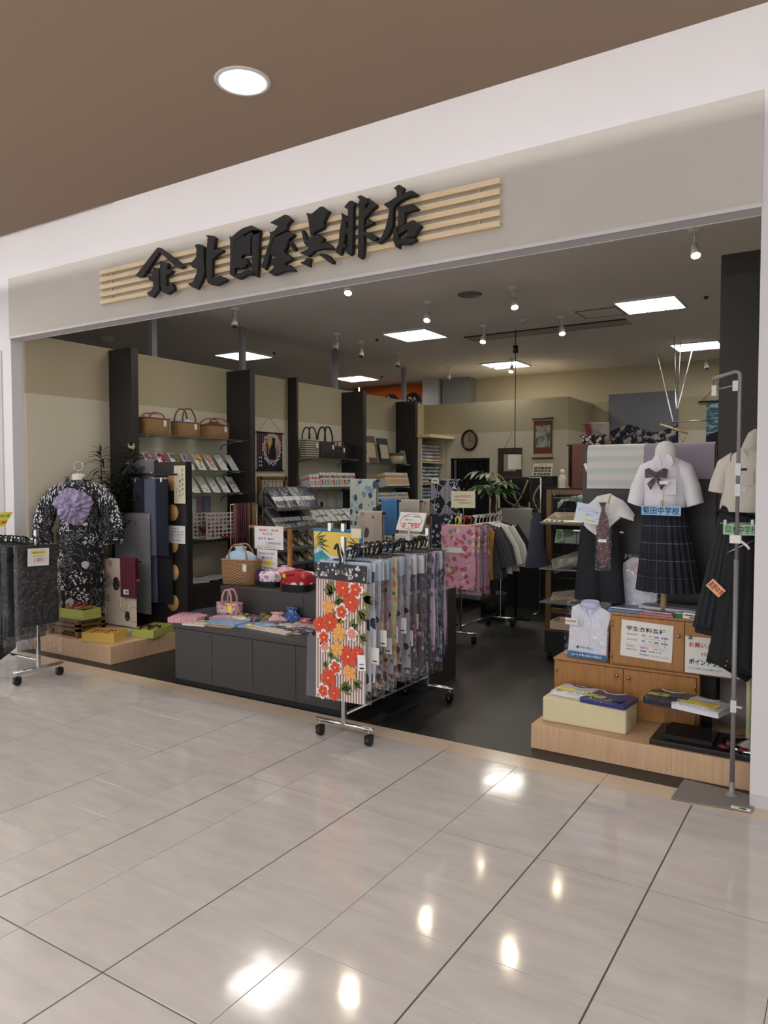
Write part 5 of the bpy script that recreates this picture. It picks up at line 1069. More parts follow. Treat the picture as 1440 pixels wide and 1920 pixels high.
# ================================================================ GARMENT RACKS
def caster(t, x, y):
    q = B(); q.tube([(x, y, .062), (x, y, .09)], .006, 'steel', 6); q.tube([(x - .015, y, .032), (x + .015, y, .032)], .03, 'black_plastic', 16); q.box(x - .017, x + .017, y - .026, y + .026, .036, .064, 'black_plastic'); q.build('caster', t)
def rack(label, ax_, c, l0, l1, zr, w_=.42, tip=.075, sq=.013, bh=.1):
    """rail runs along axis ax_ ('y' or 'x') at cross coordinate c, from l0 to l1"""
    t = thing('garment_rack', label, 'clothes rack', (c, l0, 0) if ax_ == 'y' else (l0, c, 0))
    P = (lambda a, l, z: V((a, l, z))) if ax_ == 'y' else (lambda a, l, z: V((l, a, z)))
    for l in (l0, l1):
        q = B(); q.tube([P(c - w_ / 2, l, bh), P(c + w_ / 2, l, bh)], .012, 'chrome', 10); q.build('base_bar', t)
        q = B(); p = P(c, l, 0); q.box(p.x - sq, p.x + sq, p.y - sq, p.y + sq, bh, zr + tip, 'chrome'); q.build('post', t, bevel=.003)
        for s in (-1, 1): p = P(c + s * (w_ / 2 - .03), l, 0); caster(t, p.x, p.y)
    q = B(); q.tube([P(c, l0, zr), P(c, l1, zr)], .011, 'chrome', 12); q.build('rail', t)
    q = B(); q.tube([P(c, l0, bh + .06), P(c, l1, bh + .06)], .01, 'chrome', 10); q.build('stringer', t); return t
rack('chrome wheeled rack at the shop entrance full of packed yukata cloth', 'y', -2.585, 3.63, 4.66, 1.156)
# cloth patterns
flor('g0', (166, 168, 182), [(50, 54, 84), (100, 104, 130)], 16, .34, .04); flor('g1', (84, 86, 98), [(200, 200, 208), (140, 140, 154)], 20, .36, .04); flor('g2', (214, 212, 218), [(34, 38, 62), (70, 72, 96)], 9, .34, .03, line=(110, 110, 134))
flor('g3', (196, 136, 152), [(160, 50, 70), (226, 206, 210)], 20, .42, .05); flor('g4', (160, 130, 132), [(206, 170, 140), (70, 50, 60)], 24, .42, .05); flor('g5', (158, 180, 206), [(206, 90, 70), (60, 76, 130)], 12, .34, .04)
flor('g6', (206, 186, 140), [(96, 116, 80), (210, 140, 70)], 20, .4, .05); flor('g7', (116, 126, 150), [(180, 186, 206), (36, 40, 54)], 26, .42, .05); flor('g8', (206, 186, 210), [(176, 120, 176), (120, 90, 140)], 18, .38, .05); flor('g9', (98, 88, 98), [(170, 110, 124), (186, 182, 190)], 22, .34, .04)
mat('hdr_blue', (190, 205, 226), .5); mat('hdr_white', (222, 222, 226), .5); mat('film_edge', (200, 205, 210), .3)
film('film_pack', .035, .1, 26, 1.2, .22)
GC = [('grey and navy', 'g0'), ('charcoal and white', 'g1'), ('white and navy', 'g2'), ('rose', 'g3'), ('brown grey', 'g4'), ('pale blue', 'g5'), ('beige green', 'g6'), ('slate', 'g7'), ('lilac', 'g8'), ('dark grey', 'g9')]
PKC = {}
def mk_pack(mt, W_, z1, z0, hdr, seed, tagged, hookz, hook='black_plastic', thick=.02, name='packed_garment', cat='packed garment'):
    """hanging sleeve pack around local origin at the rail (x across, y along rail)"""
    t = thing(name, 'x', cat, (0, 0, 0)); r = random.Random(seed)
    q = B(); q.tube(catmull([(-.028, 0, -.03), (-.026, 0, .008), (-.008, 0, .018), (.012, 0, .006), (.012, 0, -.03), (.0, 0, z1 + .01)], 4), .0065, hook, 6); q.tube([(-W_ * .4, 0, z1 - .005), (W_ * .4, 0, z1 - .005)], .006, hook, 6); q.build('hanger', t)
    q = B(); lv = 9
    def fn(u, v, s): return (-W_ / 2 + W_ * u + .006 * math.sin(v * 7 + seed), s * (thick / 2 * min(1, 7 * min(u + .03, 1.03 - u)) + .003 * noise.noise(V((u * 3, v * 6, seed + s)))), z1 - .01 - (z1 - .01 - z0) * v)
    q.sheet(lambda u, v: fn(u, v, -1), 8, lv, mt, W_, z1 - z0); q.sheet(lambda u, v: fn(1 - u, v, 1), 8, lv, mt, W_, z1 - z0)
    q.sheet(lambda u, v: V(fn(1, v, -1)).lerp(V(fn(1, v, 1)), u), 1, lv, mt, thick, z1 - z0); q.sheet(lambda u, v: V(fn(0, v, 1)).lerp(V(fn(0, v, -1)), u), 1, lv, mt, thick, z1 - z0); q.build('folded_cloth', t)
    if hdr: q = B(); q.box(-W_ / 2 - .004, W_ / 2 + .006, -thick / 2 - .004, -thick / 2 - .002, z1 - .12, z1, hdr); q.box(W_ / 2 + .002, W_ / 2 + .004, -thick / 2, thick / 2, z1 - .12, z1 - .005, hdr); q.build('header_card', t)
    q = B(); ww = W_ + .03; zb = z0 - r.uniform(.03, .09)
    rg = [(z1 + .005 - (z1 - zb) * k / 9, r.uniform(-.003, .003), r.uniform(-.002, .002), ww / 2 * (1 if k < 8 else .98), thick * .62 + .004 if k < 8 else .004) for k in range(10)]
    q.rings(rg, 'film_pack', 20, (False, False), 6.0, 1, 1, .03, 5); q.build('clear_sleeve', t)
    if tagged: q = B(); zt = r.uniform(z0 + .08, z0 + .26); q.box(W_ / 2 - .02, W_ / 2 + .035, -thick / 2 - .006, -thick / 2 - .005, zt, zt + .10, 'paper'); q.box(W_ / 2 - .008, W_ / 2 + .022, -thick / 2 - .0065, -thick / 2 - .006, zt + .015, zt + .022, 'ink'); q.build('price_tag', t)
    return t
W1 = .345; ZR = 1.156
n = 30; y = 3.665
for i in range(n):
    k = [2, 1, 0, 5, 8, 3, 6, 7, 9, 4][(i * 3 + i // 4) % 10] if i > 2 else [2, 2, 0][i]
    tg = i in (1, 3, 6, 9, 11, 14, 17)
    key = (k, tg, i % 2)
    L_ = '%s packed yukata cloth, %s from the front of the entrance rack' % (GC[k][0], ORD[i + 1])
    dz = R.uniform(-.02, .012)
    if key not in PKC:
        t = mk_pack(GC[k][1], W1, -.07 + .004 * (i % 3), -.84 + .05 * (i % 3), 'hdr_blue' if i < 8 and i % 2 == 0 else ('hdr_white' if i % 3 == 0 else None), k + 20 * (i % 2), tg, 0); PKC[key] = t; o = t
    else: o = dup(PKC[key], (0, 0, 0))
    o.location = (-2.585 + R.uniform(-.018, .022), y + i * .0325, ZR + dz * .4); o.rotation_euler = (0, 0, R.uniform(-.09, .09)); o['label'] = L_; o['group'] = 'packed yukata cloths on the entrance rack'
# front pack: hibiscus cloth with a black blossom header
YF = 3.60
stripes('hib_stripe', (222, 210, 204), (140, 112, 108), .0155, .5, 0)
mat('hb_red', (212, 74, 44), .7); mat('hb_red2', (176, 44, 30), .7); mat('hb_white', (232, 224, 218), .7); mat('hb_yel', (232, 168, 92), .7); mat('hb_pink', (224, 150, 140), .7); mat('hb_or', (206, 120, 60), .7); mat('hb_cen', (236, 200, 120), .7); mat('hb_leaf', (108, 116, 48), .7); mat('hb_leaf2', (56, 62, 38), .7)
t = thing('packed_garment', 'front pack of striped cloth with large orange and yellow hibiscus flowers', 'packed garment', (-2.585, YF, ZR), 'packed yukata cloths on the entrance rack')
TL, TR, BL_, BR_ = aY(590, 1050, YF), aY(687, 1062, YF), aY(588, 1306, YF), aY(681, 1322, YF)
q = B(); q.tube(catmull([(-2.64, 3.612, ZR + .0), (-2.62, 3.612, ZR + .03), (-2.60, 3.60, ZR - .02), (-2.585, 3.598, ZR - .06), (-2.60, 3.598, ZR - .10), (-2.62, 3.597, ZR - .09)]), .008, 'black_plastic', 8); q.build('hanger', t)
q = B(); q.sheet(lambda u, v: TL.lerp(TR, .02 + .96 * u).lerp(BL_.lerp(BR_, .03 + .97 * u), .30 * 0 + v * .985 + .015) + V((0, .004 - .004 * math.sin(u * PI), 0)), 8, 10, 'hib_stripe', .29, .85, -.02); q.build('folded_cloth', t)
q = B(); gl_, g2_ = aY(576, 1190, YF + .03), aY(574, 1303, YF + .03); q.add([gl_, gl_ + V((.1, 0, 0)), g2_ + V((.14, 0, 0)), g2_], [(0, 1, 2, 3)], mat('grey_lining', (96, 94, 100), .8)); q.build('grey_lining', t)
q = B(); q.sheet(lambda u, v: aY(590, 1053, YF - .006).lerp(aY(688, 1062, YF - .006), u).lerp(aY(590, 1083, YF - .006).lerp(aY(687, 1095, YF - .006), u), v), 1, 1, mat('hdr_black', (20, 20, 24), .45), th=-.002); hd = q.build('header_card', t, label='black header card with white cherry blossoms')
q = B(); r = random.Random(12)
for k in range(46):
    u = r.uniform(.02, .42) if k < 23 else r.uniform(.6, .97); v = r.uniform(.06, .92); c = aY(590 + 97 * u, 1053 + 9 * u + 31 * v, YF - .0068); rr = r.uniform(.005, .009)
    for j in range(5): a = 2 * PI * j / 5 + k; q.prism([(math.cos(e) * rr * .55, math.sin(e) * rr * .55) for e in [2 * PI * m / 6 for m in range(6)]], c + V((math.cos(a) * rr * .7, 0, math.sin(a) * rr * .7)), (1, 0, 0), (0, 0, 1), (0, 0, 0), 'hb_white' if k % 3 else 'bluegrey')
q.text('ゆい', aY(640, 1073, YF - .0068), (1, 0, 0), (0, 0, 1), 'steel', .09, .03); q.build('blossom_print', hd, kind='stuff')
q = B()
def petal_pts(r_, n=9):
    return [(r_ * (.12 + .9 * math.sin(PI * k / (n - 1)) ** .6 * 0 + .0) , 0) for k in range(n)]
def hib(x, y, R_, outer, inner, ph, dy):
    c = aY(560 + x / 3.6, 950 + y / 3.6, YF - .0035); r_ = R_ / 3.6 * (4.05 / 1402) * 1.12
    for j in range(5):
        a = ph + 2 * PI * j / 5; ux, uz = math.cos(a), math.sin(a)
        for (mt, sc_, dd) in ((outer, 1.0, 0), (inner, .72, .0006)):
            pts = []
            for k in range(9):
                e = -1 + 2 * k / 8; rad = r_ * sc_ * (1.04 - .42 * abs(e) ** 2.4 + .05 * math.cos(e * 11)); aa = a + e * .66; pts.append(c + V((math.cos(aa) * rad, -dy - dd - j * .0001, math.sin(aa) * rad)))
            pts.append(c + V((0, -dy - dd - j * .0001, 0)))
            q.add(pts, [tuple(range(len(pts)))], mt, None, False)
    for j in range(5):
        a = ph + 2 * PI * (j + .5) / 5; 
        for da, L3 in ((-.04, .92), (-.5, .5), (.42, .5)):
            w3 = .045 if L3 > .9 else .03; a3 = a + da; q.add([c + V((0, -dy - .0014, 0)), c + V((math.cos(a3 - w3) * r_ * L3, -dy - .0014, math.sin(a3 - w3) * r_ * L3)), c + V((math.cos(a3 + w3) * r_ * L3, -dy - .0014, math.sin(a3 + w3) * r_ * L3))], [(0, 1, 2)], 'hb_red2' if outer != 'hb_yel' else 'hb_or', None, False)
    q.prism([(math.cos(e) * r_ * .13, math.sin(e) * r_ * .13) for e in [2 * PI * m / 7 for m in range(7)]], c + V((0, -dy - .0018, 0)), (1, 0, 0), (0, 0, 1), (0, 0, 0), 'hb_cen')
def lf(x, y, L_, a):
    if x < 200: x += 28; L_ *= .6; a = 1.4 if a > 2 else a
    c = aY(560 + x / 3.6, 950 + y / 3.6, YF - .003); l = L_ / 3.6 * (3.6 / 1402) * 1.9
    for k, aa in enumerate((a - .6, a, a + .6)):
        d = V((math.cos(aa), 0, math.sin(aa))); s = V((-d.z, 0, d.x)); q.add([c, c + d * l * .5 + s * l * .22, c + d * l, c + d * l * .5 - s * l * .22], [(0, 1, 2, 3)], ('hb_leaf', 'hb_leaf2', 'hb_leaf')[k], None, False)
for (x, y, L_, a) in [(250, 560, 60, 3.0), (230, 590, 60, 2.2), (190, 610, 55, 2.0), (240, 650, 60, .3), (440, 610, 60, -.6), (400, 700, 70, -.8), (260, 790, 60, 1.2), (340, 820, 55, .4), (130, 905, 50, 3.4), (230, 915, 60, -.9), (410, 870, 50, -.5), (190, 980, 60, -1.6), (140, 960, 50, 3.6), (230, 1010, 60, -1.2), (150, 1090, 60, 2.4), (130, 1180, 50, 3.4), (310, 1180, 60, -1.4), (370, 1180, 50, -.6), (290, 1230, 55, .2), (150, 1290, 40, 3.8), (430, 620, 50, .2)]: lf(x, y, L_, a)
for i, (x, y, R_, o_, n2) in enumerate([(300, 548, 62, 'hb_red', 'hb_red'), (385, 560, 62, 'hb_white', 'hb_red'), (350, 645, 66, 'hb_red', 'hb_red'), (200, 672, 52, 'hb_yel', 'hb_yel'), (290, 710, 58, 'hb_white', 'hb_red'), (140, 795, 52, 'hb_red', 'hb_red'), (212, 780, 66, 'hb_red', 'hb_red'), (270, 848, 58, 'hb_yel', 'hb_yel'), (360, 860, 48, 'hb_white', 'hb_pink'), (172, 882, 56, 'hb_white', 'hb_red'), (178, 940, 46, 'hb_white', 'hb_pink'), (262, 958, 52, 'hb_yel', 'hb_yel'), (335, 1012, 72, 'hb_red', 'hb_red'), (402, 985, 44, 'hb_red', 'hb_red'), (250, 1085, 56, 'hb_white', 'hb_red'), (345, 1120, 52, 'hb_yel', 'hb_yel'), (202, 1155, 64, 'hb_red', 'hb_red'), (168, 1243, 54, 'hb_white', 'hb_red'), (242, 1258, 50, 'hb_red', 'hb_red')]): hib(x, y, R_, o_, n2, i * 1.3, .0008 + i * .0002)
q.build('hibiscus_print', t, kind='stuff')
q = B(); q.sheet(lambda u, v: aY(588, 1046, YF - .014).lerp(aY(690, 1058, YF - .014), u).lerp(aY(574, 1310, YF - .014).lerp(aY(690, 1326, YF - .014), u), v) + V((0, .003 * noise.noise(V((u * 6, v * 9, 1))), 0)), 12, 18, 'film_soft'); q.build('clear_sleeve', t)
pt = aY(677, 1243, YF - .02); sign('price_tag', 'white price tag on the hibiscus pack', aY(670, 1228, YF - .02), aY(684, 1229, YF - .02), aY(670, 1257, YF - .02), [('#', .5, .6, .6, .08, 'ink_grey'), ('#', .5, .85, .6, .1, 'ink')], cat='price tag')
# beach print pack sticking up behind it, sale sign on a clip
YB = 3.84
t = thing('packed_garment', 'beach print pack with palms and yellow sand standing above the rail', 'packed garment', (-2.8, YB, .95))
a, b_, c_, d_ = aY(588, 990, YB), aY(680, 994, YB), aY(590, 1058, YB), aY(682, 1062, YB)
def bil(u, v, o=0): return a.lerp(b_, u).lerp(c_.lerp(d_, u), v) + V((0, -o, 0))
q = B(); q.sheet(lambda u, v: bil(u, v), 1, 1, mat('sand', (226, 192, 92), .7), th=-.008); q.build('printed_bag', t)
q = B()
def blob(pts, mt, o): q.add([bil(u, v, o) for u, v in pts], [tuple(range(len(pts)))], mt, None, False)
mat('sea', (40, 150, 160), .6); mat('teal_bar', (0, 110, 140), .6); mat('foam', (200, 225, 230), .7); mat('palm', (36, 70, 40), .8)
blob([(0, 0), (1, 0), (1, .1), (0, .08)], 'teal_bar', .0006); blob([(.93, 0), (1, 0), (1, 1), (.93, 1)], 'teal_bar', .0008)
blob([(0, .62), (.1, .45), (.3, .72), (.55, .78), (.7, .62), (.85, .5), (.93, .62), (.93, 1), (0, 1)], 'foam', .0005); blob([(0, .72), (.15, .6), (.35, .82), (.6, .88), (.93, .7), (.93, 1), (0, 1)], 'sea', .0007)
for (u, v, s) in ((.05, .25, 1), (.08, .4, 1), (.88, .4, -1)):
    for k in range(9): e = -.9 + k * .42; blob([(u, v), (u + s * .12 * math.cos(e), v + .22 * math.sin(e) + .05), (u + s * .26 * math.cos(e), v + .42 * math.sin(e) + .12), (u + s * .11 * math.cos(e), v + .2 * math.sin(e) + .09)], 'palm', .001 + k * .0001)
q.build('beach_print', t, kind='stuff')
q = B(); q.box(bil(.78, .1).x, bil(.98, .1).x, YB - .006, YB - .004, bil(0, .22).z, bil(0, -.03).z, 'cream_paper'); q.build('paper_label', t)
for u in (.35, .62): q = B(); p = bil(u, -.03); q.box(p.x - .012, p.x + .012, YB - .01, YB + .016, p.z - .02, p.z + .03, 'chrome'); q.build('clip', t)
q = B(); q.sheet(lambda u, v: bil(u * 1.02 - .01, v * 1.1 - .02, .012), 8, 8, 'film_soft'); q.build('clear_sleeve', t)
SYY = 4.30
p0, p1, p2 = aY(751, 960, SYY), aY(800, 962, SYY), aY(742, 994, SYY)
t = thing('sale_sign', 'white slanted card offering two tenths off in red, on the entrance rack', 'sign', (-2.5, SYY, ZR))
cr = [aY(751, 960, SYY), aY(800, 962, SYY), aY(791, 997, SYY), aY(742, 993, SYY)]
q = B(); q.add(cr + [p + V((0, .003, 0)) for p in cr], [(3, 2, 1, 0), (4, 5, 6, 7), (0, 1, 5, 4), (1, 2, 6, 5), (2, 3, 7, 6), (3, 0, 4, 7)], 'paper'); q.build('card', t)
ux = (cr[1] - cr[0]); uy = (cr[0] - cr[3]); o0 = cr[3] + V((0, -.0012, 0)); uxn, uyn = ux.normalized(), uy.normalized(); lx, ly = ux.length, uy.length
def at2(u, v): return o0 + ux * u + uy * v
q = B(); q.text('セパレートゆかた', at2(.5, .78), uxn, uyn, 'ink', lx * .6, ly * .11, .02); q.text('店頭表示価格より', at2(.42, .58), uxn, uyn, 'ink', lx * .34, ly * .06, .02); q.text('２割引', at2(.52, .3), uxn, uyn, 'ink_red', lx * .66, ly * .28, .03); q.build('lettering', t)
q = B(); q.tube([at2(.5 + .4 * math.cos(a) * (1 + .03 * math.cos(8 * a)), .5 + .42 * math.sin(a) * (1 + .04 * math.cos(9 * a))) for a in [2 * PI * k / 60 for k in range(60)]], .0018, 'ink_pink', 4, closed=True); q.build('wavy_border', t)
q = B(); pm = at2(.5, 0); q.tube([(pm.x, SYY + .003, pm.z + .01), (pm.x, SYY + .003, ZR + .005)], .006, mat('acrylic', (200, 205, 205), .15), 8); q.box(pm.x - .018, pm.x + .018, SYY - .012, SYY + .02, ZR + .013, ZR + .05, 'acrylic'); q.build('clip', t)
# ---- left rack: black packs
rack('chrome wheeled rack of black packed garments left of the shop opening', 'x', 3.46, -5.40, -7.0, 1.11, .42, .075)
mat('bk_cloth', (34, 34, 36), .7, var=.3, vs=14); mat('bk2', (52, 54, 60), .7, var=.3, vs=20)
kb = {}
for i in range(22):
    k = i % 3
    if k not in kb: o = mk_pack(['bk_cloth', 'bk2', 'bk_cloth'][k], .33, -.05, -.74 - .03 * k, 'hdr_black' if k != 1 else None, 60 + k, k == 1, 0, thick=.024); kb[k] = o
    else: o = dup(kb[k], (0, 0, 0))
    o.location = (-5.46 - i * .045, 3.445 + R.uniform(-.03, .02), 1.11); o.rotation_euler = (0, 0, PI / 2 + R.uniform(-.08, .08)); o['label'] = 'black packed garment, %s from the right end of the left rack' % ORD[i + 1]; o['group'] = 'black packed garments on the left rack'
o = mk_pack('bk_cloth', .34, -.04, -.66, 'hdr_black', 77, False, 0, thick=.03); o.location = (-5.345, 3.43, 1.11); o.rotation_euler = (0, 0, PI / 2); o['label'] = 'front black packed garment with a white sale card'; o['group'] = 'black packed garments on the left rack'
q = B(); q.rings([(.2, -5.345, 3.43, .006, .185), (.3, -5.345, 3.43, .03, .185), (.6, -5.345, 3.43, .028, .187), (.9, -5.345, 3.43, .028, .188), (1.07, -5.345, 3.43, .02, .186)], 'film_pack', 24, (False, False), 6, 1, 1, .03, 5); q.build('garment_cover', label='loose clear cover around the front black garment', cat='cover')
XS = -5.30
p0, p1, p2 = aX(52, 1029, XS), aX(92, 1027, XS), aX(55, 1062, XS); 
sign('sale_sign', 'small white card with yellow band and red two tenths off, on black garments', p0, p1, p2, [('#', .5, .24, .66, .2, 'hl_yellow'), ('男性ゆかた', .5, .24, .56, .12, 'ink', .03), ('店頭表示価格より', .5, .44, .6, .07, 'sea', .02), ('２割引', .52, .66, .5, .26, 'ink_red', .03), ('[', .14, .1, .86, .88, 'ink_red', .008)])
p0, p1, p2 = aX(-14, 962, -5.62), aX(24, 960, -5.62), aX(-20, 990, -5.62)
t = thing('sale_sign', 'yellow slanted price card above the left rack at the frame edge', 'sign', (-5.62, 3.3, 1.12)); cr = [aX(-14, 961, -5.62), aX(25, 960, -5.62), aX(8, 987, -5.62), aX(-24, 989, -5.62)]
q = B(); q.add(cr + [p + V((-.003, 0, 0)) for p in cr], [(3, 2, 1, 0), (4, 5, 6, 7), (0, 1, 5, 4), (1, 2, 6, 5), (2, 3, 7, 6), (3, 0, 4, 7)], 'hl_yellow'); q.build('card', t)
ux = cr[1] - cr[0]; uy = cr[0] - cr[3]; o0 = cr[3] + V((.0015, 0, 0)); q = B(); q.text('はおり紐', o0 + ux * .62 + uy * .75, ux.normalized(), uy.normalized(), 'sea', ux.length * .5, uy.length * .2, .03); q.text('￥1,800', o0 + ux * .6 + uy * .3, ux.normalized(), uy.normalized(), 'ink_red', ux.length * .5, uy.length * .28, .03); q.build('lettering', t)
q = B(); pm = o0 + ux * .4; q.tube([(-5.625, pm.y, pm.z), (-5.625, pm.y, 1.115)], .005, 'acrylic', 6); q.build('stem', t)
b = B(); b.loft([(V((-5.72, 3.36, .36)), V((.0, .14, 0)), V((.05, 0, 0))), (V((-5.72, 3.34, .22)), V((0, .13, 0)), V((.05, 0, 0))), (V((-5.76, 3.28, .12)), V((0, .05, 0)), V((.03, 0, 0))), (V((-5.76, 3.27, .02)), V((0, .03, 0)), V((.02, 0, 0)))], 'bk_cloth', 12); b.build('loose_cloth', label='black cloth end hanging low from the left rack', cat='cloth')

# ---- rack three (inside): pink cloth packs and shirts
rack('thin chrome rack deeper inside with pink packs and shirts', 'y', -3.235, 6.5, 7.45, 1.2, .34, .05, .008, .09)
flor('pinkf', (218, 160, 186), [(176, 40, 70), (200, 70, 60), (226, 216, 170), (160, 60, 90), (120, 130, 90)], 19, .42, .03, line=(230, 215, 190)); flor('g10', (200, 150, 165), [(150, 170, 190), (160, 60, 90)], 22, .42, .04); flor('g11', (150, 165, 185), [(200, 170, 190), (110, 120, 150)], 22, .42, .04)
o = mk_pack('pinkf', .36, -.06, -.68, None, 91, False, 0, 'hl_yellow'); o.location = (-3.25, 6.47, 1.2); o['label'] = 'pink packed cloth with red plum flowers and yellow hanger'; o['group'] = 'packed cloths on the inner rack'
q = B(); q.box(-.13, .05, -.016, -.014, -.33, -.28, 'paper'); q.build('paper_strip', o)
hk_ = ['ink_red', 'black_plastic', 'black_plastic', 'white_plastic']
for i in range(8):
    k = i % 4
    o = mk_pack(['pinkf', 'g10', 'g11', 'g3'][k], .35, -.07, -.70 - .04 * (i % 2), None, 95 + k, False, 0, hk_[k]); o.location = (-3.235 + R.uniform(-.01, .02), 6.52 + i * .034, 1.2); o['label'] = '%s packed cloth, %s from the front of the inner rack' % (('pink', 'rose', 'blue grey', 'red rose')[k], ORD[i + 1]); o['group'] = 'packed cloths on the inner rack'; o.rotation_euler.z = R.uniform(-.06, .06)
def shirt(label, c, mt, hw0, hw1, z1, z0, hang='white_plastic', th=.035, sl=True, name='hanging_shirt', group='shirts on the inner rack', rz=0, cat='shirt', collar=False):
    """garment hanging face-on to y; origin at rail"""
    t = thing(name, label, cat, c, group); ORI[t.name] = V((0, 0, 0)); t.rotation_euler.z = rz
    q = B(); q.tube(catmull([(-.02, 0, -.01), (-.018, 0, .015), (0, 0, .022), (.014, 0, .006), (.0, 0, -.03), (0, 0, z1 - .01)]), .004, hang, 6); q.tube([(-hw0, 0, z1 - .05), (0, 0, z1), (hw0, 0, z1 - .05)], .009, hang, 8); q.build('hanger', t)
    q = B(); q.loft([(V((0, 0, z1 - .0)), V((.06, 0, 0)), V((0, th * .8, 0))), (V((0, 0, z1 - .03)), V((hw0 * .85, 0, 0)), V((0, th, 0))), (V((0, 0, z1 - .07)), V((hw0 + .03, 0, 0)), V((0, th * 1.1, 0))), (V((0, 0, (z1 + z0) / 2)), V(((hw0 + hw1) / 2, 0, 0)), V((0, th * 1.2, 0))), (V((0, 0, z0 + .05)), V((hw1 * .97, 0, 0)), V((0, th * 1.3, 0))), (V((0, 0, z0)), V((hw1, 0, 0)), V((0, th, 0)))], mt, 20); q.build('body', t)
    if sl:
        for s in (-1, 1): q = B(); q.loft([(V((s * hw0 * .85, 0, z1 - .07)), V((s * .04, 0, .05)), V((0, th, 0))), (V((s * (hw0 + .07), 0, z1 - .25)), V((s * .07, 0, .03)), V((0, th, 0))), (V((s * (hw0 + .11), 0, z1 - .42)), V((s * .075, 0, .02)), V((0, th * .8, 0)))], mt, 14); q.build('sleeve', t)
    return t
mat('yellow_cloth', (190, 140, 20), .8); plaid('gingham', (60, 64, 74), (150, 150, 160), (24, 26, 32), .022, .4); mat('shirt_white', (224, 223, 220), .85, var=.05, vs=8); mat('shirt_cream', (196, 190, 178), .85); mat('shirt_black', (18, 18, 20), .85); mat('wood_hanger', (196, 170, 128), .5)
for i, (lb, mt, y, a, c, zb) in enumerate([('yellow ochre garment behind the packed cloths', 'yellow_cloth', 6.84, .17, .19, -.62), ('dark checked shirt, nearer one', 'gingham', 6.92, .19, .26, -.62), ('dark checked shirt, farther one', 'gingham', 7.0, .19, .27, -.60), ('white shirt nearest the checked shirts', 'shirt_white', 7.09, .21, .29, -.58), ('cream shirt in the middle of the pale ones', 'shirt_cream', 7.18, .21, .33, -.56), ('white shirt farthest back among the pale ones', 'shirt_white', 7.27, .21, .37, -.52), ('black jacket at the far end of the inner rack', 'shirt_black', 7.38, .22, .40, -.5)]):
    shirt(lb, (-3.235, y, 1.2), mt, a, c, -.07, zb, 'wood_hanger' if i == 3 else 'white_plastic', .03, i != 0)

# ================================================================ FABRICS ON STANDS IN THE MIDDLE
flor('cl_a', (200, 206, 196), [(64, 68, 110), (160, 188, 196), (150, 180, 190), (170, 190, 190), (130, 165, 180)], 15, .42, .03, line=(120, 150, 170)); flor('cl_b', (186, 172, 158), [(120, 70, 90), (176, 160, 146), (90, 70, 76)], 7, .34, .02, second=(176, 162, 148), line=(96, 60, 76))
mat('cl_c', (70, 120, 170), .85, var=.3, vs=9); flor('cl_d', (184, 176, 164), [(44, 44, 66), (184, 176, 164)], 5, .34, .02); 
def clE(nt):
    uv = nt.uv('UV', (1, 1, 1), (0, 0, PI / 4)); ck = nt.n.new('ShaderNodeTexChecker'); nt.put(ck.inputs['Vector'], uv); ck.inputs['Scale'].default_value = 7
    st = nt.math('GREATER_THAN', nt.math('FRACT', nt.math('MULTIPLY', nt.sep(nt.uv('UV'))[0], 60)), .5); ln = nt.math('LESS_THAN', nt.math('ABSOLUTE', nt.math('SUBTRACT', nt.noise(nt.uv('UV'), 12, 1), .5)), .02)
    return nt.mix(ck.outputs['Fac'], nt.mix(ln, (22, 24, 36), (190, 194, 200)), nt.mix(st, (70, 74, 92), (176, 178, 184)))
mat('cl_e', (40, 44, 60), .85, fn=clE); flor('cl_f', (24, 28, 44), [(176, 180, 190), (120, 130, 150)], 22, .3, .03)
def cloth_px(label, px0, px1, py0, py1, Y, mt, **k):
    a, b_ = aY(px0, py0, Y), aY(px1, py1, Y); o = hang_cloth('display_cloth', label, 'cloth', a.x, b_.x, Y, b_.z, a.z, mt, **k); bar_stand('cloth_stand', 'black stand under the ' + ' '.join(label.split()[:6]), a.x, b_.x, Y, a.z - .02); return o
cloth_px('pale cloth with blue and navy blossoms, tallest of the middle group', 658, 707, 898, 1085, 7.0, 'cl_a')
cloth_px('beige cloth with purple outlined blossoms, front of the middle group', 673, 718, 957, 1105, 6.1, 'cl_b')
cloth_px('plain mottled blue cloth in the middle group', 717, 746, 935, 1090, 6.4, 'cl_c')
cloth_px('beige striped cloth with one dark round blossom', 748, 788, 936, 1080, 6.9, 'cl_d')
cloth_px('beige cloth with brown leaves, right of the dark blossom cloth', 790, 807, 936, 1070, 7.05, 'cl_b')
cloth_px('navy cloth with diamond patchwork of stripes and waves', 809, 862, 898, 1075, 7.2, 'cl_e')
cloth_px('navy cloth with white speckled blossoms under the diamond patchwork', 812, 850, 962, 1100, 6.75, 'cl_f')
cloth_px('small rolled cream cloth below the dark blossom cloth', 742, 800, 1000, 1060, 6.0, mat('cl_cream', (190, 182, 166), .85), back=.1)
cloth_px('plain grey cloth hanging over the black goods behind the inner rack', 938, 998, 952, 1063, 7.9, mat('cl_grey', (150, 146, 138), .9), fold=.003)
sign('price_tag', 'cream card at the lower end of the blue cloth', aY(721, 1004, 6.33), aY(735, 1004, 6.33), aY(721, 1014, 6.33), [('#', .3, .5, .25, .5, 'ink'), ('#', .7, .5, .3, .3, 'ink_grey')], 'cream_paper', cat='price tag')
sign('price_tag', 'cream card at the top left of the navy patchwork cloth', aY(809, 896, 7.15), aY(823, 897, 7.15), aY(809, 906, 7.15), [('#', .5, .5, .6, .3, 'ink_grey')], 'cream_paper', cat='price tag')
p0, p1, p2 = aY(846, 921, 6.62), aY(891, 921, 6.62), aY(846, 952, 6.62)
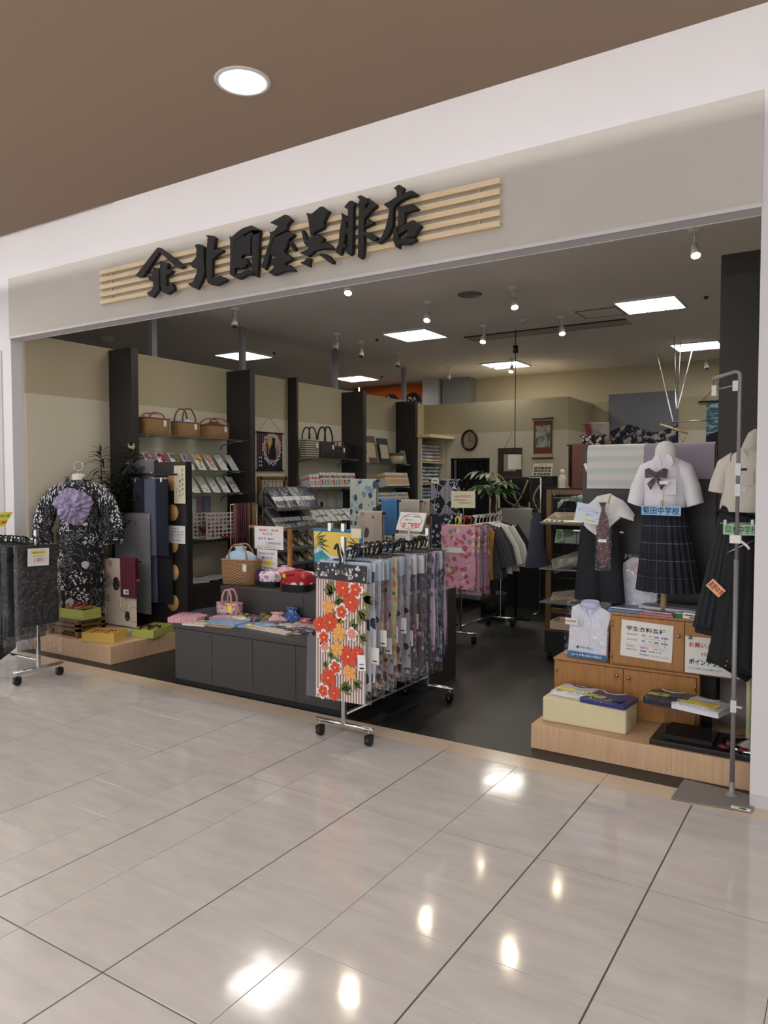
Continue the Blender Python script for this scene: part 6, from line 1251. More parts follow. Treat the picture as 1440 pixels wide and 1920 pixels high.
t = sign('notice', 'cream notice with red yukata lettering above the inner rack', p0, p1, p2, [('お誂え', .26, .32, .26, .13, 'ink_red', .03), ('ゆかた', .62, .30, .4, .17, 'ink_red', .04), ('数百柄の反物から', .38, .53, .54, .08, 'ink', .02), ('ご希望の柄を選んで！', .58, .7, .56, .08, 'ink', .02), ('#', .86, .82, .1, .16, 'pinkish')], 'cream_paper', 'notice')
q = B(); pm = (p0 + p1) / 2; q.tube([(pm.x, 6.63, p2.z), (pm.x, 6.63, 1.2)], .004, 'steel', 6); q.tube([(pm.x, 6.63, p0.z), (pm.x + .01, 6.62, p0.z + .03)], .004, 'steel', 6); q.build('stem', t)

# dark goods cluster at the back middle
t = thing('dark_counter', 'black low counter at the back with folded dark goods', 'counter', (-3.5, 8.9, 0)); q = B(); q.box(-3.95, -3.22, 8.64, 9.3, 0, .72, 'black'); q.build('body', t); q = B(); q.box(-3.97, -3.2, 8.62, 9.32, .72, .75, 'dark_wood'); q.build('top', t)
t = thing('dark_counter', 'black counter further right before the back wall', 'counter', (-3.4, 9.8, 0)); q = B(); q.box(-3.75, -3.04, 9.5, 10.2, 0, .78, 'black'); q.build('body', t); q = B(); q.box(-3.77, -3.02, 9.48, 10.22, .78, .81, 'dark_wood'); q.build('top', t)
t = thing('dark_counter', 'long black counter left of the potted money tree', 'counter', (-4.6, 8.4, 0)); q = B(); q.box(-5.0, -4.1, 8.2, 9.2, 0, .8, 'black'); q.build('body', t); q = B(); q.box(-5.02, -4.08, 8.18, 9.22, .8, .83, 'dark_wood'); q.build('top', t)
# black happi coat with pale cords hung on a steel frame
a, b_ = aY(936, 896, 8.4), aY(1012, 1090, 8.4)
t = thing('coat_frame', 'steel frame carrying the black coat with pale cords', 'rack', ((a.x + b_.x) / 2, 8.4, 0)); 
for x in (a.x - .02, b_.x + .0): q = B(); q.tube([(x, 8.4, .02), (x, 8.4, a.z)], .01, 'steel', 8); q.tube([(x, 8.2, .012), (x, 8.6, .012)], .01, 'steel', 8); q.build('post', t)
q = B(); q.tube([(a.x - .02, 8.4, a.z), (b_.x, 8.4, a.z)], .01, 'steel', 8); q.build('rail', t)
hang_cloth('black_coat', 'black coat with pale loose cords on the steel frame', 'coat', a.x + .02, b_.x - .14, 8.4, .8, a.z + .012, 'shirt_black', fold=.012, nf=4)
q = B(); r = random.Random(6)
for (x0, z0_, x1, z1_, x2, z2_) in ((936, 898, 950, 940, 996, 955), (990, 900, 975, 935, 950, 965), (958, 900, 962, 925, 985, 970), (1012, 910, 1000, 935, 1012, 962)):
    q.tube(catmull([aY(x0, z0_, 8.33), aY(x1, z1_, 8.31), aY(x2, z2_, 8.33)], 6), .011, mat('rope', (150, 140, 104), .8), 6)
q.build('cord', label='pale rope cords looped over the black coat', cat='cord')
# money tree
def palmate(label, base, h, seed):
    r = random.Random(seed); t = thing('money_tree', label, 'plant', base)
    q = B(); q.lathe([(.001, 0), (.13, 0), (.16, .28), (.145, .28), (.14, .25), (.001, .25)], base, 'pot_black', 24); q.build('pot', t)
    q = B()
    for k in range(3): q.tube([V(base) + V((.018 * math.cos(z * 14 + k * 2.1), .018 * math.sin(z * 14 + k * 2.1), .25 + z)) for z in [h * .62 * j / 14 for j in range(15)]], .016, 'bark', 8)
    q.build('braided_trunk', t)
    q = B(); top = V(base) + V((0, 0, .25 + h * .62))
    for i in range(17):
        a = i * 2.4; el = r.uniform(.1, 1.1); d = V((math.cos(a) * math.cos(el), math.sin(a) * math.cos(el), math.sin(el))); tip = top + d * r.uniform(.12, .3) + V((0, 0, .04)); q.tube([top, (top + tip) / 2 + V((0, 0, .03)), tip], .004, 'leaf_mid', 5)
        for j in range(6): b2 = a + (j - 2.5) * .5; leaf(q, tip, V((math.cos(b2), math.sin(b2), .15)), r.uniform(.16, .24), .032, 'leaf_mid', .55, 5)
    q.build('leaves', t, kind='stuff')
mat('leaf_mid', (66, 92, 50), .4, var=.25, vs=8)
p = aY(925, 930, 7.9); palmate('potted money tree with drooping palmate leaves behind the inner rack', (p.x, 7.9, .0), 1.85, 4)
# ================================================================ RIGHT: UNIFORM DISPLAY
HP = .142
b = B(); b.box(-1.59, .13, 4.12, 4.858, 0, HP, 'ash_plinth'); b.build('right_plinth', label='long pale wooden plinth under the uniform display', cat='plinth', bevel=.003)
# paper wrapped box
mat('wrap_paper', (216, 206, 168), .75, var=.05, vs=12, bump=.25, bs=14)
t = thing('wrapped_box', 'large box wrapped in cream paper on the right plinth', 'box', (-1.3, 4.32, HP))
q = B(); q.sheet(lambda u, v: (0, 0, 0), 1, 1, 'wrap_paper') if False else None
q.box(-1.556, -1.066, 4.21, 4.46, HP, HP + .145, 'wrap_paper'); q.build('box_body', t, bevel=.012)
q = B(); q.add([(-1.0655, 4.21, HP + .145), (-1.0655, 4.46, HP + .145), (-1.060, 4.335, HP + .05)], [(0, 1, 2)], 'wrap_paper'); q.add([(-1.0655, 4.22, HP), (-1.0655, 4.45, HP), (-1.062, 4.335, HP + .055)], [(0, 1, 2)], 'wrap_paper'); q.build('folded_flap', t)
ZB = HP + .146
def shirtpk(label, cx, cy, z, L_, W_, mt, trim, rz, cord=None, tint='film', hh=.035):
    t = pack('packed_shirt', label, 'packed shirt', (cx, cy, z + hh / 2 + .001), L_, W_, hh, mt, rz, group='packed school gym shirts', puff=.6)
    q = B(); q.sheet(lambda u, v: (-L_ * .42 + L_ * .84 * u, -W_ * .40 + W_ * .28 * v, hh * .5 + .0022), 6, 1, trim, th=.001); q.build('printed_hem', t)
    q = B(); q.tube(catmull([(-L_ * .26, W_ * .38, hh * .5), (-L_ * .14, W_ * .2, hh * .5 + .001), (0, W_ * .15, hh * .5 + .001), (L_ * .14, W_ * .2, hh * .5 + .001), (L_ * .26, W_ * .38, hh * .5)]), .004, cord or trim, 6); q.build('neckline', t); return t
def hemmat(name, a, b_, sc_=18):
    return mat(name, a, .7, fn=lambda nt: nt.mix(nt.math('GREATER_THAN', nt.noise(nt.uv('Object'), sc_, 2), .52), a, b_))
hemmat('hem_y', (240, 222, 30), (200, 205, 190)); hemmat('hem_y2', (200, 200, 70), (40, 50, 110)); hemmat('hem_y3', (244, 222, 20), (244, 222, 20))
mat('tee_white', (220, 220, 228), .8); mat('tee_navy', (48, 56, 120), .8, var=.15, vs=30); mat('tee_dark', (36, 40, 50), .8)
shirtpk('white packed gym shirt with navy neckline on the wrapped box', -1.39, 4.36, ZB, .25, .2, 'tee_white', 'hem_y', -.1, 'pack_navy')
shirtpk('royal navy packed gym shirt with white cord on the wrapped box', -1.19, 4.31, ZB, .26, .22, 'tee_navy', 'hem_y2', -.12, 'paper')
# acrylic riser, black platform
t = thing('black_platform', 'flat black display platform on the right plinth', 'platform', (-.68, 4.3, HP)); q = B(); q.box(-.925, -.415, 4.14, 4.47, HP, HP + .028, 'black_plastic'); q.build('slab', t, bevel=.003); q = B(); q.box(-.87, -.62, 4.2, 4.44, HP + .028, HP + .05, 'black'); q.build('inner_block', t)
for i, x in enumerate((-.56, -.47)): b = B(); b.ell((x, 4.19, HP + .04), (.03, .02, .012), mat('red_dark', (100, 26, 28), .6), 10, 5); b.build('red_ornament', label='small dark red ornament, %s one on the black platform' % ('left', 'right')[i], cat='ornament')
t = thing('acrylic_riser', 'clear acrylic riser carrying two packed gym shirts', 'stand', (-.72, 4.3, HP + .05)); fb = film('film_clear', .03, .05, 3, .1)
RZ_ = aY(1265, 1318, 4.28).z - .012
for (x0, x1, y0, y1) in ((-.86, -.855, 4.2, 4.42), (-.62, -.615, 4.2, 4.42)): q = B(); q.box(x0, x1, y0, y1, HP + .05, RZ_ - .006, fb); q.build('side', t)
q = B(); q.box(-.93, -.56, 4.2, 4.42, RZ_ - .006, RZ_, fb); q.build('top', t)
shirtpk('dark packed gym shirt with yellow print and white drawcord on the riser', -.85, 4.31, RZ_, .25, .19, 'tee_dark', 'hem_y2', -.05, 'paper', hh=.05)
shirtpk('white packed gym shirt with yellow hem print on the riser', -.68, 4.27, RZ_ + .002, .25, .2, 'tee_white', 'hem_y3', -.25, 'tee_white', hh=.045)
# oak cabinets
def oakcab(label, x0, x1, y0, y1, z0, z1, seams, knobs):
    t = thing('wood_cabinet', label, 'cabinet', ((x0 + x1) / 2, (y0 + y1) / 2, z0), 'stacked oak cabinets')
    q = B(); q.box(x0, x1, y0 + .012, y1, z0, z1 - .014, 'oak'); q.build('body', t)
    q = B(); q.box(x0 - .002, x1 + .002, y0 - .002, y1, z1 - .014, z1, 'oak'); q.build('top', t, bevel=.002)
    for i in range(len(seams) - 1):
        q = B(); q.box(seams[i] + .002, seams[i + 1] - .002, y0 - .004, y0 + .012, z0 + .01, z1 - .018, 'oak'); d = q.build('door', t, bevel=.001)
        kx, kz = knobs[i]; q = B(); q.tube([(kx, y0 - .004, kz), (kx, y0 - .016, kz), (kx, y0 - .017, kz), (kx, y0 - .026, kz)], [.005, .005, .011, .009], 'steel', 12); q.build('knob', d)
        for hz in (z0 + .06, z1 - .07):
            q = B(); hx = seams[i] + .004 if i == 0 else seams[i + 1] - .004; q.tube([(hx, y0 - .006, hz - .018), (hx, y0 - .006, hz + .018)], .004, 'steel', 6); q.build('hinge', d)
    return t
oakcab('lower oak cabinet with two knobbed doors on the right plinth', -1.592, -.737, 4.506, 4.856, HP, .459, [-1.575, -1.161, -.752], [(-1.195, .40), (-1.127, .395)])
oakcab('upper oak cabinet carrying posters, stacked on the lower one', -1.247, -.02, 4.516, 4.85, .4595, .775, [-1.235, -.822, -.42], [(-.852, .675), (-.79, .675)])
b = B(); b.box(-.66, .1, 4.72, 4.73, HP, .459, mat('back_grey', (140, 135, 132), .8)); b.build('back_board', label='grey board behind the chrome stand under the upper cabinet', cat='board')
b = B(); b.box(-.735, -.665, 4.6, 4.7, HP, .459, 'black'); b.build('black_post', label='black block right of the lower oak cabinet', cat='block')
YS = 4.508
p0, p1, p2 = aY(1166, 1161, YS), aY(1263, 1174, YS), aY(1162, 1228, YS)
K = lambda *a: a
sign('poster', 'white poster listing school clothing by school on the upper oak cabinet', p0, p1, p2, [('学生衣料各種', .48, .21, .76, .13, 'ink', .06), ('堅田中学校', .22, .37, .2, .05, 'ink_grey'), ('男子', .45, .37, .08, .06, 'ink_blue', .03), ('女子', .58, .37, .07, .06, 'ink_red'), ('制服　体操服', .78, .37, .26, .06, 'ink_blue', .03), ('（シャツ・ブラウス・スカート　他）', .66, .44, .42, .035, 'ink'), ('仰木中学校', .22, .52, .2, .05, 'ink_grey'), ('男子', .45, .52, .08, .06, 'ink_blue', .03), ('女子', .58, .52, .07, .06, 'ink_red'), ('制服　体操服', .78, .52, .26, .06, 'ink_blue', .03), ('（シャツ・ブラウス・スカート　他）', .66, .59, .42, .035, 'ink'), ('#', .5, .645, .86, .004, 'ink_grey'), ('堅田高校', .2, .70, .16, .05, 'ink_grey'), ('夏服受付中', .47, .70, .16, .055, 'ink_red', .02), ('（ご注文ください）', .74, .70, .24, .035, 'ink'), ('真野中学校', .22, .79, .2, .05, 'ink_grey'), ('体操服', .45, .79, .12, .06, 'ink_blue', .03), ('男女制服（冬・夏）', .68, .78, .24, .04, 'ink'), ('男子学生服', .46, .89, .15, .055, 'ink_blue', .03), ('（サイズもいろいろございます）', .74, .89, .38, .035, 'ink')], cat='poster')
p0, p1, p2 = aY(1285, 1192, YS), aY(1372, 1203, YS), aY(1284, 1260, YS); p1 = V((-.52, YS, p0.z))
sign('poster', 'white poster in red and green about point cards, half behind the jacket', p0, p1, p2, [('お買い上げで', .38, .22, .62, .14, 'ink_red', .1), ('HOPカード', .55, .45, .5, .12, 'ink_red', .02), ('ポイント２倍', .38, .68, .62, .16, 'ink_green', .15), ('２００円以上のお買い上げ', .36, .86, .6, .05, 'ink_blue')], cat='poster')
# packed dress shirt
t = thing('packed_shirt', 'pale blue packed dress shirt with a bright blue band, on the lower cabinet', 'packed shirt', (-1.42, 4.62, .46), 'packed dress shirts'); ORI[t.name] = V((0, 0, 0)); 
mat('dress_blue', (196, 206, 232), .8, var=.04, vs=20); mat('dress_white', (222, 224, 236), .8); mat('band_blue', (10, 105, 165), .5)
q = B(); w_, h_ = .125, .335
pts = [(-w_, 0), (w_, 0), (w_ * .98, h_ * .6), (w_ * 1.12, h_ * .88), (w_ * .6, h_ * .96), (-w_ * .6, h_ * .99), (-w_ * .95, h_ * .92), (-w_, h_ * .5)]
q.prism(pts, (0, 0, 0), (1, 0, 0), (0, 0, 1), (0, .03, 0), 'dress_white'); q.build('folded_body', t, bevel=.006)
q = B(); q.loft([(V((0, .012, h_ * .93)), V((.062, 0, 0)), V((0, .035, 0))), (V((0, .004, h_ * .98)), V((.066, 0, 0)), V((0, .042, .0))), (V((0, .0, h_ * 1.06)), V((.058, 0, 0)), V((0, .035, .012)))], 'dress_blue', 20, False); q.prism([(0, h_ * .76), (.075, h_ * .98), (.03, h_ * 1.02)], (0, -.006, 0), (1, 0, 0), (0, 0, 1), (0, .004, 0), 'dress_blue'); q.prism([(0, h_ * .76), (-.03, h_ * 1.02), (-.075, h_ * .98)], (0, -.006, 0), (1, 0, 0), (0, 0, 1), (0, .004, 0), 'dress_blue'); q.build('collar', t)
q = B(); q.box(-.014, .014, -.004, 0, .05, h_ * .76, 'dress_white'); q.build('placket', t)
for k in range(3): q = B(); q.tube([(0, -.004, h_ * (.7 - .17 * k)), (0, -.007, h_ * (.7 - .17 * k))], .005, 'paper', 8); q.build('button', t)
q = B(); q.box(-w_ - .004, w_ + .004, -.008, -.005, 0, .035, 'band_blue'); q.build('blue_band', t)
q = B(); q.text('SHIRTS  標準  学生用  形態安定', (0, -.0095, .017), (1, 0, 0), (0, 0, 1), 'paper', .2, .012, .02); q.text('抗菌防臭加工', (.0, -.006, .065), (1, 0, 0), (0, 0, 1), 'tag_blue', .09, .014, .01); q.tube([(-.06, -.004, .065), (-.06, -.006, .065)], .009, 'band_blue', 12); q.build('lettering', t)
q = B(); q.sheet(lambda u, v: (-w_ * 1.15 + 2.3 * w_ * u, -.02 - .012 * math.sin(PI * v) + .004 * noise.noise(V((u * 6, v * 8, 2))), h_ * 1.08 * v), 14, 16, film('film_shirt', .05, .07, 18, 1.3, .35)); q.build('clear_sleeve', t)
t.location = (-1.405, 4.57, .4605); t.rotation_euler = (-.14, 0, -.12)
b = B(); q_ = aY(1075, 1165, 4.54); b.box(q_.x - .05, q_.x + .03, 4.535, 4.537, q_.z - .02, q_.z + .02, 'paper'); b.box(q_.x - .055, q_.x + .02, 4.53, 4.533, q_.z + .0, q_.z + .005, 'oak'); b.build('price_tag', label='paper tag with a wooden clip on the packed dress shirt', cat='price tag')
# pile on top of the upper cabinet
zt = .7755
def flat2(label, x, y, dz, sx_, sy_, mt, rz, h=.016, trim=None):
    t = pack('packed_shirt', label, 'packed shirt', (x, y, zt + dz + h / 2 + .001), sx_, sy_, h, mt, rz, group='flat packed shirts on the upper cabinet'); 
    if trim: q = B(); q.box(-sx_ * .45, sx_ * .45, -sy_ * .48, -sy_ * .3, h * .6, h * .62 + .003, trim); q.build('label_band', t)
    return t
mat('pk_sky', (96, 150, 205), .6, var=.2, vs=20); mat('pk_green', (40, 140, 66), .6); mat('pk_rose', (206, 120, 150), .6, var=.3, vs=24)
flat2('white and sky blue pack at the left end of the upper cabinet', -1.15, 4.64, 0, .22, .2, 'pk_sky', -.1, trim='paper')
flat2('white pack with dark lettering in the middle of the cabinet top', -.9, 4.72, .018, .4, .2, 'tee_white', -.12, .02, 'ink_grey')
flat2('white pack under the lettered one', -.93, 4.68, 0, .34, .24, 'dress_white', .05, .016)
flat2('rose pink pack at the front edge of the cabinet top', -.98, 4.575, 0, .2, .11, 'pk_rose', -.1, trim='tee_white')
flat2('green pack at the front edge of the cabinet top', -.79, 4.585, 0, .2, .12, 'pk_green', -.08, .02, 'paper')
for i, (x, z) in enumerate(((-.83, .012), (-.71, .004))): sign('price_tag', 'white tag on the front edge of the upper cabinet, %s one' % ('left', 'right')[i], (x, 4.51, zt + z + .026), (x + .08, 4.51, zt + z + .022), (x, 4.505, zt + z - .008), [('#', .5, .4, .8, .15, 'ink'), ('#', .6, .75, .3, .2, 'ink')], cat='price tag')
t = thing('packed_shirt', 'white packed shirt with pink print standing behind the plaid skirt', 'packed shirt', (-1.2, 4.8, zt)); 
q = B(); q.prism([(-.12, 0), (.09, 0), (.1, .24), (.07, .29), (-.06, .31), (-.115, .27)], (-1.13, 4.79, zt + .001), (1, 0, 0), (0, 0, 1), (0, .03, 0), 'dress_white'); q.build('folded_body', t, bevel=.005)
q = B(); q.prism([(-.06, .2), (.06, .2), (.08, .27), (0, .3), (-.07, .27)], (-1.13, 4.787, zt), (1, 0, 0), (0, 0, 1), (0, .002, 0), mat('pale_pink', (214, 180, 190), .7)); q.build('collar_print', t); q = B(); q.sheet(lambda u, v: (-1.265 + .26 * u, 4.77 + .006 * math.sin(v * 7), zt + .33 * v), 6, 8, 'film_shirt'); q.build('clear_sleeve', t)
# mannequin: white shirt and plaid skirt
mx, my = -.965, 4.64
t = thing('uniform_mannequin', 'torso mannequin on a wooden pole wearing the girls uniform', 'mannequin', (mx, my, zt))
q = B(); q.tube([(mx, my, zt), (mx, my, 1.3)], .018, 'wood_hanger', 10); q.build('pole', t); q = B(); q.lathe([(.10, 0), (.10, .01), (.02, .02)], (mx, my + .1, zt), 'steel', 20); q.build('base', t)
q = B(); q.rings([(1.665, mx, my, .055, .05), (1.71, mx, my, .06, .055), (1.755, mx, my, .058, .055), (1.785, mx, my, .045, .042), (1.80, mx, my, .015, .015)], 'shirt_white', 20, (True, True), 2, 1, 1, .12, 3); q.build('wrapped_neck', t)
mat('blouse', (232, 230, 238), .8, var=.03, vs=10)
B.DT = Matrix.Translation((mx, my, 0)) @ Matrix.Diagonal((.70, .9, 1, 1)) @ Matrix.Translation((-mx, -my, 0))
t = thing('blouse', 'white short-sleeved school blouse with a packed brown bow', 'blouse', (mx, my, 1.4))
q = B(); q.rings([(1.385, mx, my, .155, .10), (1.41, mx, my, .17, .115), (1.5, mx, my, .165, .11), (1.58, mx, my, .175, .112), (1.64, mx, my, .165, .10), (1.685, mx, my, .12, .08), (1.71, mx, my, .065, .06)], 'blouse', 34, (False, False), 2.3, 1, 1, .07, 3.2); q.build('body', t)
for s in (-1, 1): q = B(); q.loft([(V((mx + s * .12, my, 1.635)), V((0, 0, .055)), V((0, .065, 0))), (V((mx + s * .175, my - .005, 1.60)), V((s * .03, 0, .06)), V((0, .068, 0))), (V((mx + s * .215, my - .01, 1.52)), V((s * .062, 0, .022)), V((0, .07, 0))), (V((mx + s * .238, my - .01, 1.44)), V((s * .066, 0, .016)), V((0, .07, 0))), (V((mx + s * .242, my - .01, 1.425)), V((s * .066, 0, .016)), V((0, .07, 0)))], 'blouse', 20, False); q.build('sleeve', t)
q = B()
for s in (-1, 1): q.prism([(0, 1.645), (s * .022, 1.60), (s * .085, 1.665), (s * .075, 1.70), (s * .04, 1.725)], (mx, my - .10, 0), (1, 0, 0), (0, .25 * 0, 1), (0, .006, 0), 'blouse')
q.build('collar', t)
q = B(); q.box(mx + .03, mx + .115, my - .121, my - .116, 1.485, 1.575, 'blouse'); q.build('chest_pocket', t)
q = B(); q.box(mx - .012, mx + .012, my - .122, my - .112, 1.39, 1.63, 'blouse'); q.build('placket', t)
B.DT = Matrix.Translation((mx, my, 0)) @ Matrix.Diagonal((.85, 1, 1, 1)) @ Matrix.Translation((-mx, -my, 0))
t = thing('ribbon_pack', 'brown school bow tie in a clear bag on the blouse', 'bow tie', (mx - .03, my - .14, 1.56)); c = V((mx - .03, my - .135, 1.6)); mat('bow_brown', (66, 34, 40), .7)
q = B()
for s in (-1, 1): q.prism([(0, .012), (s * .05, .04), (s * .075, .03), (s * .07, -.02), (0, -.012)], c, (1, 0, 0), (0, 0, 1), (0, .014, 0), 'bow_brown'); q.prism([(0, -.005), (s * .06, -.05), (s * .035, -.09), (s * .005, -.04)], c + V((0, .003, 0)), (1, 0, 0), (0, 0, 1), (0, .008, 0), 'bow_brown')
q.build('bow', t); q = B(); q.ell(c + V((0, .0, 0)), (.013, .012, .014), 'bow_brown', 10, 6); q.build('knot', t)
q = B(); q.sheet(lambda u, v: c + V((-.095 + .19 * u, -.012 - .01 * math.sin(PI * u) + .006 * noise.noise(V((u * 8, v * 8, 3))), -.11 + .20 * v)), 12, 12, film('film_crinkle', .06, .06, 40, 1.5, .4)); q.build('clear_bag', t); q = B(); q.box(c.x + .03, c.x + .085, c.y - .024, c.y - .022, c.z - .055, c.z - .035, 'paper'); q.build('tag', t)
def skirt_m(nt):
    o = nt.sep(nt.uv('UV')); c = (26, 32, 46)
    for ax_, p_, w_, col, off, al in ((0, .092, .05, (112, 116, 134), 0, .75), (1, .1, .035, (120, 124, 138), 0, .8), (0, .046, .4, (12, 14, 20), .3, .5), (1, .115, .35, (14, 17, 26), .4, .5)):
        v = nt.math('FRACT', nt.math('ADD', nt.math('DIVIDE', o[ax_], p_), off)); c = nt.mix(nt.math('MULTIPLY', nt.math('LESS_THAN', v, w_), al), c, col)
    return c
mat('tartan', (26, 32, 46), .85, fn=skirt_m)
t = thing('plaid_skirt', 'navy tartan pleated school skirt on the torso mannequin', 'skirt', (mx, my, .95))
q = B(); q.rings([(1.40, mx, my, .148, .10), (1.36, mx + .0, my, .15, .105), (1.25, mx + .01, my, .158, .125), (1.1, mx + .02, my, .178, .14), (.915, mx + .03, my, .205, .155)], 'tartan', 192, (False, False), 2.2, 1.4, 1, 0, 3, 24, .07); q.build('pleats', t); q = B(); q.rings([(1.385, mx, my, .155, .108), (1.41, mx, my, .153, .106)], 'darkblue', 30, (False, False)); q.build('waistband', t)
B.DT = None
p0, p1, p2 = aY(1203, 947, 4.49), aY(1277, 948, 4.49), aY(1203, 965, 4.49); p1.z = p0.z - .003
t = sign('school_sign', 'pale blue school name strip clipped on the plaid skirt waist', p0, p1, p2, [('堅田中学校', .5, .5, .92, .78, mat('ink_steel', (36, 70, 110), .8), .06)], mat('strip_blue', (160, 196, 232), .7))
q = B(); c = (p0 + p1) / 2; q.box(c.x - .004, c.x + .008, 4.483, 4.5, c.z - .01, c.z + .03, 'wood_hanger'); q.build('clothes_peg', t)
# trousers, draped shirt and packed tie at the left
t = thing('checked_trousers', 'dark checked school trousers hanging at the left of the low partition', 'trousers', (-1.32, 4.7, .75))
YT = 4.72; plaid('trouser_check', (24, 27, 36), (36, 42, 58), (16, 18, 24), .02, .3)
a, b_ = aY(1090, 985, YT), aY(1160, 990, YT); a2, b2 = aY(1078, 1145, YT), aY(1163, 1145, YT); b2.x = b_.x + .04
for i in range(2):
    x0, x1 = (a.x + (b_.x - a.x) * i / 2), (a.x + (b_.x - a.x) * (i + 1) / 2); X0, X1 = (a2.x + (b2.x - a2.x) * i / 2), (a2.x + (b2.x - a2.x) * (i + 1) / 2)
    q = B(); q.loft([(V(((x0 + x1) / 2 * (1 - k / 5) + (X0 + X1) / 2 * k / 5, YT, a.z + (.80 - a.z) * k / 5)), V((((x1 - x0) * (1 - k / 5) + (X1 - X0) * k / 5) / 2 + .006, 0, 0)), V((0, .035, 0))) for k in range(6)], 'trouser_check', 16); q.build('leg', t)
q = B(); q.tube([(a.x - .05, YT - .0, a.z - .035), (b_.x + .03, YT - .0, a.z - .035)], .006, 'white_plastic', 6); q.build('hanger_bar', t)
t = thing('draped_shirt', 'white shirt draped in a peak above the checked trousers', 'shirt', (-1.3, 4.66, 1.3)); 
PK = aY(1140, 925, 4.68); Lf, Rt, BtL, BtM = aY(1098, 945, 4.68), aY(1190, 968, 4.68), aY(1098, 992, 4.68), aY(1125, 1003, 4.66)
def dr(u, v):
    x = Lf.x + (Rt.x - Lf.x) * u; top = [Lf.z - .0, PK.z - .03, PK.z + .0, PK.z - .035, Rt.z + .02][0] if False else None
    k = u * 4; i = min(3, int(k)); f = k - i; tp = [Lf.z - .01, PK.z - .018, PK.z, PK.z - .04, Rt.z + .01]; bt = [BtL.z + .03, BtM.z, BtM.z + .03, Rt.z + .0, Rt.z - .03]
    zt_ = tp[i] * (1 - f) + tp[i + 1] * f; zb_ = bt[i] * (1 - f) + bt[i + 1] * f
    return (x, 4.62 + .05 * abs(u - .45) + .012 * math.sin(u * 17 + v * 3) + .05 * (1 - v) ** 2 * 1.0, zt_ + (zb_ - zt_) * v)
q = B(); q.sheet(dr, 28, 10, 'shirt_white', th=-.012); q.build('cloth', t); q = B(); q.tube([aY(1145, 928, 4.61), aY(1140, 945, 4.6)], .006, 'wood_hanger', 6); q.build('clothes_peg', t)
t = thing('packed_tie', 'dark red patterned school tie in a long clear sleeve', 'tie', (-1.3, 4.56, .98)); YQ = 4.575
mat('tie_red', (74, 36, 42), .7, fn=lambda nt: nt.mix(nt.math('GREATER_THAN', nt.vor(nt.uv('Object'), 90), .35), (110, 70, 76), (72, 34, 42)))
TP = [(1128, 942), (1141, 942), (1139, 950), (1138, 958), (1145, 975), (1147, 1030), (1148, 1048), (1137, 1066), (1126, 1050), (1124, 1030), (1123, 985), (1128, 958), (1131, 950)]
pts = [aY(x - 5, y, YQ) for x, y in TP]; q = B(); n = len(pts); bk = [p + V((0, .012, 0)) for p in pts]; q.add(pts + bk, [tuple(range(n)), tuple(range(2 * n - 1, n - 1, -1))] + [(i, (i + 1) % n, n + (i + 1) % n, n + i) for i in range(n)], 'tie_red'); q.build('tie', t)
q = B(); c0, c1, c2, c3 = aY(1118, 946, YQ - .01), aY(1147, 946, YQ - .01), aY(1115, 1070, YQ - .01), aY(1146, 1070, YQ - .01); q.sheet(lambda u, v: c0.lerp(c1, u).lerp(c2.lerp(c3, u), v) + V((0, -.006 * math.sin(PI * u) + .004 * noise.noise(V((u * 4, v * 14, 5))), 0)), 8, 26, 'film_crinkle'); q.build('clear_sleeve', t)
q = B(); a = aY(1122, 1012, YQ - .02); q.box(a.x, a.x + .05, YQ - .024, YQ - .022, a.z - .014, a.z + .004, 'paper'); q.build('tag', t)
p0, p1, p2 = aY(1083, 941, 4.57), aY(1128, 951, 4.57), aY(1077, 975, 4.57)
sign('price_card', 'pale blue white card with yellow marks left of the packed tie', p0, p1, p2, [('ウォッシャブル加工', .5, .2, .6, .08, 'ink_pink'), ('クリーニング不要', .5, .36, .8, .13, 'tag_blue', .02), ('標準シャツ', .6, .55, .3, .09, 'ink_blue', .02), ('#', .3, .70, .34, .06, 'hl_yellow'), ('#', .68, .84, .42, .06, 'hl_yellow'), ('￥2,200（税込）', .66, .84, .4, .05, 'ink')], mat('card_sky', (206, 218, 236), .6), cat='sign')
# cloths folded over the low partition
t = hang_cloth('draped_cloth', 'pale grey and white striped cloth folded over the low partition', 'cloth', aY(1101, 845, 4.84).x, aY(1207, 845, 4.84).x, 4.885, 1.515, 1.80, stripes('wide_stripe', (190, 196, 192), (208, 206, 200), .072, .5, 1, soft=.04), fold=.002, nf=1.5, roll=.045, back=.2, th=.012)
t = hang_cloth('draped_cloth', 'lilac grey cloth folded over the right of the low partition', 'cloth', aY(1207, 845, 4.84).x - .02, aY(1340, 838, 4.84).x, 4.887, 1.575, 1.80, mat('lilac_cloth', (152, 142, 156), .9, var=.06, vs=40), fold=.002, nf=1.5, roll=.047, back=.2, th=.012)
sign('price_tag', 'small white tag tied at the left edge of the low partition', aY(1094, 870, 4.85), aY(1099, 868, 4.85), aY(1092, 888, 4.85), [('#', .5, .9, .7, .1, 'ink_green')], cat='price tag')
